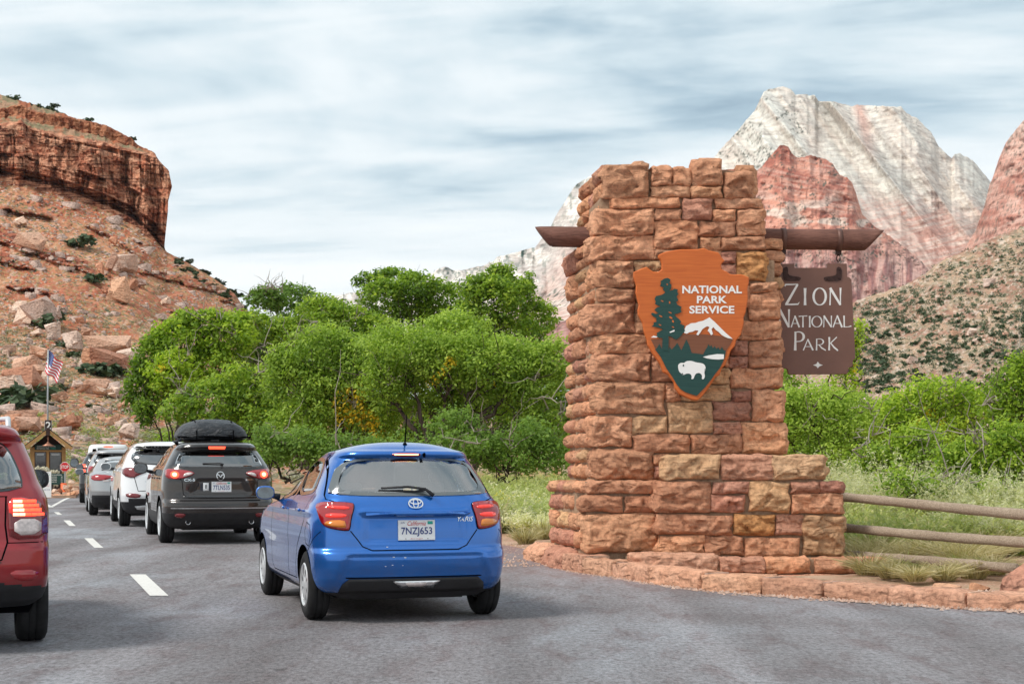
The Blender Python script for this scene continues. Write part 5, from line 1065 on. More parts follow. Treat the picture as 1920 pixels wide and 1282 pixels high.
for i in range(6500):
    px = rr.uniform(-60, 560); y0 = float(cl_base(px))+6; py = y0+(895-y0)*rr.rand()
    if rr.rand() > fbm(px/50, py/30, seed=202, o=3)*1.6-.2: continue
    p, d = on_sheet(tal_prof, tal_disp, px, py); s = rr.uniform(2., 5.5)*(1+.5*(py > 600))*(1.+3*(rr.rand() < .05))*.9*d/F; q = rr.normal(size=(8, 3))*.25+np.array([(a, b, c) for a in (-1, 1) for b in (-1, 1) for c in (-.5, .6)]); k = len(Vs)*8
    Vs.append(q*s*.6+p); Fs += [(k, k+1, k+3, k+2), (k+4, k+6, k+7, k+5), (k, k+4, k+5, k+1), (k+2, k+3, k+7, k+6), (k+1, k+5, k+7, k+3)]
tag(mobj('rubble', np.concatenate(Vs), np.array(Fs), BW), 'small loose sandstone rubble scattered over the red slope', 'rubble', kind='stuff')
BL = [(75, 585, 62, 46, 'w', 'large pale pink boulder high on the slope above the flag'), (38, 580, 34, 22, 'w', 'pale boulder touching the large pink one high on the slope'), (45, 596, 30, 22, 'w', 'smaller pale boulder below the pair high on the slope'), (97, 618, 26, 26, 'w', 'pale boulder beside a dark bush above the flag'),
 (210, 648, 82, 34, 'c', 'huge tilted layered slab left of the lime green tree'), (208, 682, 70, 34, 'r', 'big red brown boulder below the huge tilted slab'), (168, 675, 24, 34, 'r', 'upright red boulder left of the big red brown one'), (237, 668, 34, 22, 'w', 'pale boulder tucked under the tree edge beside the slab'), (136, 640, 30, 28, 'w', 'pale split boulder halfway between the flag and the slab'),
 (52, 690, 54, 28, 'c', 'broad pale rock ledge boulder left of the flag'), (50, 712, 70, 32, 'r', 'dark fronted red boulder left of the flag pole'), (25, 722, 50, 34, 'w', 'rounded pink boulder at the left below the ledge boulder'), (72, 690, 20, 24, 'w', 'small rounded boulder next to the broad ledge boulder'), (98, 705, 28, 22, 'w', 'pale boulder right behind the flag pole'),
 (180, 722, 42, 22, 'c', 'flat topped tan boulder in the sagebrush'), (195, 735, 36, 12, 'w', 'long flat pale stone below the tan boulder'), (215, 735, 34, 14, 'w', 'flat pale stone near the tree, right of the long one'), (8, 768, 36, 22, 'w', 'pale boulder at the left frame edge above the red car'), (45, 792, 66, 34, 'c', 'large rust red boulder behind the booth roof, left'), (16, 796, 40, 30, 'r', 'dark red boulder behind the red car roof'), (75, 790, 30, 26, 'c', 'pink boulder touching the large rust red one'),
 (127, 790, 40, 24, 'r', 'red boulder with dark underside right of the number two sign'), (210, 788, 34, 20, 'c', 'red flat boulder right of the booth'), (245, 808, 36, 24, 'w', 'pale broken boulder under the tree edge, above the white SUV'), (228, 796, 22, 14, 'w', 'small white rock above the van'), (235, 762, 30, 14, 'c', 'tan rock below the lime green tree edge'), (185, 767, 20, 10, 'w', 'small flat pale rock in the sagebrush'), (190, 780, 14, 12, 'c', 'small upright red rock in the sagebrush'), (145, 920, 20, 14, 'c', 'low rock at the road edge right of the stop sign'),
 (228, 545, 40, 40, 'c', 'big angular boulder below the long ledge on the slope'), (232, 495, 44, 30, 'w', 'large pale leaning slab under the red cliff point'), (208, 490, 20, 26, 'c', 'upright block left of the leaning slab'), (55, 450, 54, 30, 'c', 'overhanging block with a dark underside on the upper ledge'), (212, 452, 16, 12, 'r', 'small red block below the cliff foot'), (262, 530, 22, 8, 'w', 'thin pale slab with dark shadow right of the leaning slab'), (252, 535, 18, 18, 'r', 'red boulder beside the thin pale slab'),
 (200, 545, 16, 12, 'r', 'small red rock left of the angular boulder'), (310, 566, 18, 12, 'w', 'small pale rock low on the slope above the trees'), (68, 622, 22, 10, 'w', 'small white slab uphill from the flag'), (55, 640, 12, 12, 'w', 'small white stone above the flag'), (188, 505, 14, 22, 'r', 'narrow red block on the ledge'), (40, 415, 22, 12, 'w', 'small tan slab high under the cliff'), (70, 660, 36, 18, 'c', 'flat tan boulder above the flag'), (150, 600, 16, 10, 'r', 'small red stone beside the scree chute'), (165, 625, 26, 14, 'c', 'tan boulder above the tilted slab'), (112, 745, 30, 12, 'c', 'low tan boulder right of the flag pole'), (150, 720, 26, 12, 'w', 'low pale boulder in the grey brush'), (20, 655, 24, 14, 'w', 'pale boulder at the left above the ledge boulder')]
for i, (px, py, wx, hy, m, lb) in enumerate(BL):
    p, d = on_sheet(tal_prof, tal_disp, px, py+hy*.45); s = d/F; p = P(px, py+hy*.4, d-2.5); crag(p, wx*1.1*s, wx*s*.9, hy*1.35*s, 500+i, BM[m], lb, 'boulders on the red slope')
def dark_shrub_proto(seed):
    V, Fc, v = shrub_mesh('j', Ljun, seed, 150); return mesh_data('juniper', V, Fc, [Ljun], attr={'v': v})
JP = [dark_shrub_proto(60+i) for i in range(5)]
def juniper(px, py, hpx, prof, disp, label, group, r, name='juniper', wid=1.25):
    p, d = on_sheet(prof, disp, px, py); o = link(name, JP[r.randint(5)], None, tuple(p-np.array([0, 0, .05])), r.rand()*6.28); s = hpx*1.25*d/F; o.scale = (s*wid, s*wid, s); return tag(o, label, 'shrub', group)
rj = np.random.RandomState(5); JN = [0]; ORD = ['zeroth', 'first', 'second', 'third', 'fourth', 'fifth', 'sixth', 'seventh', 'eighth', 'ninth', 'tenth', 'eleventh', 'twelfth', 'thirteenth', 'fourteenth', 'fifteenth', 'sixteenth', 'seventeenth', 'eighteenth', 'nineteenth', 'twentieth', 'twenty first', 'twenty second', 'twenty third', 'twenty fourth', 'twenty fifth', 'twenty sixth', 'twenty seventh']
for px, py, h in sorted([(28, 185, 12), (95, 207, 14), (102, 212, 9), (165, 227, 10), (155, 230, 8), (60, 203, 9), (75, 200, 8), (200, 243, 5), (250, 262, 8), (40, 200, 7), (118, 215, 6), (138, 224, 6)]):
    dd = DB+50; p = P(px, py+2, dd); JN[0] += 1; o = link('juniper', JP[rj.randint(5)], None, tuple(p), rj.rand()*6); s = h*1.3*dd/F; o.scale = (s*1.1, s*1.1, s); tag(o, 'dark juniper on the rim of the red bluff, %s from the left' % ORD[JN[0]], 'shrub', 'junipers along the bluff rim')
for px, py, h, lb in [(152, 464, 26, 'round dark juniper alone on the slope under the cliff'), (172, 530, 22, 'dark bush beside the small ledge blocks'), (98, 615, 34, 'dark green bush beside the pale boulder above the flag'), (50, 765, 52, 'dark leafy bush behind the booth roof, left of the flag pole'), (168, 700, 26, 'olive bush below the red boulders, left one of two'), (205, 708, 30, 'wide olive bush below the red boulders, right one of two'), (180, 810-40, 16, 'small green bush in the middle of the sage'), (120, 650, 18, 'small dark bush right of the flag'), (138, 670, 16, 'small round green bush near the split boulder'), (118, 732, 12, 'tiny green bush right of the flag pole')]:
    juniper(px, py, h, tal_prof, tal_disp, lb, None, rj, 'bush' if h < 24 else 'juniper')
for i in range(26):
    px = 330+i*4.9+rj.uniform(-3, 3); py = float(cl_base(px))+rj.choice([0, 3, 8, 14, 22]); juniper(px, py, rj.uniform(5, 11), tal_prof, tal_disp, 'small dark juniper on the falling skyline, %s from the cliff foot' % ORD[i+1], 'junipers on the falling skyline', rj)
gd = lambda px, py: fbm(px/34+py/60, py/26-px/80, seed=210, o=3)
n = 0; rest = []
while n < 1800:
    px = rj.uniform(1590, 1990); s0 = float(rs_sky(px)); py = s0+(735-s0)*rj.rand()
    top = rj.rand() < .9*math.exp(-abs(py-s0)/7); 
    if rj.rand() > (gd(px, py)-.18)*1.6 and not top: continue
    h = rj.uniform(3.8, 8.2)*np.interp(py, [430, 720], [.75, 1.15]); rest.append((h, px, py)); n += 1
rest.sort(reverse=True)
for h, px, py in rest[:290]: juniper(px, py+2, h, rs_prof, rs_disp, 'dark green bush scattered on the dry slope right of the monument', 'bushes on the right hand slope', rj, 'bush', 1.0)
Vs, Fs, Ts = [], [], []; bs = [shrub_mesh('q', None, 80+i, 34) for i in range(4)]; o_ = 0
for h, px, py in rest[290:]:
    p, d = on_sheet(rs_prof, rs_disp, px, py+2); b = bs[rj.randint(4)]; Vs.append(b[0]*h*1.25*d/F*np.array([1.0, 1.0, 1])+p); Fs.append(b[1]+o_); Ts.append(b[2]); o_ += len(b[0])
tag(mobj('bushes', np.concatenate(Vs), np.concatenate(Fs), Ljun, attr={'v': np.concatenate(Ts)}), 'smaller dark bushes scattered over the right hand slope', 'brush', kind='stuff')
slope_scrub('dry_scrub', 'dry grey scrub dotted over the right hand slope', 1500, 6, rs_prof, rs_disp, (1590, 1990), lambda x: (float(rs_sky(x))+3, 740), Lsage, lambda x, y: 4.2)
for i, (px, py, wx, hy, m, lb) in enumerate([(1790, 625, 20, 9, 'c', 'tan boulder on the right hand slope'), (1820, 622, 18, 18, 'w', 'white boulder on the right hand slope'), (1712, 675, 22, 14, 'w', 'pale angular rock low on the right hand slope'), (1885, 628, 12, 10, 'c', 'small round boulder near the right edge of the slope'), (1855, 530, 20, 14, 'w', 'pale grey boulder in the middle of the right hand slope'), (1830, 640, 16, 9, 'w', 'small white rock below the white boulder'), (1760, 650, 12, 7, 'c', 'small tan rock among bushes on the slope')]):
    p, d = on_sheet(rs_prof, rs_disp, px, py+hy*.4); s = d/F; crag(p, wx*1.1*s, wx*s, hy*1.3*s, 560+i, BM[m], lb, 'boulders on the right hand slope')
# ------------------------------------------------------------------ vehicles
def paint(name, c, metal=.45, rough=.34, flake=.12):
    k = NT(name); k.set(rough, metal, .5, 1.); p = k.co(); f = k.noise(900, p, 1); dirt = k.noise(5, p, 5, .65)
    cc = k.ramp(f, [(.35, tuple(a*(1-flake) for a in c)), (.65, tuple(min(1, a*(1+flake)) for a in c))])
    sz = k.n('SeparateXYZ'); k.l(p, sz.inputs[0]); low = k.math('MULTIPLY', k.math('SUBTRACT', .75, sz.outputs[2], True), k.ramp(dirt, [(.42, (0, 0, 0)), (.72, (1, 1, 1))]))
    cc = k.mix(k.math('MULTIPLY', low, .45, True), cc, (.20, .14, .11)); k.col(cc)
    k.l(k.math('ADD', k.math('MULTIPLY', dirt, .06), .0, True), k.b.inputs['Coat Roughness'])
    # the inside of the shell is dark trim
    bf = k.n('NewGeometry').outputs['Backfacing']; dk = k.n('BsdfDiffuse'); dk.inputs[0].default_value = (.03, .03, .032, 1); mx = k.n('MixShader')
    k.l(bf, mx.inputs[0]); k.l(k.b.outputs[0], mx.inputs[1]); k.l(dk.outputs[0], mx.inputs[2]); k.l(mx.outputs[0], k.o.inputs[0]); return k.m
P_blue = paint('blue car paint', (.008, .135, .50), .55, .22); P_red = paint('deep red car paint', (.30, .006, .012), .5, .32); P_brn = paint('black brown car paint', (.026, .020, .018), .5, .26)
P_white = paint('white car paint', (.80, .81, .82), 0, .35, .02); P_silv = paint('silver car paint', (.42, .42, .42), .8, .35); P_blk = paint('black car paint', (.012, .012, .014), .3, .3)
M_tyre = simple('tyre rubber', (.018, .018, .019), .85, spec=.25, var=.35, vsc=9); M_plast = simple('black plastic trim', (.022, .022, .024), .55, spec=.35, var=.2, vsc=12); M_gap = simple('panel gap', (.004, .004, .005), .9, spec=.0)
M_gloss = simple('gloss black', (.006, .006, .007), .12, spec=.5, coat=1.); M_chr = simple('chrome', (.75, .76, .77), .12, 1.); M_alloy = simple('silver wheel', (.68, .69, .70), .38, .6); M_dalloy = simple('shadowed wheel barrel', (.03, .03, .032), .7)
M_lens = simple('red tail lamp lens', (.32, .004, .008), .12, spec=.5, coat=1.); M_lensd = simple('dark red lamp lens', (.16, .003, .006), .12, coat=1.); M_amber = simple('amber lamp lens', (.65, .19, .01), .15, coat=1.); M_clear = simple('clear lamp lens', (.60, .52, .50), .15, coat=1., var=.25, vsc=40)
M_lit = simple('lit brake lamp', (.8, .05, .02), .3, emit=(1, .07, .03), est=1.5); M_lit2 = simple('brake lamp core', (1, .5, .3), .3, emit=(1, .36, .18), est=2.0); M_litdim = simple('glowing lamp segment', (.7, .03, .02), .2, emit=(1, .05, .03), est=.22, coat=1.)
M_glass = glass_mat('clear car glass', (.80, .85, .85), boost=.26); M_tint = glass_mat('tinted car glass', (.10, .11, .115), boost=.20); M_tint2 = glass_mat('grey car glass', (.22, .25, .26), boost=.20); M_mir = simple('mirror glass', (.36, .41, .43), .02, 1.)
M_cg = glass_mat('clear side glass', (.9, .93, .93), boost=.0); M_bglass = glass_mat('blue van glass', (.30, .62, .78), boost=.14); M_seat = simple('dark seat cloth', (.045, .047, .052), .9, var=.2, vsc=20); M_seatg = simple('grey seat cloth', (.16, .17, .18), .9)
M_plate = simple('white licence plate', (.80, .81, .82), .4); M_pblue = simple('plate blue', (.02, .04, .20), .5); M_pred = simple('plate red', (.55, .02, .03), .5); M_pgrn = simple('registration sticker', (.03, .42, .34), .5)
def pip(poly, X, Y):
    ins = np.zeros(X.shape, bool); n = len(poly)
    for i in range(n):
        x1, y1 = poly[i]; x2, y2 = poly[(i+1) % n]
        c = ((y1 > Y) != (y2 > Y)) & (X < (x2-x1)*(Y-y1)/(y2-y1+1e-12)+x1); ins ^= c
    return ins
class Car:
    def __init__(s, name, label, rows, loc, yaw, mat, a=.45, n=3.4, b=.7, nf=2.6, crown=.055, wb=2.6, wr=.32, arch=.37, barrel=.035, cat='car', group=None, low=None, disp=None, zl=None, plastic=M_plast, ww=.20, wx=.85, group_=None):
        s.root = empty(name, tuple(loc), yaw); tag(s.root, label, cat, group); s.rz = yaw; s.loc = np.array(loc, float)
        rows = np.array(rows, float); s.z0, s.z1 = rows[0, 0], rows[-1, 0]; zz = np.arange(s.z0, s.z1+.0025, .0025)
        ker = np.exp(-(np.arange(-10, 11)/3.6)**2); ker /= ker.sum(); s.zz = zz; s.tab = []
        for j in (1, 2, 3):
            t = np.interp(zz, rows[:, 0], rows[:, j]); t2 = np.concatenate([2*t[0]-t[10:0:-1], t, 2*t[-1]-t[-2:-12:-1]]); s.tab.append(np.convolve(t2, ker, 'valid'))
        s.a, s.n, s.b, s.nf, s.barrel, s.disp, s.wb, s.arch, s.wr, s.mat, s.crown = a, n, b, nf, barrel, disp, wb, arch, wr, mat, crown
        s.low = low; s.plastic = plastic; s.ww = ww; s.wx = wx; s.side_w = []; s.rear_w = None; s.front_w = None; s.nz = zl or 74
        s.ym = wb/2; s.hl = wb/2+.9
    def T(s, z): z = np.clip(z, s.z0, s.z1); return [np.interp(z, s.zz, t) for t in s.tab]
    def D(s, x, y, z):
        x, y, z = np.broadcast_arrays(x, y, z); k = 1-s.barrel*((y-s.ym)/s.hl)**2; xo = x*k; yo = y
        if s.disp is not None:
            R_ = s.T(z)[0]; dxy = s.disp(x, y, z, R_); yo = y+dxy[0]; xo = xo*(1-dxy[1])
        return np.stack([xo, yo, z], -1)
    def rear(s, x, z):
        x, z = np.asarray(x, float), np.asarray(z, float); R_, F_, W_ = s.T(z); q = np.clip(np.abs(x)/W_, 0, 1); return s.D(x, R_+s.a*(1-(1-q**s.n)**(1/s.n)), z)
    def front(s, x, z):
        x, z = np.asarray(x, float), np.asarray(z, float); R_, F_, W_ = s.T(z); q = np.clip(np.abs(x)/W_, 0, 1); return s.D(x, F_-s.b*(1-(1-q**s.nf)**(1/s.nf)), z)
    def sx(s, y, z):
        R_, F_, W_ = s.T(z); t = np.clip((R_+s.a-y)/s.a, 0, 1); u_ = np.clip((y-F_+s.b)/s.b, 0, 1)
        return W_*(1-t**s.n)**(1/s.n)*(1-u_**s.nf)**(1/s.nf)
    def side(s, sg):
        def f(y, z): y, z = np.asarray(y, float), np.asarray(z, float); return s.D(sg*s.sx(y, z), y, z)
        return f
    def body(s):
        zs = np.linspace(s.z0, s.z1, s.nz); R_, F_, W_ = [t[:, None] for t in s.T(zs)]
        q1 = np.linspace(0, .86, 26); f0 = math.asin(.86**(s.n/2)); ph = np.linspace(f0, PI/2, 16)[1:]; q = np.concatenate([q1, np.sin(ph)**(2/s.n)]); q[-1] = 1
        cy = (1-np.minimum(q, 1)**s.n)**(1/s.n); xr = W_*q; yr = R_+s.a*(1-cy); nr = len(q)
        t = np.linspace(0, 1, 60)[1:]; ysd = (R_+s.a)+(F_-s.b-R_-s.a)*t; xs = W_+0*ysd
        ph = np.linspace(0, PI/2, 14)[1:]; xf = W_*np.cos(ph)**(2/s.nf); yf = F_-s.b+s.b*np.sin(ph)**(2/s.nf)
        HX = np.concatenate([xr, xs, xf], 1); HYy = np.concatenate([yr, ysd, yf], 1); nh = HX.shape[1]
        X_ = np.concatenate([HX, -HX[:, -2:0:-1]], 1); Y_ = np.concatenate([HYy, HYy[:, -2:0:-1]], 1); Z_ = zs[:, None]+0*X_; npz = X_.shape[1]
        # wheel arches: snap to the circle, then open
        kill = np.zeros(X_.shape, bool)
        for ya in (0, s.wb):
            dy, dz = Y_-ya, Z_-s.wr; r_ = np.hypot(dy, dz); m = (np.abs(X_) > .45) & (Y_ > R_+.03)
            near = m & (np.abs(r_-s.arch) < .034)
            k_ = np.where(near, s.arch/np.maximum(r_, 1e-6), 1); Y_ = ya+dy*k_; Z_ = np.where(near, s.wr+dz*k_, Z_)
            X_ = np.where(near, np.sign(X_)*s.sx(Y_, Z_), X_); kill |= m & (np.hypot(Y_-ya, Z_-s.wr) <= s.arch+.002)
        Pt = s.D(X_, Y_, Z_); I = np.arange(X_.size).reshape(X_.shape); J = np.roll(I, -1, 1)
        Fc = np.stack([I[:-1], J[:-1], J[1:], I[1:]], -1).reshape(-1, 4)
        fx, fy, fz = X_.ravel()[Fc].mean(1), Y_.ravel()[Fc].mean(1), Z_.ravel()[Fc].mean(1); ke = kill.ravel()[Fc].all(1)
        RR, FF, WW = s.T(fz); isr = fy < RR+s.a*.62; isf = (fy > FF-s.b*.75) & (np.abs(fx) < .80*WW); iss = ~isr & ~isf
        dele = ke.copy()
        for pl in s.side_w: dele |= iss & pip(pl, fy, fz)
        if s.rear_w is not None: dele |= isr & pip(s.rear_w, fx, fz)
        if s.front_w is not None: dele |= isf & pip(s.front_w, fx, fz)
        mi = np.zeros(len(Fc), int)
        if s.low is not None: mi = np.where(s.low(fx, fy, fz), 1, 0)
        V = Pt.reshape(-1, 3); keep = ~dele; Fc = Fc[keep]; mi = mi[keep]
        # roof
        top = Pt[-1]; c = np.array([0, top[:, 1].mean(), s.z1]); ks = [.985, .955, .91, .84, .74, .6, .42, .22]; base = len(V); add = []
        for k_ in ks:
            r_ = c+(top-c)*np.array([k_, k_, 1]); r_[:, 2] = s.z1+s.crown*(1-k_**2.4); add.append(r_)
        V = np.concatenate([V]+add+[c[None]+np.array([[0, 0, s.crown]])]); lastring = I[-1]; fr = []
        for ri in range(len(ks)):
            cur = base+ri*npz+np.arange(npz); fr.append(np.stack([lastring, np.roll(lastring, -1), np.roll(cur, -1), cur], 1)); lastring = cur
        ctr = len(V)-1; fr.append(np.stack([lastring, np.roll(lastring, -1), np.full(npz, ctr), np.full(npz, ctr)], 1))
        fr = np.concatenate(fr); Fl = [tuple(f) for f in Fc]+[tuple(dict.fromkeys(f.tolist())) for f in fr]; mi = list(mi)+[0]*len(fr)
        s.rootbody = mobj('body', V, Fl, [s.mat, s.plastic], s.root, True, midx=mi)
        # underside, arch linings
        R0, F0, W0 = s.T(s.z0+.02); m = MB(); m.box((0, (R0+F0)/2+.05, s.z0+.03), (2*W0-.50, F0-R0-.35, .10)); m.box((0, R0+.22, s.z0+.06), (2*W0-.32, .16, .12))
        m.box((0, s.wb/2, s.z0+.04), (2*W0-.12, s.wb-2*s.arch-.06, .10)); m.build('underbody', M_plast, s.root)
        for ya in (0, s.wb):
            for sg in (-1, 1):
                V2 = []; k_ = 18
                for i in range(k_+1):
                    an = -.25+(PI+.5)*i/k_; yy, zz_ = ya+s.arch*math.cos(an), s.wr+s.arch*math.sin(an)
                    xo = float(s.sx(np.array(yy), np.array(zz_)))*(1-s.barrel*((yy-s.ym)/s.hl)**2)-.004; V2 += [(sg*max(xo, .5), yy, zz_), (sg*.52, yy, zz_)]
                F2 = [(2*i, 2*i+1, 2*i+3, 2*i+2) for i in range(k_)]; V2.append((sg*.52, ya, s.wr)); F2 += [(2*i+1, 2*i+3, len(V2)-1) for i in range(k_)]
                mobj('arch_lining', V2, F2, M_gap, s.root)
        return s
    def nrm(s, mp, a, b, fl):
        e = .004; d1 = mp(a+e, b)-mp(a-e, b); d2 = mp(a, b+e)-mp(a, b-e); n_ = np.cross(d1, d2); n_ /= np.linalg.norm(n_, axis=-1, keepdims=True)+1e-9; return n_*fl
    def patch(s, mp, poly, mat, name, off=.004, grid=.06, thick=.012, sm=1, fl=1, parent=None, smooth=True, tilt=None):
        if sm: poly = smoothpoly(poly, sm)
        V2, Fc, nb = tri_poly(poly, grid, grid); a, b = V2[:, 0], V2[:, 1]; P0 = mp(a, b); N_ = s.nrm(mp, a, b, fl); V = P0+N_*off
        # boundary skirt
        ed = {}
        for f in Fc:
            for i in range(len(f)): e = (f[i], f[(i+1) % len(f)]); ed[e] = 1
        Fl = [tuple(f) for f in Fc]; k = len(V); V = np.concatenate([V, P0+N_*(off-thick)])
        for (i, j) in list(ed):
            if (j, i) not in ed: Fl.append((j, i, i+k, j+k))
        if fl < 0: Fl = [f[::-1] for f in Fl]
        o = mobj(name, V, Fl, mat, parent or s.root, False)
        if smooth: o.data.polygons.foreach_set('use_smooth', np.array([i < len(Fc) for i in range(len(Fl))]))
        return o
    def ribbon(s, mp, pts, wd, mat, name, off=.002, closed=False, fl=1, parent=None, step=.04, mb=None):
        pts = [np.array(p, float) for p in pts]
        if closed: pts = pts+[pts[0]]
        Q = []
        for i in range(len(pts)-1):
            n_ = max(1, int(np.linalg.norm(pts[i+1]-pts[i])/step)); Q += [pts[i]+(pts[i+1]-pts[i])*j/n_ for j in range(n_)]
        if not closed: Q.append(pts[-1])
        Q = np.array(Q); N = len(Q); t = np.roll(Q, -1, 0)-np.roll(Q, 1, 0)
        if not closed: t[0] = Q[1]-Q[0]; t[-1] = Q[-1]-Q[-2]
        t /= np.linalg.norm(t, axis=1)[:, None]+1e-9; nn = np.stack([-t[:, 1], t[:, 0]], 1)*wd/2
        A_ = Q+nn; B_ = Q-nn; V = []
        for H in (A_, B_):
            P0 = mp(H[:, 0], H[:, 1]); V.append(P0+s.nrm(mp, H[:, 0], H[:, 1], fl)*off)
        V = np.concatenate(V); M_ = N if closed else N-1; Fc = [(i, (i+1) % N, N+(i+1) % N, N+i) for i in range(M_)]
        if mb is not None: mb.add(V, Fc); return
        return mobj(name, V, Fc, mat, parent or s.root, True)
    def text(s, mp, txt, cx, cz, w_, h_, mat, off=.006, shear=0, fl=1, bold=0., name='lettering', parent=None, mirror=1):
        V2, Fc, _ = text2d(txt, shear, bold); a = cx+(V2[:, 0]-.5)*w_*mirror; b = cz+(V2[:, 1]-.5)*h_; V = mp(a, b)+s.nrm(mp, a, b, fl)*off
        return mobj(name, V, Fc, mat, parent or s.root)
    def glass(s, mp, poly, mat, frame=.035, name='window', fl=1, off=-.002, gasket=True):
        s.patch(mp, poly, mat, name, off=off, thick=.003, sm=1, fl=fl, grid=.12)
        if gasket: s.ribbon(mp, smoothpoly(poly, 2), frame, M_gloss, 'window_surround', off=.003, closed=True, fl=fl)
    def wheel(s, sg, ya, spokes=8, rim=.19, style='alloy', det=True):
        r, w_ = s.wr, s.ww; cx = sg*(s.wx-w_/2); e = empty('wheel', (cx, ya, r), 0, s.root)
        pr = [(rim-.01, -w_/2+.03), (rim, -w_/2+.004), (r-.05, -w_/2), (r-.018, -w_/2+.014), (r-.004, -w_/2+.035), (r, -w_/2+.05), (r, -.03), (r-.007, -.028), (r-.007, -.020), (r, -.018), (r, .018), (r-.007, .02), (r-.007, .028), (r, .03), (r, w_/2-.05), (r-.004, w_/2-.035), (r-.018, w_/2-.014), (r-.05, w_/2), (rim, w_/2-.004), (rim-.01, w_/2-.03)]
        MB().lathe(pr, 40).build('tyre', M_tyre, e, True)
        m = MB(); f = sg; m.lathe([(rim+.004, f*(w_/2-.004)), (rim-.006, f*(w_/2+.004)), (rim-.022, f*(w_/2-.006)), (rim-.03, f*(w_/2-.06)), (rim-.035, -f*w_/2*.8)], 32)
        hub = f*(w_/2-.012)
        if style == 'cover':
            m.lathe([(.0001, hub+f*.014), (.03, hub+f*.013), (.075, hub+f*.004), (.085, hub)], 28)
            for i in range(spokes):
                a0 = 2*PI*i/spokes; c_, s_ = math.cos(a0), math.sin(a0); w1, w2 = .075, .10; r1, r2 = .06, rim-.012; q = []
                for (rr_, ww_) in ((r1, w1*.62), ((r1+r2)/2, w1*.62), (r2, w2)):
                    for sd_ in (-1, 1): q.append((hub+f*.006*(rr_ < .12), rr_*c_-sd_*ww_/2*s_, rr_*s_+sd_*ww_/2*c_))
                m.add(q, [(0, 1, 3, 2), (2, 3, 5, 4)])
        else:
            m.lathe([(.0001, hub+f*.006), (.035, hub+f*.005), (.05, hub-f*.004), (.05, hub-f*.03)], 20)
            for i in range(spokes):
                a0 = 2*PI*i/spokes; c_, s_ = math.cos(a0), math.sin(a0); q = []
                for (rr_, ww_, dx) in ((.035, .05, 0), (rim*.6, .034, -.004), (rim-.012, .045, -.002)):
                    for sd_ in (-1, 1):
                        for dd in (0, -.03): q.append((hub+f*(dx+dd), rr_*c_-sd_*ww_/2*s_, rr_*s_+sd_*ww_/2*c_))
                m.add(q, [(0, 2, 6, 4), (4, 6, 10, 8), (0, 4, 5, 1), (4, 8, 9, 5), (2, 3, 7, 6), (6, 7, 11, 10)])
        m.build('rim', M_alloy, e, False)
        MB().lathe([(.0001, hub-f*.05), (rim-.02, hub-f*.05)], 24).build('barrel_shade_disc', M_dalloy, e)  # near-black disc behind the spokes, coloured as the shade inside the wheel
        return e
    def wheels(s, **k):
        for ya in (0, s.wb):
            for sg in (-1, 1): s.wheel(sg, ya, **k)
    def mirror(s, sg, y, z, sz=(.20, .11, .15), mat=None, reach=.18, x0=None, glassm=None, target=None):
        x0 = x0 if x0 is not None else float(s.sx(np.array(y), np.array(z-.08)))
        bm = bmesh.new(); bmesh.ops.create_uvsphere(bm, u_segments=20, v_segments=12, radius=.5)
        V = np.array([v.co[:] for v in bm.verts]); Fc = [[v.index for v in f.verts] for f in bm.faces]; bm.free()
        V = np.sign(V)*np.abs(V*2)**.78/2; V[:, 1] = np.where(V[:, 1] < -.12, -.12+.15*(V[:, 1]+.12), V[:, 1]); c = np.array([sg*(x0+reach), y, z])
        e = empty('side_mirror', tuple(c), 0, s.root); mobj('mirror_housing', V*np.array(sz)*1., Fc, mat or s.mat, e, True)
        MB().tube([(-sg*(reach+.02), .03, -sz[2]*.35), (-sg*sz[0]*.3, .02, -sz[2]*.2)], [.035, .022], 8).build('mirror_arm', M_plast, e, True)
        k_ = 24; pts = [(sz[0]*.44*np.sign(math.cos(a))*abs(math.cos(a))**.8, -.215*sz[1], sz[2]*.42*np.sign(math.sin(a))*abs(math.sin(a))**.8) for a in np.linspace(0, 2*PI, k_, endpoint=False)]
        o = MB().add([(0, -.215*sz[1], 0)]+pts, [(0, 1+i, 1+(i+1) % k_) for i in range(k_)]).build('mirror_glass', M_mir, e)
        if target is not None:      # the glass is angled so that it shows the seat beside it
            cw, sw = math.cos(s.rz), math.sin(s.rz); Mw = s.loc+np.array([c[0]*cw-c[1]*sw, c[0]*sw+c[1]*cw, c[2]]); t = np.array(target); Tw = s.loc+np.array([t[0]*cw-t[1]*sw, t[0]*sw+t[1]*cw, t[2]])
            v1 = np.array([0, 0, EYE])-Mw; v2 = Tw-Mw; n_ = v1/np.linalg.norm(v1)+v2/np.linalg.norm(v2); n_ = Vector(n_/np.linalg.norm(n_)); n_.rotate(Matrix.Rotation(-s.rz, 3, 'Z'))
            o.location = (0, -.045, 0); o.rotation_mode = 'QUATERNION'; o.rotation_quaternion = Vector((0, -1, 0)).rotation_difference(n_)
        return e
    def seats(s, rear=True, y0=.45, zt=1.18, mat=None, fy=1.35):
        m = MB(); m.box((0, y0, .62), (1.15, .18, .62), bev=.05)
        m.build('rear_bench', mat or M_seat, s.root, True)
        for x in (-.38, 0, .38): MB().box((x, y0-.03, zt-.14), (.25, .09, .17), bev=.03).build('headrest', mat or M_seat, s.root, True)
        for x in (-.36, .36):
            m = MB(); m.box((x, fy, .70), (.48, .16, .72), bev=.06); m.box((x, fy-.02, zt), (.26, .10, .20), bev=.035); m.tube([(x-.05, fy, 1.0), (x-.05, fy, zt)], .008, 6); m.tube([(x+.05, fy, 1.0), (x+.05, fy, zt)], .008, 6); m.build('front_seat', mat or M_seat, s.root, True)
        m = MB(); m.box((0, s.wb-.55, .86), (1.35, .4, .2), bev=.05); m.build('dashboard', M_seat, s.root, True)
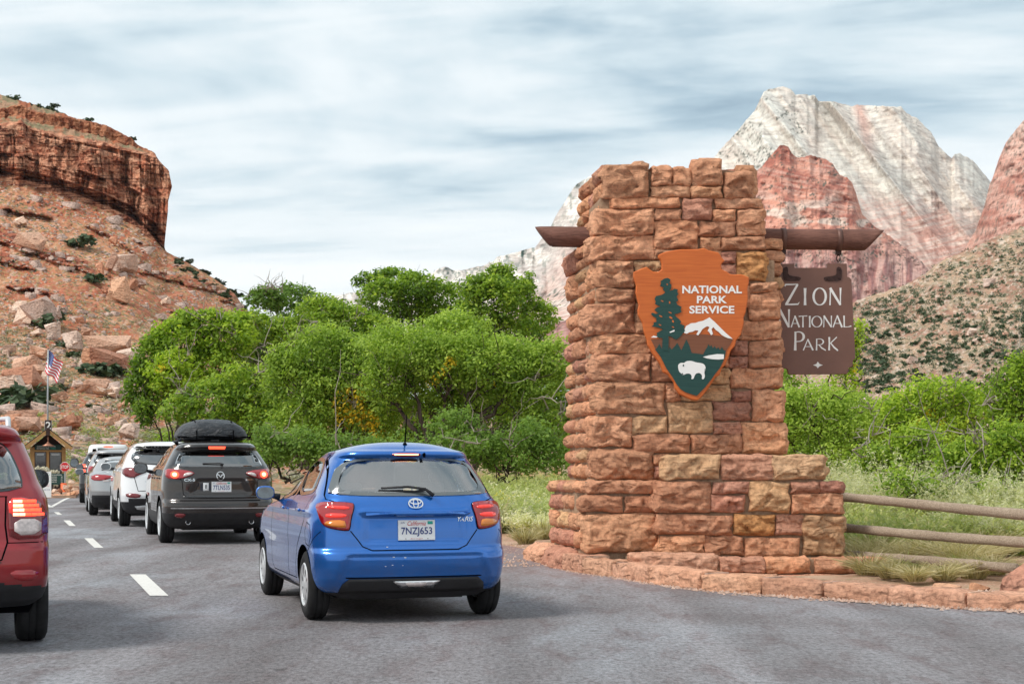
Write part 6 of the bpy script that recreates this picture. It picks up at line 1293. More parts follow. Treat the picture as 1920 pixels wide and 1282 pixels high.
        m = MB(); R0, F0, W0 = s.T(.5); m.box((0, .9, .34), (1.3, 2.6, .06)); m.build('floor_pan', M_seat, s.root)
        t = [( -.36+.18*math.cos(a), fy+.42+.05*math.sin(a), .98+.17*math.sin(a)) for a in np.linspace(0, 2*PI, 20)]; MB().tube(t, .014, 6, False).build('steering_wheel', M_seat, s.root, True)
    def wiper(s, pts, mp, w0=.016):
        V = []
        m = MB(); q = []
        for (a, b, h) in pts:
            p = mp(np.array(a), np.array(b)); n_ = s.nrm(mp, np.array(a), np.array(b), 1); q.append(p+n_*h)
        m.tube(q, [w0*.6]+[w0*.75]*(len(q)-2)+[w0*1.3], 6); m.build('rear_wiper', M_plast, s.root, True)
    def plate(s, mp, cx, cz, w_, h_, num, stick='JUN', off=.014, frame=None):
        e = s.patch(mp, [(cx-w_/2, cz-h_/2), (cx+w_/2, cz-h_/2), (cx+w_/2, cz+h_/2), (cx-w_/2, cz+h_/2)], M_plate, 'licence_plate', off=off, sm=0, grid=.2, thick=.012, smooth=False)
        if frame: s.ribbon(mp, [(cx-w_/2, cz-h_/2), (cx+w_/2, cz-h_/2), (cx+w_/2, cz+h_/2), (cx-w_/2, cz+h_/2)], .010, frame, 'plate_frame', off=off+.002, closed=True, parent=e)
        s.text(mp, num, cx, cz-h_*.08, w_*.84, h_*.46, M_pblue, off=off+.002, bold=.012, parent=e)
        s.text(mp, 'California', cx, cz+h_*.34, w_*.50, h_*.22, M_pred, off=off+.002, shear=.35, parent=e)
        s.text(mp, stick, cx-w_*.38, cz+h_*.36, w_*.11, h_*.10, M_pblue, off=off+.002, parent=e)
        s.patch(mp, [(cx+w_*.30, cz+h_*.29), (cx+w_*.44, cz+h_*.29), (cx+w_*.44, cz+h_*.44), (cx+w_*.30, cz+h_*.44)], M_pgrn, 'registration_sticker', off=off+.002, sm=0, grid=.2, thick=.001, parent=e)
        s.text(mp, 'dmv.ca.gov', cx, cz-h_*.42, w_*.34, h_*.07, M_pred, off=off+.002, parent=e)
        for q in (-1, 1): s.patch(mp, [(cx+q*w_*.30+.004*math.cos(a), cz-h_*.42+.004*math.sin(a)) for a in np.linspace(0, 2*PI, 7)[:-1]], M_gap, 'screw', off=off+.003, sm=0, grid=.1, thick=.001, parent=e)
def mir2(poly): return [(-x, z) for x, z in poly][::-1]
def person(name, label, loc, rz=0, hair=(.45, .43, .40), shirt=(.12, .14, .2), group=None):
    e = empty(name, loc, rz); tag(e, label, 'person', group)
    J = [(0, 0, .0), (0, .02, .22), (0, .02, .42), (0, 0, .54), (0, -.0, .64), (-.17, 0, .46), (-.22, -.0, .22), (-.17, .22, .12), (.17, 0, .46), (.22, 0, .22), (.17, .22, .12), (-.1, .1, -.02), (-.12, .45, .02), (.1, .1, -.02), (.12, .45, .02)]
    E = [(0, 1), (1, 2), (2, 3), (3, 4), (2, 5), (5, 6), (6, 7), (2, 8), (8, 9), (9, 10), (0, 11), (11, 12), (0, 13), (13, 14)]
    Rr = [.15, .15, .13, .055, .09, .065, .05, .035, .065, .05, .035, .10, .07, .10, .07]
    me = bpy.data.meshes.new(name); me.from_pydata(J, E, []); o = link('clothes', me, e)
    o.modifiers.new('s', 'SKIN')
    for v, r_ in zip(me.skin_vertices[0].data, Rr): v.radius = (r_, r_*.8)
    me.skin_vertices[0].data[0].use_root = True
    o.modifiers.new('u', 'SUBSURF').levels = 1; o.modifiers['u'].render_levels = 1
    me.materials.append(simple('shirt cloth', shirt, .9))
    bm = bmesh.new(); bmesh.ops.create_uvsphere(bm, u_segments=24, v_segments=18, radius=1)
    V = np.array([v.co[:] for v in bm.verts]); Fc = [[v.index for v in f.verts] for f in bm.faces]; bm.free()
    V = V*np.array([.075, .095, .118]); V[:, 0] *= 1-.25*ss(-.02, -.11, V[:, 2]); f_ = -1
    def bumpv(c, rad, h): 
        d_ = np.linalg.norm(V-np.array(c), axis=1); w_ = np.exp(-(d_/rad)**2)[:, None]; return w_*np.array(h)
    V = V+bumpv((0, -.095, -.012), .018, (0, -.026, 0))+bumpv((-.03, -.085, .018), .014, (0, .012, 0))+bumpv((.03, -.085, .018), .014, (0, .012, 0))+bumpv((0, -.09, -.055), .018, (0, -.006, 0))
    V[:, 1] *= -1; Fc = [f[::-1] for f in Fc]
    sk = simple('skin', (.52, .30, .22), .55); hd = mobj('head', V+np.array([0, .015, .70]), Fc, sk, e, True)
    m = MB()
    for x in (-.03, .03): m.lathe([(.0001, .094), (.008, .092), (.010, .084)], 10, 'Y', (x, .010, .718))
    m.build('eyes', simple('eye', (.05, .04, .04), .3), e, True); MB().box((0, .104, .645), (.045, .01, .009), bev=.003).build('mouth', simple('lips', (.38, .12, .11), .5), e)
    V3 = V*1.10; keep = [f for f in Fc if (V3[f, 2].mean() > .035) or (V3[f, 1].mean() < .02 and V3[f, 2].mean() > -.07)]
    mobj('hair', V3+np.array([0, .012, .71]), keep, simple('hair', hair, .8, var=.4, vsc=60), e, True)
    return e
# ================= blue hatchback
yaw = math.radians(17.5); fw = np.array([-math.sin(yaw), math.cos(yaw), 0]); rt = np.array([math.cos(yaw), math.sin(yaw), 0])
def ydisp(x, y, z, R_):
    ax = np.abs(x); rear = (1-ss(R_+.16, R_+.34, y))
    rec = ss(.46, .42, ax)*ss(.665, .69, z)*ss(.905, .885, z)*.030          # number plate recess
    crease = .035*ss(.60, .57, z)*ss(.42, .50, z)*ss(.45, .72, ax+.55*(z-.35))*rear   # cut of the bumper corners
    under = .05*ss(.50, .40, z)*ss(.66, .50, ax)
    shoulder = -.016*np.exp(-((z-.93)/.035)**2)*(1-rear); door = .012*np.exp(-((z-.55)/.14)**2)*(1-rear)
    return rear*(rec+.026*ss(.597, .555, z)*ss(.0, .035, (.600+.35*(.6-z))-ax)+under*.2-.022*np.exp(-((z-.935)/.016)**2)*ss(.50, .46, ax)), shoulder*.9+door
rows = [(.20, -.46, 3.16, .70), (.27, -.54, 3.24, .79), (.31, -.57, 3.27, .815), (.37, -.60, 3.30, .83), (.46, -.625, 3.31, .842), (.54, -.635, 3.30, .847), (.595, -.615, 3.29, .848), (.625, -.575, 3.28, .847), (.70, -.572, 3.26, .846), (.78, -.568, 3.2, .842), (.86, -.56, 3.05, .835), (.94, -.545, 2.55, .822), (1.0, -.525, 2.02, .802), (1.04, -.505, 1.86, .775), (1.07, -.485, 1.78, .752), (1.20, -.405, 1.50, .695), (1.33, -.315, 1.22, .630), (1.385, -.27, 1.09, .598), (1.395, -.325, 1.05, .590), (1.435, -.325, .95, .560), (1.448, -.28, .85, .53), (1.458, -.2, .78, .50)]
loc = np.array([-.80, 12.5, 0])+.6*fw
rows = [(z, R_, F_, w_*1.025) for z, R_, F_, w_ in rows]
Y_ = Car('hatchback', 'blue hatchback waiting in the lane, the nearest car beside the stone monument', rows, loc, yaw, P_blue, wb=2.51, wr=.298, arch=.345, disp=ydisp, n=3.2, a=.42, wx=.845, ww=.185, crown=.066, low=lambda x, y, z: (z < .262), zl=92)
sw1 = [(.80, 1.055), (1.66, 1.0), (1.12, 1.345), (.80, 1.372)]; sw2 = [(-.02, 1.125), (.10, 1.085), (.74, 1.055), (.74, 1.372), (.32, 1.375), (.14, 1.33)]
rw = [(-.71, 1.06), (.71, 1.06), (.70, 1.12), (.575, 1.378), (0, 1.388), (-.575, 1.378), (-.70, 1.12)]; fwin = [(-.62, 1.07), (.62, 1.07), (.46, 1.36), (-.46, 1.36)]
Y_.side_w = [sw1, sw2]; Y_.rear_w = [(x*.92, 1.085+(z-1.065)*.90) for x, z in rw]; Y_.front_w = fwin
Y_.body(); Y_.wheels(spokes=8, rim=.185, style='cover')
# rear glass with a dark printed border
mp = Y_.rear; Y_.patch(mp, rw, M_glass, 'rear_window', off=.006, thick=.004, sm=2, grid=.1)
oo = smoothpoly(rw, 3); inn = smoothpoly([(-.52, 1.088), (.52, 1.088), (.64, 1.12), (.57, 1.29), (.48, 1.357), (0, 1.366), (-.48, 1.357), (-.57, 1.29), (-.64, 1.12)], 3)
def ring_patch(s, mp, o1, o2, mat, name, off):
    k = 96
    def rs(P_):
        A = np.array(P_+[P_[0]]); c = np.array([0, np.mean([q[1] for q in P_])]); an = np.arctan2(A[:-1, 1]-c[1], A[:-1, 0]-c[0]); o_ = np.argsort(an); A = A[:-1][o_]; an = an[o_]; t = np.linspace(-PI, PI, k, endpoint=False)
        return np.stack([np.interp(t, np.r_[an-2*PI, an, an+2*PI], np.tile(A[:, 0], 3)), np.interp(t, np.r_[an-2*PI, an, an+2*PI], np.tile(A[:, 1], 3))], 1)
    A, B = rs(o1), rs(o2); V = []
    L_ = [A*(1-t)+B*t for t in np.linspace(0, 1, 5)]
    for q in L_: V.append(mp(q[:, 0], q[:, 1])+s.nrm(mp, q[:, 0], q[:, 1], 1)*off)
    Fc = [(j*k+i, j*k+(i+1) % k, (j+1)*k+(i+1) % k, (j+1)*k+i) for j in range(4) for i in range(k)]
    return mobj(name, np.concatenate(V), Fc, mat, s.root, True)
M_frit = simple('printed glass border', (.10, .115, .12), .10, spec=.6, coat=1.)
ring_patch(Y_, mp, oo, inn, M_frit, 'window_border', .0075)
for sg in (-1, 1):
    sm_ = Y_.side(sg); fl = sg
    for q in (sw1, sw2): Y_.glass(sm_, q, M_tint2, .03, fl=fl)
    Y_.ribbon(sm_, [(.77, 1.05), (.77, 1.38)], .075, M_gloss, 'door_pillar', off=.004, fl=fl)
    m = MB()
    for pts in ([(.77, 1.05), (.765, .62), (.80, .33)], [(1.72, .98), (1.78, .75), (1.80, .42), (1.72, .33), (.42, .33)], [(-.03, 1.10), (.0, .85), (.12, .74), (.30, .62), (.40, .45), (.42, .33)]): Y_.ribbon(sm_, pts, .007, M_gap, 'x', off=.0015, fl=fl, mb=m)
    m.build('door_gaps', M_gap, Y_.root)
    for yy in (.18, 1.0): 
        p = sm_(np.array(yy), np.array(.935)); MB().box(p+(sg*.022, 0, 0), (.022, .17, .026), bev=.008).build('door_handle', P_blue, Y_.root, True)
    Y_.ribbon(sm_, [(-.30, .72), (-.26, .82), (-.14, .84), (-.08, .76), (-.12, .66), (-.24, .64)], .006, M_gap, 'fuel_flap_gap' if sg < 0 else 'side_gap', off=.0015, closed=True, fl=fl) if sg < 0 else None
    Y_.mirror(sg, 1.60, 1.06, (.18, .13, .13), P_blue, .12, target=(sg*9, -14, -1.2))
    # tail lamp wraps round the corner: lens, lower amber part, clear cells
    def wrap(u, z, sg=sg):      # u: metres round the corner from x = .45
        u = np.asarray(u, float); z = np.asarray(z, float); R_, F_, W_ = Y_.T(z); t = np.linspace(0, 1, 60)
        th0 = np.arcsin(np.clip((.45/W_), 0, 1)**(Y_.n/2)); out_x = np.empty(u.shape); out_y = np.empty(u.shape)
        for idx in np.ndindex(u.shape):
            w_, r_ = W_[idx] if W_.shape else float(W_), R_[idx] if R_.shape else float(R_); th = th0[idx] if th0.shape else float(th0)
            ph = th+(PI/2-th)*t; xx = w_*np.sin(ph)**(2/Y_.n); yy = r_+Y_.a*(1-np.cos(ph)**(2/Y_.n)); xx = np.r_[xx, w_]; yy = np.r_[yy, r_+Y_.a+.6]
            L_ = np.r_[0, np.cumsum(np.hypot(np.diff(xx), np.diff(yy)))]; out_x[idx] = np.interp(u[idx], L_, xx); out_y[idx] = np.interp(u[idx], L_, yy)
        return Y_.D(sg*out_x, out_y, z)
    lamp = Y_.patch(wrap, [(.07, .98), (.085, 1.005), (.34, 1.01), (.43, .985), (.40, .93), (.36, .84), (.30, .80), (.13, .775), (.115, .80), (.105, .88)], M_lens, 'tail_lamp', off=.016, thick=.03, fl=sg, grid=.04)
    Y_.ribbon(wrap, smoothpoly([(.07, .98), (.085, 1.005), (.34, 1.01), (.43, .985), (.40, .93), (.36, .84), (.30, .80), (.13, .775), (.115, .80), (.105, .88)], 2), .012, M_gap, 'lamp_gap', off=.008, closed=True, fl=sg)
    Y_.patch(wrap, [(.16, .865), (.30, .86), (.335, .83), (.28, .812), (.15, .795), (.145, .83)], M_amber, 'indicator', off=.0195, thick=.004, fl=sg, grid=.05, parent=lamp)
    Y_.patch(wrap, [(.11, .975), (.30, .98), (.30, .955), (.115, .945)], M_litdim, 'lamp_cell', off=.0195, thick=.004, fl=sg, grid=.05, parent=lamp)
    Y_.patch(wrap, [(.13, .915), (.31, .92), (.32, .878), (.15, .88)], M_litdim, 'lamp_cell', off=.0195, thick=.004, fl=sg, grid=.05, parent=lamp)
m = MB()
for pts in ([(-.60, 1.41), (-.625, 1.385), (-.735, 1.07), (-.735, 1.035), (-.62, 1.0)], [(.60, 1.41), (.625, 1.385), (.735, 1.07), (.735, 1.035), (.62, 1.0)], [(-.56, .775), (-.50, .70), (-.46, .645), (-.38, .612), (.38, .612), (.46, .645), (.50, .70), (.56, .775)]): Y_.ribbon(mp, pts, .009, M_gap, 'x', off=.0015, mb=m)
m.build('tailgate_gap', M_gap, Y_.root)
Y_.patch(mp, [(-.44, .933), (.50, .933), (.46, .905), (-.40, .905)], P_blue, 'tailgate_handle_bar', off=.034, thick=.04, sm=1)
Y_.patch(mp, [(-.185+.011*math.cos(a), .918+.011*math.sin(a)) for a in np.linspace(0, 2*PI, 9)[:-1]], M_gap, 'lock', off=.037, thick=.003, sm=0)
Y_.plate(mp, 0.015, .775, .325, .168, '7NZJ653', frame=None)
# emblem of three ovals
def oval(cx, cz, rx, rz, k=20): return [(cx+rx*math.cos(a), cz+rz*math.sin(a)) for a in np.linspace(0, 2*PI, k, endpoint=False)]
m = MB()
for q in ((0.01, .995, .062, .040, .010), (0.01, .995, .022, .037, .008), (0.01, 1.010, .048, .018, .008)): Y_.ribbon(mp, oval(*q[:4]), q[4], M_chr, 'x', off=.012, closed=True, step=.01, mb=m)
m.build('emblem', M_chr, Y_.root)
Y_.text(mp, 'YARIS', .455, .865, .135, .040, M_chr, off=.008, shear=.3, bold=.0)
Y_.patch(mp, [(-.145, 1.40), (.10, 1.40), (.105, 1.425), (-.15, 1.425)], M_lens, 'high_brake_lamp', off=.008, thick=.01, sm=1)
Y_.patch(mp, [(-.13, 1.408), (.085, 1.408), (.085, 1.418), (-.13, 1.418)], M_lit2, 'brake_lamp_strip', off=.011, thick=.003, sm=0)
Y_.patch(mp, oval(.135, 1.412, .013, .013, 10), M_gap, 'washer_nozzle', off=.018, thick=.02, sm=0)
Y_.wiper([(-.28, 1.112, .03), (-.05, 1.118, .04), (.10, 1.095, .05), (.17, 1.045, .035)], mp); Y_.wiper([(-.30, 1.105, .012), (0, 1.09, .016), (.10, 1.09, .045)], mp, .010)
# bumper: black lower grille with a light reflector bar
Y_.patch(mp, [(-.57, .376), (.57, .376), (.625, .33), (.645, .262), (-.645, .262), (-.625, .33)], M_plast, 'bumper_insert', off=.012, thick=.03, sm=0)
Y_.patch(mp, [(-.20, .362), (.22, .362), (.16, .305), (-.13, .305)], M_chr, 'reflector_bar', off=.024, thick=.02, sm=0)
Y_.patch(mp, [(-.09, .348), (.10, .348), (.075, .318), (-.06, .318)], M_clear, 'reverse_lamp', off=.027, thick=.004, sm=0)
Y_.ribbon(mp, [(-.60, .385), (.60, .385)], .010, M_gap, 'bumper_shadow_gap', off=.003)
for q in ((-.78, .60), ): 
    for sg in (-1, 1): Y_.ribbon(Y_.side(sg), [(-.42, .77), (-.30, .66), (-.20, .60)], .006, M_gap, 'bumper_gap', off=.0015, fl=sg)
for (x, z, r_) in ((-.20, .555, .006), (-.10, .55, .006), (-.21, .49, .004), (-.27, .48, .004), (-.12, .485, .003), (-.25, .64, .005)): Y_.patch(mp, [(x-r_*1.8, z-r_*.4), (x+r_*1.8, z-r_*.5), (x+r_*1.5, z+r_*.5), (x-r_, z+r_*.6)], M_plate, 'paint_chip', off=.0015, thick=.001, sm=0)
Y_.seats(zt=1.22, mat=M_seatg, fy=1.25)
a0 = np.array([0.02, -.10, 1.50]); MB().tube([a0, a0+(0, -.07, .26)], [.007, .004], 6).build('antenna', M_gap, Y_.root, True); MB().lathe([(.0001, .03), (.012, .028), (.028, .0)], 12, 'Z', a0-(0, 0, .012)).build('antenna_base', M_gap, Y_.root, True)
Y_.glass(Y_.front, fwin, M_glass, .03, fl=-1, name='windscreen')
# ================= black brown SUV with roof bag
yaw = math.radians(18); fw = np.array([-math.sin(yaw), math.cos(yaw), 0])
def mdisp(x, y, z, R_):
    ax = np.abs(x); rear = (1-ss(R_+.16, R_+.34, y)); return rear*(ss(.50, .44, ax+.5*(z-.85))*ss(.80, .83, z)*ss(1.06, 1.02, z)*.04), .012*np.exp(-((z-.65)/.15)**2)*(1-rear)
rows = [(.24, -.55, 3.4, .78), (.30, -.70, 3.5, .86), (.40, -.80, 3.55, .90), (.50, -.86, 3.57, .915), (.60, -.88, 3.57, .92), (.68, -.87, 3.56, .92), (.72, -.82, 3.55, .92), (.85, -.80, 3.52, .92), (1.0, -.80, 3.4, .91), (1.10, -.78, 3.0, .90), (1.20, -.74, 2.3, .875), (1.27, -.70, 2.0, .84), (1.40, -.58, 1.8, .77), (1.52, -.47, 1.5, .695), (1.545, -.56, 1.45, .68), (1.60, -.57, 1.3, .64), (1.63, -.48, 1.15, .60)]
loc = np.array([-4.66, 23.93, gz(24)])+.88*fw
c = Car('suv', 'black brown SUV with a black cargo bag on its roof, ahead of the blue hatchback', rows, loc, yaw, P_brn, wb=2.70, wr=.36, arch=.42, disp=mdisp, wx=.90, ww=.225, crown=.05, n=3.0, a=.5, low=lambda x, y, z: (z < .50) | ((z < .56) & (np.hypot(y, z-.36) < .50)), zl=74, cat='suv')
c.side_w = [[(.05, 1.27), (.85, 1.235), (.85, 1.54), (.25, 1.52)], [(.92, 1.235), (1.85, 1.18), (1.35, 1.50), (.92, 1.54)]]
rw = [(-.72, 1.25), (-.60, 1.235), (.60, 1.235), (.72, 1.25), (.70, 1.32), (.60, 1.50), (-.60, 1.50), (-.70, 1.32)]
c.rear_w = [(x*.93, 1.25+(z-1.235)*.9) for x, z in rw]; c.front_w = [(-.7, 1.28), (.7, 1.28), (.55, 1.52), (-.55, 1.52)]
c.body(); c.wheels(spokes=10, rim=.24); mp = c.rear
c.glass(mp, rw, M_tint, .03, 'rear_window', off=.004); c.glass(c.front, c.front_w, M_glass, .03, 'windscreen', fl=-1)
c.patch(mp, [(-.60, 1.595), (.60, 1.595), (.63, 1.51), (-.63, 1.51)], M_gloss, 'spoiler_panel', off=.01, thick=.02)
c.patch(mp, [(-.17, 1.575), (.11, 1.575), (.10, 1.545), (-.16, 1.545)], M_lit, 'high_brake_lamp', off=.016, thick=.01, sm=0)
for sg in (-1, 1):
    q = [(.40, 1.13), (.48, 1.175), (.70, 1.20), (.845, 1.21), (.86, 1.12), (.84, 1.06), (.72, 1.04), (.62, 1.055)]
    L_ = c.patch(mp, [(sg*x, z) for x, z in q][::sg], M_lens, 'tail_lamp', off=.02, thick=.03)
    c.patch(mp, [(sg*x, z) for x, z in [(.42, 1.13), (.50, 1.155), (.58, 1.13), (.60, 1.075)]][::sg], M_clear, 'reverse_lamp', off=.025, thick=.006, parent=L_)
    c.patch(mp, oval(sg*.72, 1.115, .062, .055, 14), M_lit, 'brake_lamp', off=.026, thick=.006, sm=0, parent=L_); c.patch(mp, oval(sg*.72, 1.115, .034, .030, 14), M_lit2, 'brake_lamp_core', off=.029, thick=.003, sm=0, parent=L_)
    c.patch(mp, [(sg*x, z) for x, z in [(.56, .50), (.74, .505), (.72, .44), (.60, .43)]][::sg], M_lensd, 'reflector', off=.012, thick=.02)
    p = mp(np.array(sg*.52), np.array(.36)); MB().lathe([(.030, .10), (.042, .0), (.042, -.05), (.036, -.055), (.034, .04)], 16, 'Y', p+(0, .04, 0)).build('exhaust_pipe', M_chr, c.root, True)
    sm_ = c.side(sg)
    for q in c.side_w: c.glass(sm_, q, M_tint, .035, fl=sg)
    c.ribbon(sm_, [(-.1, 1.27), (.3, 1.57), (.9, 1.60), (1.4, 1.54)], .02, M_chr if 0 else M_plast, 'roof_trim', off=.006, fl=sg)
    m = MB()
    for pts in ([(.885, 1.24), (.88, .7), (.92, .42)], [(1.95, 1.15), (2.02, .8), (2.0, .45)], [(.05, 1.25), (.10, .95), (.35, .75), (.5, .45)]): c.ribbon(sm_, pts, .009, M_gap, 'x', off=.0015, fl=sg, mb=m)
    m.build('door_gaps', M_gap, c.root)
    for yy in (.25, 1.15): MB().box(sm_(np.array(yy), np.array(1.06))+(sg*.022, 0, 0), (.022, .19, .03), bev=.008).build('door_handle', P_brn, c.root, True)
    c.mirror(sg, 1.85, 1.22, (.24, .15, .19), P_brn, .17, target=(sg*9, -14, -1.2))
c.plate(mp, .02, .925, .325, .165, '7TLN535', 'JUL', off=-.01+.012)
pk = c.patch(mp, [(-.28, .86), (-.19, .86), (-.19, .99), (-.28, .99)], M_plate, 'windowed_pass', off=.006, thick=.01, sm=0); c.text(mp, '8', -.235, .93, .03, .06, M_gap, off=.009, parent=pk)
c.patch(mp, [(-.60, .79), (.62, .79), (.64, .735), (-.62, .735)], M_gloss, 'tailgate_lower_trim', off=.006, thick=.01); c.ribbon(mp, [(-.66, .705), (.66, .705)], .012, M_gap, 'bumper_gap', off=.004)
c.ribbon(mp, [(-.66, 1.20), (-.70, 1.10), (-.62, 1.02), (-.60, .80), (-.50, .74)], .009, M_gap, 'tailgate_gap', off=.003); c.ribbon(mp, [(.66, 1.20), (.70, 1.10), (.62, 1.02), (.60, .80), (.50, .74)], .009, M_gap, 'tailgate_gap', off=.003)
c.ribbon(mp, [(-.8, .585), (.8, .585)], .016, M_chr, 'bumper_trim_line', off=.006)
m = MB(); c.ribbon(mp, oval(0, 1.10, .062, .062), .010, M_chr, 'x', off=.014, closed=True, step=.015, mb=m); c.ribbon(mp, [(-.056, 1.115), (-.03, 1.115), (0, 1.078), (.03, 1.115), (.056, 1.115)], .012, M_chr, 'x', off=.014, mb=m); m.build('emblem', M_chr, c.root)
c.text(mp, 'CX-5', -.50, 1.035, .17, .045, M_chr, off=.008, bold=.02); c.text(mp, 'SKYACTIV', .48, 1.035, .13, .022, M_chr, off=.008, bold=.02)
c.wiper([(-.28, 1.285, .02), (0, 1.275, .04), (.05, 1.255, .04)], mp, .02); c.seats(zt=1.36, fy=1.5)
# the cargo bag
CW, SW = math.cos(yaw), math.sin(yaw)
bag = empty('cargo_bag', (loc[0]+(-.55)*SW*-1*-1, loc[1]+.55*CW, loc[2]+1.67), yaw); tag(bag, 'soft black cargo bag strapped to the roof of the black brown SUV', 'bag')
M_bag = NT('black bag fabric'); M_bag.set(.42, spec=.5); M_bag.col((.020, .024, .030)); M_bag.bump(M_bag.noise(4.5, M_bag.map(M_bag.co(), (1, 1, 2.5)), 5, .6, 1.4), .9, .06); M_bag = M_bag.m
nu, nv = 64, 30; V = []
for j in range(nv+1):
    ph = PI*j/nv
    for i in range(nu):
        th = 2*PI*i/nu; cx_, cy_ = np.sign(math.cos(th))*abs(math.cos(th))**.55, np.sign(math.sin(th))*abs(math.sin(th))**.55; s_ = math.sin(ph)**.42; zz_ = math.cos(ph)
        top_ = .27*np.sign(zz_)*abs(zz_)**.8 if zz_ > 0 else .09*zz_; x_, y_ = .60*cx_*s_, .62*cy_*s_; x_ *= 1-.13*max(zz_, 0)
        wr_ = .030*(abs(vn(x_*4, y_*4+zz_*3, seed=301)-.5)*2-.5)+.02*(fbm(x_*9, y_*7, zz_*5, 302)-.5)
        V.append((x_*(1+wr_), y_, .09+top_*(1-.30*(abs(x_)/.6)**3)+wr_*1.1))
Fc = [(j*nu+i, j*nu+(i+1) % nu, (j+1)*nu+(i+1) % nu, (j+1)*nu+i) for j in range(nv) for i in range(nu)]
mobj('bag_body', V, [f[::-1] for f in Fc], M_bag, bag, True); m = MB()
for x in (-.3, .3): m.tube([(x, -.64, .03), (x, -.6, .16), (x, -.4, .32), (x*.95, .1, .37), (x, .6, .2)], .012, 5)
m.tube([(-.60, -.5, .07), (0, -.655, .07), (.60, -.5, .07)], .014, 5); m.build('strap', M_gap, bag, True)
MB().box((0, -.60, .0), (.14, .05, .05), bev=.01).build('buckle', M_plast, bag); MB().tube([(-.55, -.55, .02), (-.66, -.6, -.02), (-.60, -.5, -.05)], .03, 6).build('loose_flap', M_bag, bag, True)
# ================= simple vehicles further up
def queue_car(name, label, rows, px, s, yawd, mat, glass, wb=2.7, wr=.33, arch=.39, wx=.88, cat='car', rw=None, sw=None, low=None, lamps=(), R0=.9, mirrorz=1.1, mirmat=None, crown=.05, fw_=None, a=.45, rail=False, seats=True, ribs=None, mirsz=(.22, .14, .16), reach=.16, zadd=0, wheel=True):
    yaw = math.radians(yawd); fw = np.array([-math.sin(yaw), math.cos(yaw), 0]); d = F/s; loc = np.array([(px-CX)/s, d, gz(d)+zadd])+R0*fw
    c = Car(name, label, rows, loc, yaw, mat, wb=wb, wr=wr, arch=arch, wx=wx, ww=.22, crown=crown, low=low, cat=cat, a=a, n=3.0, zl=64)
    c.side_w = sw or []; c.rear_w = [(x*.94, z) for x, z in rw] if rw else None; c.front_w = fw_; c.body(); c.wheels(spokes=7, rim=.21); mp = c.rear
    if rw: c.glass(mp, rw, glass, .035, 'rear_window', off=.004)
    if fw_: c.glass(c.front, fw_, M_glass, .03, 'windscreen', fl=-1)
    for sg in (-1, 1):
        for q in c.side_w: c.glass(c.side(sg), q, M_tint, .04, fl=sg)
        m = MB()
        for pts in ([(.885, mirrorz+.1), (.88, .7), (.92, .42)], [(1.95, mirrorz), (2.02, .8), (2.0, .45)], [(.05, mirrorz+.1), (.10, .95), (.35, .75), (.5, .45)]): c.ribbon(c.side(sg), pts, .010, M_gap, 'x', off=.0015, fl=sg, mb=m)
        m.build('door_gaps', M_gap, c.root)
        for yy in (.25, 1.15): MB().box(c.side(sg)(np.array(yy), np.array(mirrorz-.08))+(sg*.022, 0, 0), (.022, .19, .03), bev=.008).build('door_handle', mat, c.root, True)
        c.mirror(sg, 1.8, mirrorz, mirsz, mirmat or mat, reach, target=(sg*9, -14, -1.2))
        for (nm, q, m_) in lamps: c.patch(mp, [(sg*x, z) for x, z in q][::sg], m_, nm, off=.015, thick=.025)
        if rail: MB().tube([c.side(sg)(np.array(y), np.array(c.z1-.01))+(0, 0, h) for y, h in ((.0, .0), (.1, .07), (.9, .09), (1.5, .03))], .02, 8).build('roof_rail', M_alloy, c.root, True)
    if seats: c.seats(zt=1.3, fy=1.5)
    return c
srow = [(.26, -.60, 3.4, .80), (.34, -.76, 3.5, .88), (.50, -.86, 3.55, .93), (.62, -.90, 3.57, .94), (.80, -.88, 3.55, .94), (1.0, -.86, 3.4, .93), (1.12, -.83, 2.9, .915), (1.22, -.77, 2.2, .88), (1.30, -.71, 1.95, .84), (1.45, -.57, 1.7, .77), (1.55, -.48, 1.5, .70), (1.575, -.60, 1.4, .685), (1.62, -.60, 1.2, .65), (1.66, -.5, 1.1, .60)]
c = queue_car('suv', 'white SUV in the queue between the black brown SUV and the silver sedan', srow, 318, 95, 18.2, P_white, M_tint, wr=.36, arch=.42, wx=.92, cat='suv', rw=[(-.74, 1.24), (.74, 1.24), (.66, 1.54), (-.66, 1.54)], sw=[[(.0, 1.27), (.85, 1.24), (.85, 1.56), (.2, 1.54)], [(.92, 1.24), (1.9, 1.2), (1.4, 1.52), (.92, 1.56)]], fw_=[(-.7, 1.28), (.7, 1.28), (.55, 1.54), (-.55, 1.54)], low=lambda x, y, z: (z < .50) | ((z < .58) & (np.abs(x) < .80) & (y < -.5)), lamps=[('tail_lamp', [(.42, 1.10), (.60, 1.17), (.90, 1.18), (.90, 1.02), (.72, .97), (.60, 1.03)], M_lensd), ('reflector', [(.55, .66), (.85, .68), (.84, .60), (.60, .58)], M_lensd)], mirrorz=1.2, R0=.9)
c.patch(c.rear, [(-.66, 1.61), (.66, 1.61), (.68, 1.57), (-.68, 1.57)], M_gloss, 'spoiler_edge', off=.012, thick=.02); c.ribbon(c.rear, [(-.74, 1.16), (-.68, .95), (-.62, .72), (.62, .72), (.68, .95), (.74, 1.16)], .012, M_gap, 'tailgate_gap', off=.003)
c.patch(c.rear, [(-.70, .45), (.70, .45), (.60, .33), (-.60, .33)], M_alloy, 'skid_plate', off=.012, thick=.02); c.text(c.rear, 'SANTA FE', -.35, .90, .26, .035, M_chr, off=.008)
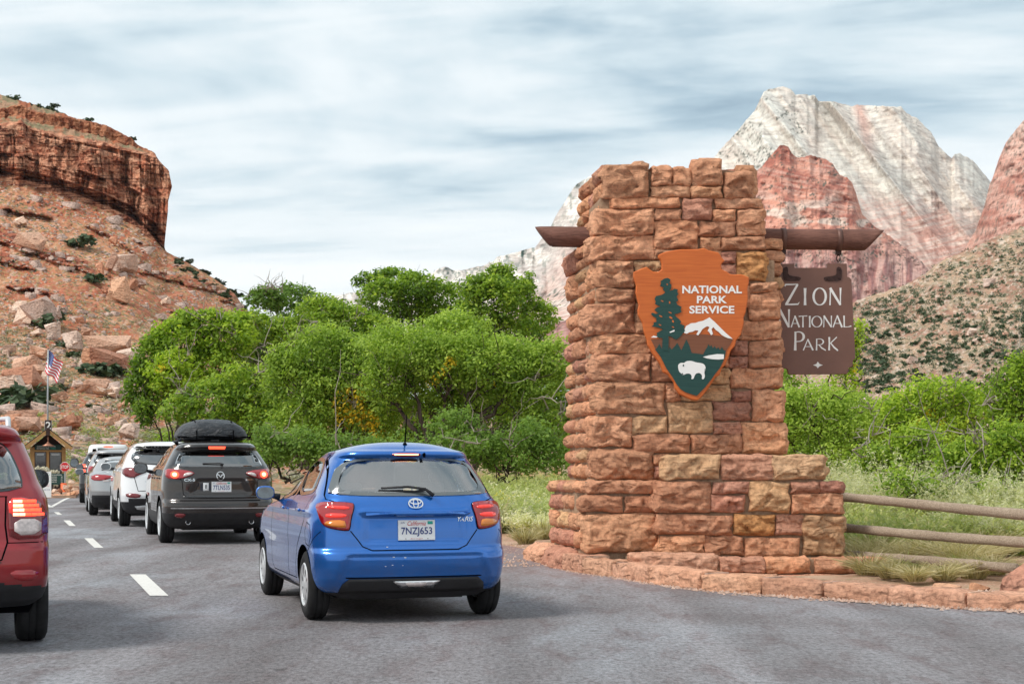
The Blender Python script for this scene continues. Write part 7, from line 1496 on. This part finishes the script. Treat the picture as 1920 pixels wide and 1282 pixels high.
sed = [(.20, -.75, 3.5, .78), (.30, -.90, 3.6, .86), (.45, -.98, 3.65, .90), (.60, -1.0, 3.66, .91), (.75, -.98, 3.65, .915), (.90, -.96, 3.4, .91), (1.0, -.90, 2.8, .90), (1.04, -.78, 2.2, .87), (1.07, -.55, 2.0, .82), (1.20, -.28, 1.7, .74), (1.36, .05, 1.3, .64), (1.40, .2, 1.1, .58)]
c = queue_car('sedan', 'silver sedan in the queue left of the white SUV', sed, 240, 78, 17.3, P_silv, M_tint2, wb=2.8, wr=.33, arch=.385, wx=.88, rw=[(-.64, 1.09), (.64, 1.09), (.52, 1.35), (-.52, 1.35)], sw=[[(.25, 1.10), (.95, 1.08), (.95, 1.34), (.5, 1.32)], [(1.02, 1.08), (1.85, 1.06), (1.35, 1.32), (1.02, 1.34)]], low=lambda x, y, z: (z < .50) & (y < -.2) & (np.abs(x) < .86), lamps=[('tail_lamp', [(.36, .93), (.42, .98), (.86, 1.0), (.87, .86), (.60, .85)], M_lens), ('reverse_lamp', [(.42, .86), (.60, .86), (.60, .83), (.44, .83)], M_clear)], mirrorz=1.06, R0=1.0)
c.patch(c.rear, [(-.70, 1.36), (.70, 1.36), (.5, 1.395), (-.5, 1.395)], P_silv, 'roof_edge', off=.004)
xr = [(z, R_+.02, F_, w_*.97) for z, R_, F_, w_ in srow]
c = queue_car('suv', 'silver crossover with roof rails partly hidden behind the silver sedan', xr, 224, 67, 16.5, P_silv, M_tint2, wr=.35, arch=.41, wx=.89, cat='suv', rw=[(-.72, 1.24), (.72, 1.24), (.64, 1.54), (-.64, 1.54)], sw=[[(.0, 1.27), (.85, 1.24), (.85, 1.56), (.2, 1.54)], [(.92, 1.24), (1.9, 1.2), (1.4, 1.52), (.92, 1.56)]], lamps=[('tail_lamp', [(.66, 1.20), (.86, 1.24), (.86, .98), (.72, .96)], M_lens)], low=lambda x, y, z: z < .48, mirrorz=1.2, rail=True, mirmat=P_brn)
c = queue_car('suv', 'black SUV with wide towing mirrors at the head of the visible queue', [(z*1.05, R_, F_, w_*1.06) for z, R_, F_, w_ in srow], 204, 55, 15.6, P_blk, M_tint, wr=.40, arch=.46, wx=.97, cat='suv', rw=[(-.74, 1.32), (.74, 1.32), (.66, 1.60), (-.66, 1.60)], sw=[[(.0, 1.33), (.85, 1.30), (.85, 1.6), (.2, 1.58)], [(.92, 1.30), (1.9, 1.27), (1.4, 1.58), (.92, 1.6)]], lamps=[('tail_lamp', [(.76, 1.32), (.90, 1.32), (.92, 1.0), (.78, 1.0)], M_lit)], low=lambda x, y, z: z < .5, mirrorz=1.38, mirmat=M_plast, mirsz=(.30, .16, .34), reach=.30)
vrow = [(.30, -1.0, 4.3, .90), (.45, -1.1, 4.4, .98), (.8, -1.12, 4.4, 1.0), (1.2, -1.12, 4.0, 1.0), (1.5, -1.10, 3.5, .99), (2.0, -1.06, 3.0, .95), (2.3, -1.0, 2.6, .90), (2.4, -.95, 2.5, .85), (2.44, -.85, 2.4, .78)]
c = queue_car('van', 'white high roofed van with a blue tinted rear window, farthest in the queue', vrow, 203, 40.5, 15.5, P_white, M_bglass, wb=3.4, wr=.36, arch=.43, wx=.97, cat='van', rw=[(-.80, 1.5), (.80, 1.5), (.78, 2.22), (-.78, 2.22)], sw=[[(.4, 1.5), (2.6, 1.5), (2.6, 2.0), (.4, 2.0)]], lamps=[('tail_lamp', [(.86, 1.3), (.97, 1.3), (.97, .9), (.86, .9)], M_lens)], low=lambda x, y, z: z < .5, mirrorz=1.5, mirmat=M_plast, R0=1.1, crown=.06)
c.patch(c.rear, [(-.22, 2.37), (.22, 2.37), (.22, 2.31), (-.22, 2.31)], M_lit, 'high_brake_lamp', off=.01); c.ribbon(c.rear, [(0, .6), (0, 2.2)], .02, M_gap, 'door_gap', off=.006)
# ================= red SUV at the left edge
yaw = math.radians(20.4); fw = np.array([-math.sin(yaw), math.cos(yaw), 0]); rt = np.array([math.cos(yaw), math.sin(yaw), 0])
jr = [(.30, -.55, 3.2, .78), (.36, -.70, 3.35, .85), (.44, -.80, 3.4, .88), (.52, -.855, 3.42, .892), (.60, -.865, 3.42, .895), (.74, -.86, 3.42, .895), (.775, -.83, 3.4, .89), (.90, -.81, 3.35, .895), (1.0, -.80, 3.25, .895), (1.08, -.785, 3.0, .885), (1.14, -.75, 2.2, .86), (1.20, -.70, 2.05, .83), (1.35, -.60, 1.75, .78), (1.50, -.49, 1.5, .72), (1.52, -.58, 1.45, .71), (1.58, -.60, 1.35, .67), (1.61, -.52, 1.2, .62)]
loc = np.array([-4.35, 11.03, 0.])+np.array([-.015, 0, 0])
j = Car('suv', 'dark red SUV cut off by the left edge of the picture, brake lamp lit', jr, loc, yaw, P_red, wb=2.63, wr=.345, arch=.40, wx=.885, ww=.225, crown=.05, n=3.6, a=.34, cat='suv', low=lambda x, y, z: z < .50-.05*np.clip((np.abs(x)-.5)/.4, 0, 1), zl=80)
j.side_w = [[(-.30, 1.22), (.05, 1.20), (.05, 1.5), (-.12, 1.48)], [(.12, 1.20), (.86, 1.19), (.86, 1.52), (.12, 1.5)], [(.93, 1.15), (1.92, 1.11), (1.45, 1.49), (.93, 1.52)]]
rw = [(-.70, 1.13), (.70, 1.13), (.685, 1.25), (.60, 1.44), (.50, 1.50), (-.50, 1.50), (-.60, 1.44), (-.685, 1.25)]
j.rear_w = [(x*.93, 1.15+(z-1.13)*.92) for x, z in rw]; j.front_w = [(-.68, 1.2), (.68, 1.2), (.55, 1.47), (-.55, 1.47)]
j.body(); j.wheels(spokes=7, rim=.22); mp = j.rear; j.glass(mp, rw, M_tint2, .03, 'rear_window', off=.005); j.glass(j.front, j.front_w, M_glass, .03, 'windscreen', fl=-1)
for sg in (-1, 1):
    for q in j.side_w: j.glass(j.side(sg), q, M_cg if q[0][0] > .9 else M_tint, .03, fl=sg)
    q = [(.60, 1.085), (.74, 1.09), (.835, 1.05), (.865, .95), (.87, .80), (.62, .795), (.605, .90)]
    L_ = j.patch(mp, [(sg*x, z) for x, z in q][::sg], M_lensd, 'tail_lamp', off=.018, thick=.03)
    for k_ in range(4):
        z_ = 1.062-k_*.030; w0 = .75+.018*k_
        for i in range(5): x_ = .635+i*(w0+.04-.635)/5*1.; j.patch(mp, [(sg*xx, zz_) for xx, zz_ in [(x_, z_-.010), (x_+.030+.003*k_, z_-.010), (x_+.030+.003*k_, z_+.010), (x_, z_+.010)]][::sg], M_lit2 if i < 2 else M_lit, 'brake_lamp_segment', off=.022, thick=.004, sm=0, parent=L_)
    j.patch(mp, [(sg*x, z) for x, z in [(.60, 1.08), (.72, 1.085), (.80, 1.05), (.84, .955), (.61, .955)]][::sg], M_litdim, 'brake_lamp', off=.0195, thick=.004, parent=L_)
    j.patch(mp, [(sg*x, z) for x, z in [(.64, .94), (.825, .94), (.82, .835), (.645, .825)]][::sg], M_clear, 'reverse_lamp', off=.023, thick=.006, parent=L_)
    j.patch(mp, [(sg*x, z) for x, z in [(.60, .585), (.815, .585), (.80, .515), (.66, .51)]][::sg], M_lens, 'reflector', off=.010, thick=.02)
    j.ribbon(mp, [(sg*x, z) for x, z in [(.59, 1.10), (.585, .90), (.60, .78), (.56, .66), (.40, .63)]], .012, M_gap, 'tailgate_gap', off=.003)
    j.ribbon(mp, [(sg*.60, .775), (sg*.885, .775)], .007, M_gap, 'bumper_gap', off=.002)
    MB().tube([j.side(sg)(np.array(y), np.array(1.6))+(-sg*.02, 0, h) for y, h in ((-.15, .0), (0., .07), (.9, .09), (1.4, .03))], .02, 8).build('roof_rail', M_alloy, j.root, True)
j.patch(mp, [(-.58, .66), (.58, .66), (.50, .60), (-.50, .60)], M_plast, 'bumper_step', off=.012, thick=.02); j.ribbon(mp, [(-.6, 1.10), (.6, 1.10)], .006, M_gap, 'tailgate_crease', off=.002)
p = mp(np.array(.50), np.array(.42)); MB().lathe([(.030, .16), (.040, .0), (.040, -.05), (.034, -.055), (.032, .1)], 16, 'Y', p+(0, .02, 0)).build('exhaust_pipe', M_chr, j.root, True)
j.seats(zt=1.32, fy=1.0)
head = (.38, 1.20, 1.34)
j.mirror(1, 1.78, 1.20, (.21, .15, .17), M_plast, .03, target=head); j.mirror(-1, 1.78, 1.20, (.23, .15, .17), M_plast, .12)
cw, sw = math.cos(yaw), math.sin(yaw); hx, hy = head[0], head[1]-.02
person('person', 'grey haired passenger in the dark red SUV, face seen in its side mirror', (loc[0]+hx*cw-hy*sw, loc[1]+hx*sw+hy*cw, .64), yaw+.15)
# ------------------------------------------------------------------ entrance booth island
M_wood = wood_mat('honey wood siding', (.36, .20, .07), (.50, .31, .13), (14, 14, 1), .3); M_dkw = simple('dark brown boards', (.045, .022, .016), .7, var=.2, vsc=8); M_roof = simple('dark roof edge', (.05, .035, .03), .85, var=.3, vsc=20)
M_dgreen = simple('dark green sign board', (.006, .045, .035), .5); M_bg = simple('booth glass', (.012, .016, .018), .08, spec=.6, coat=1.); M_cop = simple('copper lamp shade', (.42, .20, .13), .4, .5); M_sred = simple('stop sign red', (.55, .010, .018), .4); M_orange = simple('orange cone plastic', (.80, .13, .03), .5); M_galv = simple('galvanised steel', (.40, .42, .43), .45, .6)
DBt = 80.; sB = F/DBt
def B(px, py): p = P(px, py, DBt); return p
bc = P(90, 932, DBt); booth = empty('entrance_booth', tuple(bc)); booth.rotation_euler = (0, 0, math.radians(17.2)); tag(booth, 'small gabled wooden entrance booth with dark windows and a number two on its roof', 'booth')
zt = lambda py: EYE+(HY-py)*DBt/F-bc[2]; xt = lambda px: (px-CX)*DBt/F-bc[0]
g0 = -.35
wl, wr_, ze, zpk = xt(58), xt(122), zt(838), zt(808)
MB().add([(wl+.05, .05, g0), (wr_-.05, .05, g0), (wr_-.05, .05, ze), (xt(90), .05, zpk-.12), (wl+.05, .05, ze), (wl+.05, 2.6, g0), (wr_-.05, 2.6, g0), (wr_-.05, 2.6, ze), (xt(90), 2.6, zpk-.12), (wl+.05, 2.6, ze)], [(0, 1, 2, 3, 4), (5, 9, 8, 7, 6), (0, 5, 6, 1), (1, 6, 7, 2), (0, 4, 9, 5)]).build('wall', M_dkw, booth)
for x0, x1 in ((58, 66), (87, 92.5), (114.5, 122)):
    MB().box(((xt(x0)+xt(x1))/2, 0, (g0+ze)/2), (xt(x1)-xt(x0), .10, ze-g0)).build('post', M_wood, booth)
for k, (a, b) in enumerate([(58.5, 61), (61, 63.5), (63.5, 66), (114.6, 117), (117, 119.5), (119.5, 122)]): MB().box(((xt(a)+xt(b))/2, -.055, (g0+ze)/2), (xt(b)-xt(a)-.012, .02, ze-g0-.02)).build('board', M_wood, booth)
MB().box((xt(90), -.01, zt(845)), (xt(122)-xt(58), .12, .10)).build('beam', M_wood, booth); MB().box((xt(90), -.005, zt(889)), (xt(116)-xt(64), .10, .08)).build('beam', M_wood, booth)
for x0, x1 in ((66.5, 86.5), (93, 114)):
    w0 = MB().box(((xt(x0)+xt(x1))/2, .0, (zt(847)+zt(887))/2), (xt(x1)-xt(x0), .03, zt(847)-zt(887))).build('window', M_bg, booth); m = MB(); cx_, cz_ = (xt(x0)+xt(x1))/2, (zt(847)+zt(887))/2; hw, hh_ = (xt(x1)-xt(x0))/2, (zt(847)-zt(887))/2
    for q, sz_ in (((-hw, 0), (.05, .05, 2*hh_)), ((hw, 0), (.05, .05, 2*hh_)), ((0, hh_), (2*hw, .05, .05)), ((0, -hh_), (2*hw, .05, .05))): m.box((cx_+q[0], -.03, cz_+q[1]), sz_)
    m.build('window_frame', M_dkw, w0); MB().box((cx_, -.02, cz_+hh_-.13), (2*hw-.2, .01, .10)).build('blind', M_galv, w0)
for sg, ex in ((-1, 47), (1, 133)):
    a, b = np.array([xt(90), zpk+.06]), np.array([xt(ex), zt(840)]); t = b-a; an = math.atan2(t[1], t[0]); Ln = np.linalg.norm(t)
    Rm = np.array(Matrix.Rotation(-an, 3, 'Y')); c_ = (a+b)/2
    MB().box((c_[0], 1.0, c_[1]+.05), (Ln, 3.8, .09), Rm).build('roof', M_roof, booth); MB().box((c_[0], -.93, c_[1]-.06), (Ln-.03, .07, .17), Rm).build('barge_board', M_wood, booth)
    for yy in (-.6,): MB().box((xt(90)+sg*.95, -.45, ze-.02), (.14, 1.0, .14)).build('bracket', M_wood, booth)
MB().box((xt(90), -.95, zpk-.05), (.20, .12, .42)).build('king_post', M_dkw, booth)
MB().tube([(xt(90), -.85, zt(818)), (xt(90), -.85, zt(829))], .03, 8).build('lamp_stem', M_cop, booth, True)
MB().lathe([(.05, .0), (.09, -.10), (.30, -.20), (.31, -.24), (.28, -.22), (.05, -.05)], 20, 'Z', (xt(90), -.85, zt(828))).build('lamp_shade', M_cop, booth, True)
fb = MB().box((xt(90.5), -.12, zt(838.5)), (1.35, .05, .28)).build('fascia_sign', M_dgreen, booth)
for i, (s_, w_, zz_, m_) in enumerate((('RECREATIONAL FEE STATION', .95, .05, M_white), ('ENTRANCE FEES', .62, -.06, M_white))):
    V2, Fc, _ = text2d(s_); mobj('lettering', [(xt(90.5)-.58+v[0]*w_, -.15, zt(838.5)+zz_+(v[1]-.5)*.07) for v in V2], Fc, m_, fb)
V2, Fc, _ = text2d('OPEN'); mobj('lettering', [(xt(90.5)+.12+v[0]*.26, -.15, zt(838.5)-.06+(v[1]-.5)*.07) for v in V2], Fc, M_pgrn, fb)
nb = MB().box((xt(90.5), -.95, zt(798)), (.36, .06, .56), bev=.01).build('number_sign', M_roof, booth); V2, Fc, _ = text2d('2', 0, .02); mobj('number', [(xt(90.5)+(v[0]-.5)*.26, -.99, zt(798)+(v[1]-.5)*.40) for v in V2], Fc, M_white, nb)
m = MB()
for q, sz_ in (((-.18, 0), (.012, .01, .54)), ((.18, 0), (.012, .01, .54))): m.box((xt(90.5)+q[0], -.985, zt(798)), sz_)
m.build('sign_edge', M_white, nb)
# flag
fp = P(90.5, 800, 84.); pole = empty('flagpole', tuple(P(90, 925, 84))); PO = np.array(pole.location); tag(pole, 'thin steel flagpole rising behind the booth roof', 'flagpole')
MB().tube([P(90, 925, 84)-PO, P(89.5, 745, 84)-PO, P(90.5, 655, 84)-PO], [.07, .05, .035], 10).build('pole', M_galv, pole, True); MB().lathe([(.0001, .07), (.06, .03), (.06, -.02), (.0001, -.06)], 12, 'Z', P(90.5, 653, 84)-PO).build('finial', M_cop, pole, True)
flag = empty('flag', tuple(P(90.5, 656, 84))); FLO = np.array(flag.location); tag(flag, 'american flag with red and white stripes flying from the flagpole', 'flag')
M_fr, M_fw, M_fb = simple('flag red', (.58, .02, .04), .8), simple('flag white', (.82, .82, .82), .8), simple('flag blue', (.03, .06, .24), .8)
def fpt(u_, v_):     # u along the fly, v down the hoist; the cloth sags
    a = np.array(P(90.5, 657, 84)); hoist = np.array([-.22, 0, -1.15])*v_; fly = np.array([.82, 0, -.72])*u_*(1-.1*v_); return a+hoist*1.0+fly+np.array([0, .10*math.sin(u_*9+v_*2), .06*math.sin(u_*8+v_*3)])-FLO
def cloth(u0, u1, v0, v1, mat, name, off=0.):
    nu_, nv_ = 10, 2; V = [fpt(u0+(u1-u0)*i/nu_, v0+(v1-v0)*j/nv_)+np.array([0, -off, 0]) for i in range(nu_+1) for j in range(nv_+1)]
    mobj(name, V, [(i*3+j, (i+1)*3+j, (i+1)*3+j+1, i*3+j+1) for i in range(nu_) for j in range(2)], mat, flag, True)
for i in range(13): cloth(0 if i > 6 else .0, 1, i/13, (i+1)/13, M_fr if i % 2 == 0 else M_fw, 'stripe')
cloth(0, .42, 0, 7/13, M_fb, 'canton', .012); V = []; Fc = []
for i in range(9):
    for q in range(6 if i % 2 == 0 else 5):
        p = fpt(.42*((q+(.5 if i % 2 == 0 else 1))/6), 7/13*(i+.8)/9.6)+np.array([0, -.02, 0]); k = len(V); V += [p+np.array([.016*math.cos(a), 0, .016*math.sin(a)]) for a in np.linspace(0, 2*PI, 6)[:-1]]; Fc.append(tuple(range(k, k+5)))
mobj('stars', V, Fc, M_fw, flag)
# stop sign
ds = 76.; sg_ = empty('stop_sign', tuple(P(122, 932, ds))); SO = np.array(sg_.location); tag(sg_, 'red octagonal stop sign on a post right of the booth', 'sign')
MB().box(P(122, 902, ds)-SO, (.07, .05, 2.0)).build('post', M_galv, sg_); c_ = P(122, 875, ds)-SO
for r_, y_, m_, nm in ((.262, -.045, M_white, 'border'), (.238, -.062, M_sred, 'face')):
    o8 = [(c_[0]+r_*math.cos(PI/8+i*PI/4), c_[2]+r_*math.sin(PI/8+i*PI/4)) for i in range(8)]; extrude_poly(o8, y_, y_+.015, nm, m_, sg_)
V2, Fc, _ = text2d('STOP', 0, .012); mobj('lettering', [(c_[0]+(v[0]-.5)*.38, -.068, c_[2]+(v[1]-.5)*.17) for v in V2], Fc, M_white, sg_)
# fee board, folding board, cone, fence, rocks, cholla
def board(name, label, px0, px1, py0, py1, d, mat, cat, lines, legs=True):
    e = empty(name, tuple(P((px0+px1)/2, py1, d))); O = np.array(e.location); tag(e, label, cat); a, b = P(px0, py0, d)-O, P(px1, py1, d)-O
    MB().box(((a[0]+b[0])/2, 0, (a[2]+b[2])/2), (b[0]-a[0], .05, a[2]-b[2])).build('panel', mat, e)
    if legs:
        for q in (.2, .8): MB().box((a[0]+(b[0]-a[0])*q, .03, -.35), (.07, .05, .8)).build('leg', M_roof, e)
    for (s_, fx, fz, w_, h_, m_) in lines:
        V2, Fc, _ = text2d(s_); mobj('lettering', [(a[0]+(b[0]-a[0])*(fx+v[0]*w_), -.03, b[2]+(a[2]-b[2])*(fz+v[1]*h_)) for v in V2], Fc, m_, e)
    return e
board('fee_board', 'dark green fee board with white lines of text in front of the booth', 93, 120, 887, 908, 70, M_dgreen, 'sign', [('ENTRANCE & ADMISSION FEES', .06, .80, .8, .11, M_white)]+[(t_, .06, .64-.15*i, .45, .09, M_white) for i, t_ in enumerate(('PRIVATE VEHICLE', 'MOTORCYCLE', 'PEDESTRIAN', 'ANNUAL PASS'))]+[(t_, .80, .64-.15*i, .13, .09, M_white) for i, t_ in enumerate(('$30', '$25', '$15', '$50'))])
board('fee_board', 'dark green fee board half hidden behind the cactus', 66, 80, 886, 905, 71, M_dgreen, 'sign', [])
board('notice_board', 'tall white folding notice board with green lines of text by the island kerb', 80, 96, 884, 932, 64, M_white, 'sign', [('Zion', .3, .93, .4, .045, M_gap), ('INFORMATION', .12, .86, .76, .04, M_pgrn), ('PARK ENTRANCE', .15, .62, .7, .03, M_pgrn), ('PARKING', .2, .48, .6, .03, M_pred), ('SHUTTLE', .2, .42, .6, .03, M_pred), ('WELCOME', .12, .28, .76, .04, M_pblue)], legs=False)
o = MB(); c_ = P(119.5, 920, 71)
tag(MB().lathe([(.17, 0), (.15, .02), (.14, .40), (.11, .42), (.0001, .42)], 14, 'Z').build('barrel_marker', M_orange, None, True), 'orange plastic marker standing at the foot of the stop sign', 'marker').location = tuple(P(119.5, 922, 70))
bf = empty('board_fence', tuple(P(45, 900, 90))); tag(bf, 'dark brown board fence left of the booth behind the cactus', 'fence')
for i in range(16): MB().box((-.9+i*.19, 0, .45), (.175, .03, 1.75)).build('board', M_dkw, bf)
MB().box((.9, -.04, .45), (.05, .05, 1.8)).build('post', M_galv, bf)
bx = [(64, 928), (74, 929), (84, 930), (97, 930), (106, 930), (114, 929), (122, 929), (130, 927), (137, 925), (143, 924)]
for i, (px, py) in enumerate(bx): boulder(P(px, py+3, 66), .30+.05*(i % 3), .35, .22+.06*(i % 2), 700+i, S['c' if i % 2 else 'r'], 'reddish edging rock at the front of the booth island, %s from the left' % ORD[i+1], 'edging rocks of the booth island', name='rock')
for i, (px, py, s_) in enumerate([(112, 921, .35), (125, 918, .4), (131, 917, .34), (102, 922, .3), (128, 922, .3), (138, 921, .3), (70, 922, .35), (134, 905, .3)]): boulder(P(px, py, 68.5), s_, s_*.8, s_*.75, 720+i, S['w' if i % 2 else 'c'], 'loose rock on the booth island bed, %s' % ['left of the stop sign', 'right of the stop sign post', 'at the right end', 'under the green fee board', 'nearest the island corner', 'farthest right by the road', 'left behind the notice board', 'high by the booth wall corner'][i], 'rocks on the booth island', name='rock')
V = []; Fc = []
isl = [P(60, 930, 65.5), P(100, 931, 65.3), P(142, 928, 65.5), P(147, 915, 80), P(145, 905, 95), P(45, 905, 95), P(50, 915, 80)]
isl = [np.array([p[0], p[1], .0]) for p in isl]; tag(mobj('island_bed', [(p[0], p[1], -.5) for p in isl]+[(p[0], p[1], .0 if i < 3 else -.1) for i, p in enumerate(isl)], [tuple(range(7, 14))]+[(i, (i+1) % 7, 7+(i+1) % 7, 7+i) for i in range(7)], M_soil), kind='structure')
ch = empty('cholla_cactus', tuple(P(72, 912, 73))); CHO = np.array(ch.location); tag(ch, 'pale spiny cholla cactus in front of the booth', 'cactus')
M_cho = simple('cholla joints', (.52, .48, .36), .9, var=.35, vsc=14, bump=.5); rc = np.random.RandomState(3); m = MB()
def grow(p, d_, lv):
    L_ = rc.uniform(.14, .26); e = p+d_*L_; m.tube([p, p+(d_*L_*.5), e], [.045, .065, .045], 7)
    for _ in range(10):
        c0 = p+d_*L_*rc.rand(); n_ = rc.normal(size=3); n_ /= np.linalg.norm(n_); b_ = np.cross(n_, rc.normal(size=3)); b_ /= np.linalg.norm(b_); m.add([c0+b_*.02, c0-b_*.02, c0+n_*.12], [(0, 1, 2)])
    if lv: 
        for _ in range(2+(rc.rand() < .5)):
            q = d_+rc.normal(size=3)*.65+np.array([0, 0, .25]); q /= np.linalg.norm(q); grow(e, q, lv-1)
for bx_ in (-.55, -.2, .2, .5): grow(np.array([bx_, rc.uniform(-.2, .2), 0]), np.array([rc.uniform(-.3, .3), 0, 1.]), 4)
m.build('stem', M_cho, ch)
# ------------------------------------------------------------------ air
hz = bpy.data.materials.new('thin haze'); hz.use_nodes = True; t = hz.node_tree; t.nodes.clear(); o_ = t.nodes.new('ShaderNodeOutputMaterial'); pv = t.nodes.new('ShaderNodeVolumePrincipled')
pv.inputs['Color'].default_value = (.86, .92, 1, 1); pv.inputs['Density'].default_value = 2.6e-5; pv.inputs['Anisotropy'].default_value = .2; t.links.new(pv.outputs[0], o_.inputs['Volume'])
hb = MB().box((0, 4000, 640), (14000, 12000, 1400)).build('haze', hz); tag(hb, 'thin pale haze in the air over the valley', kind='stuff')
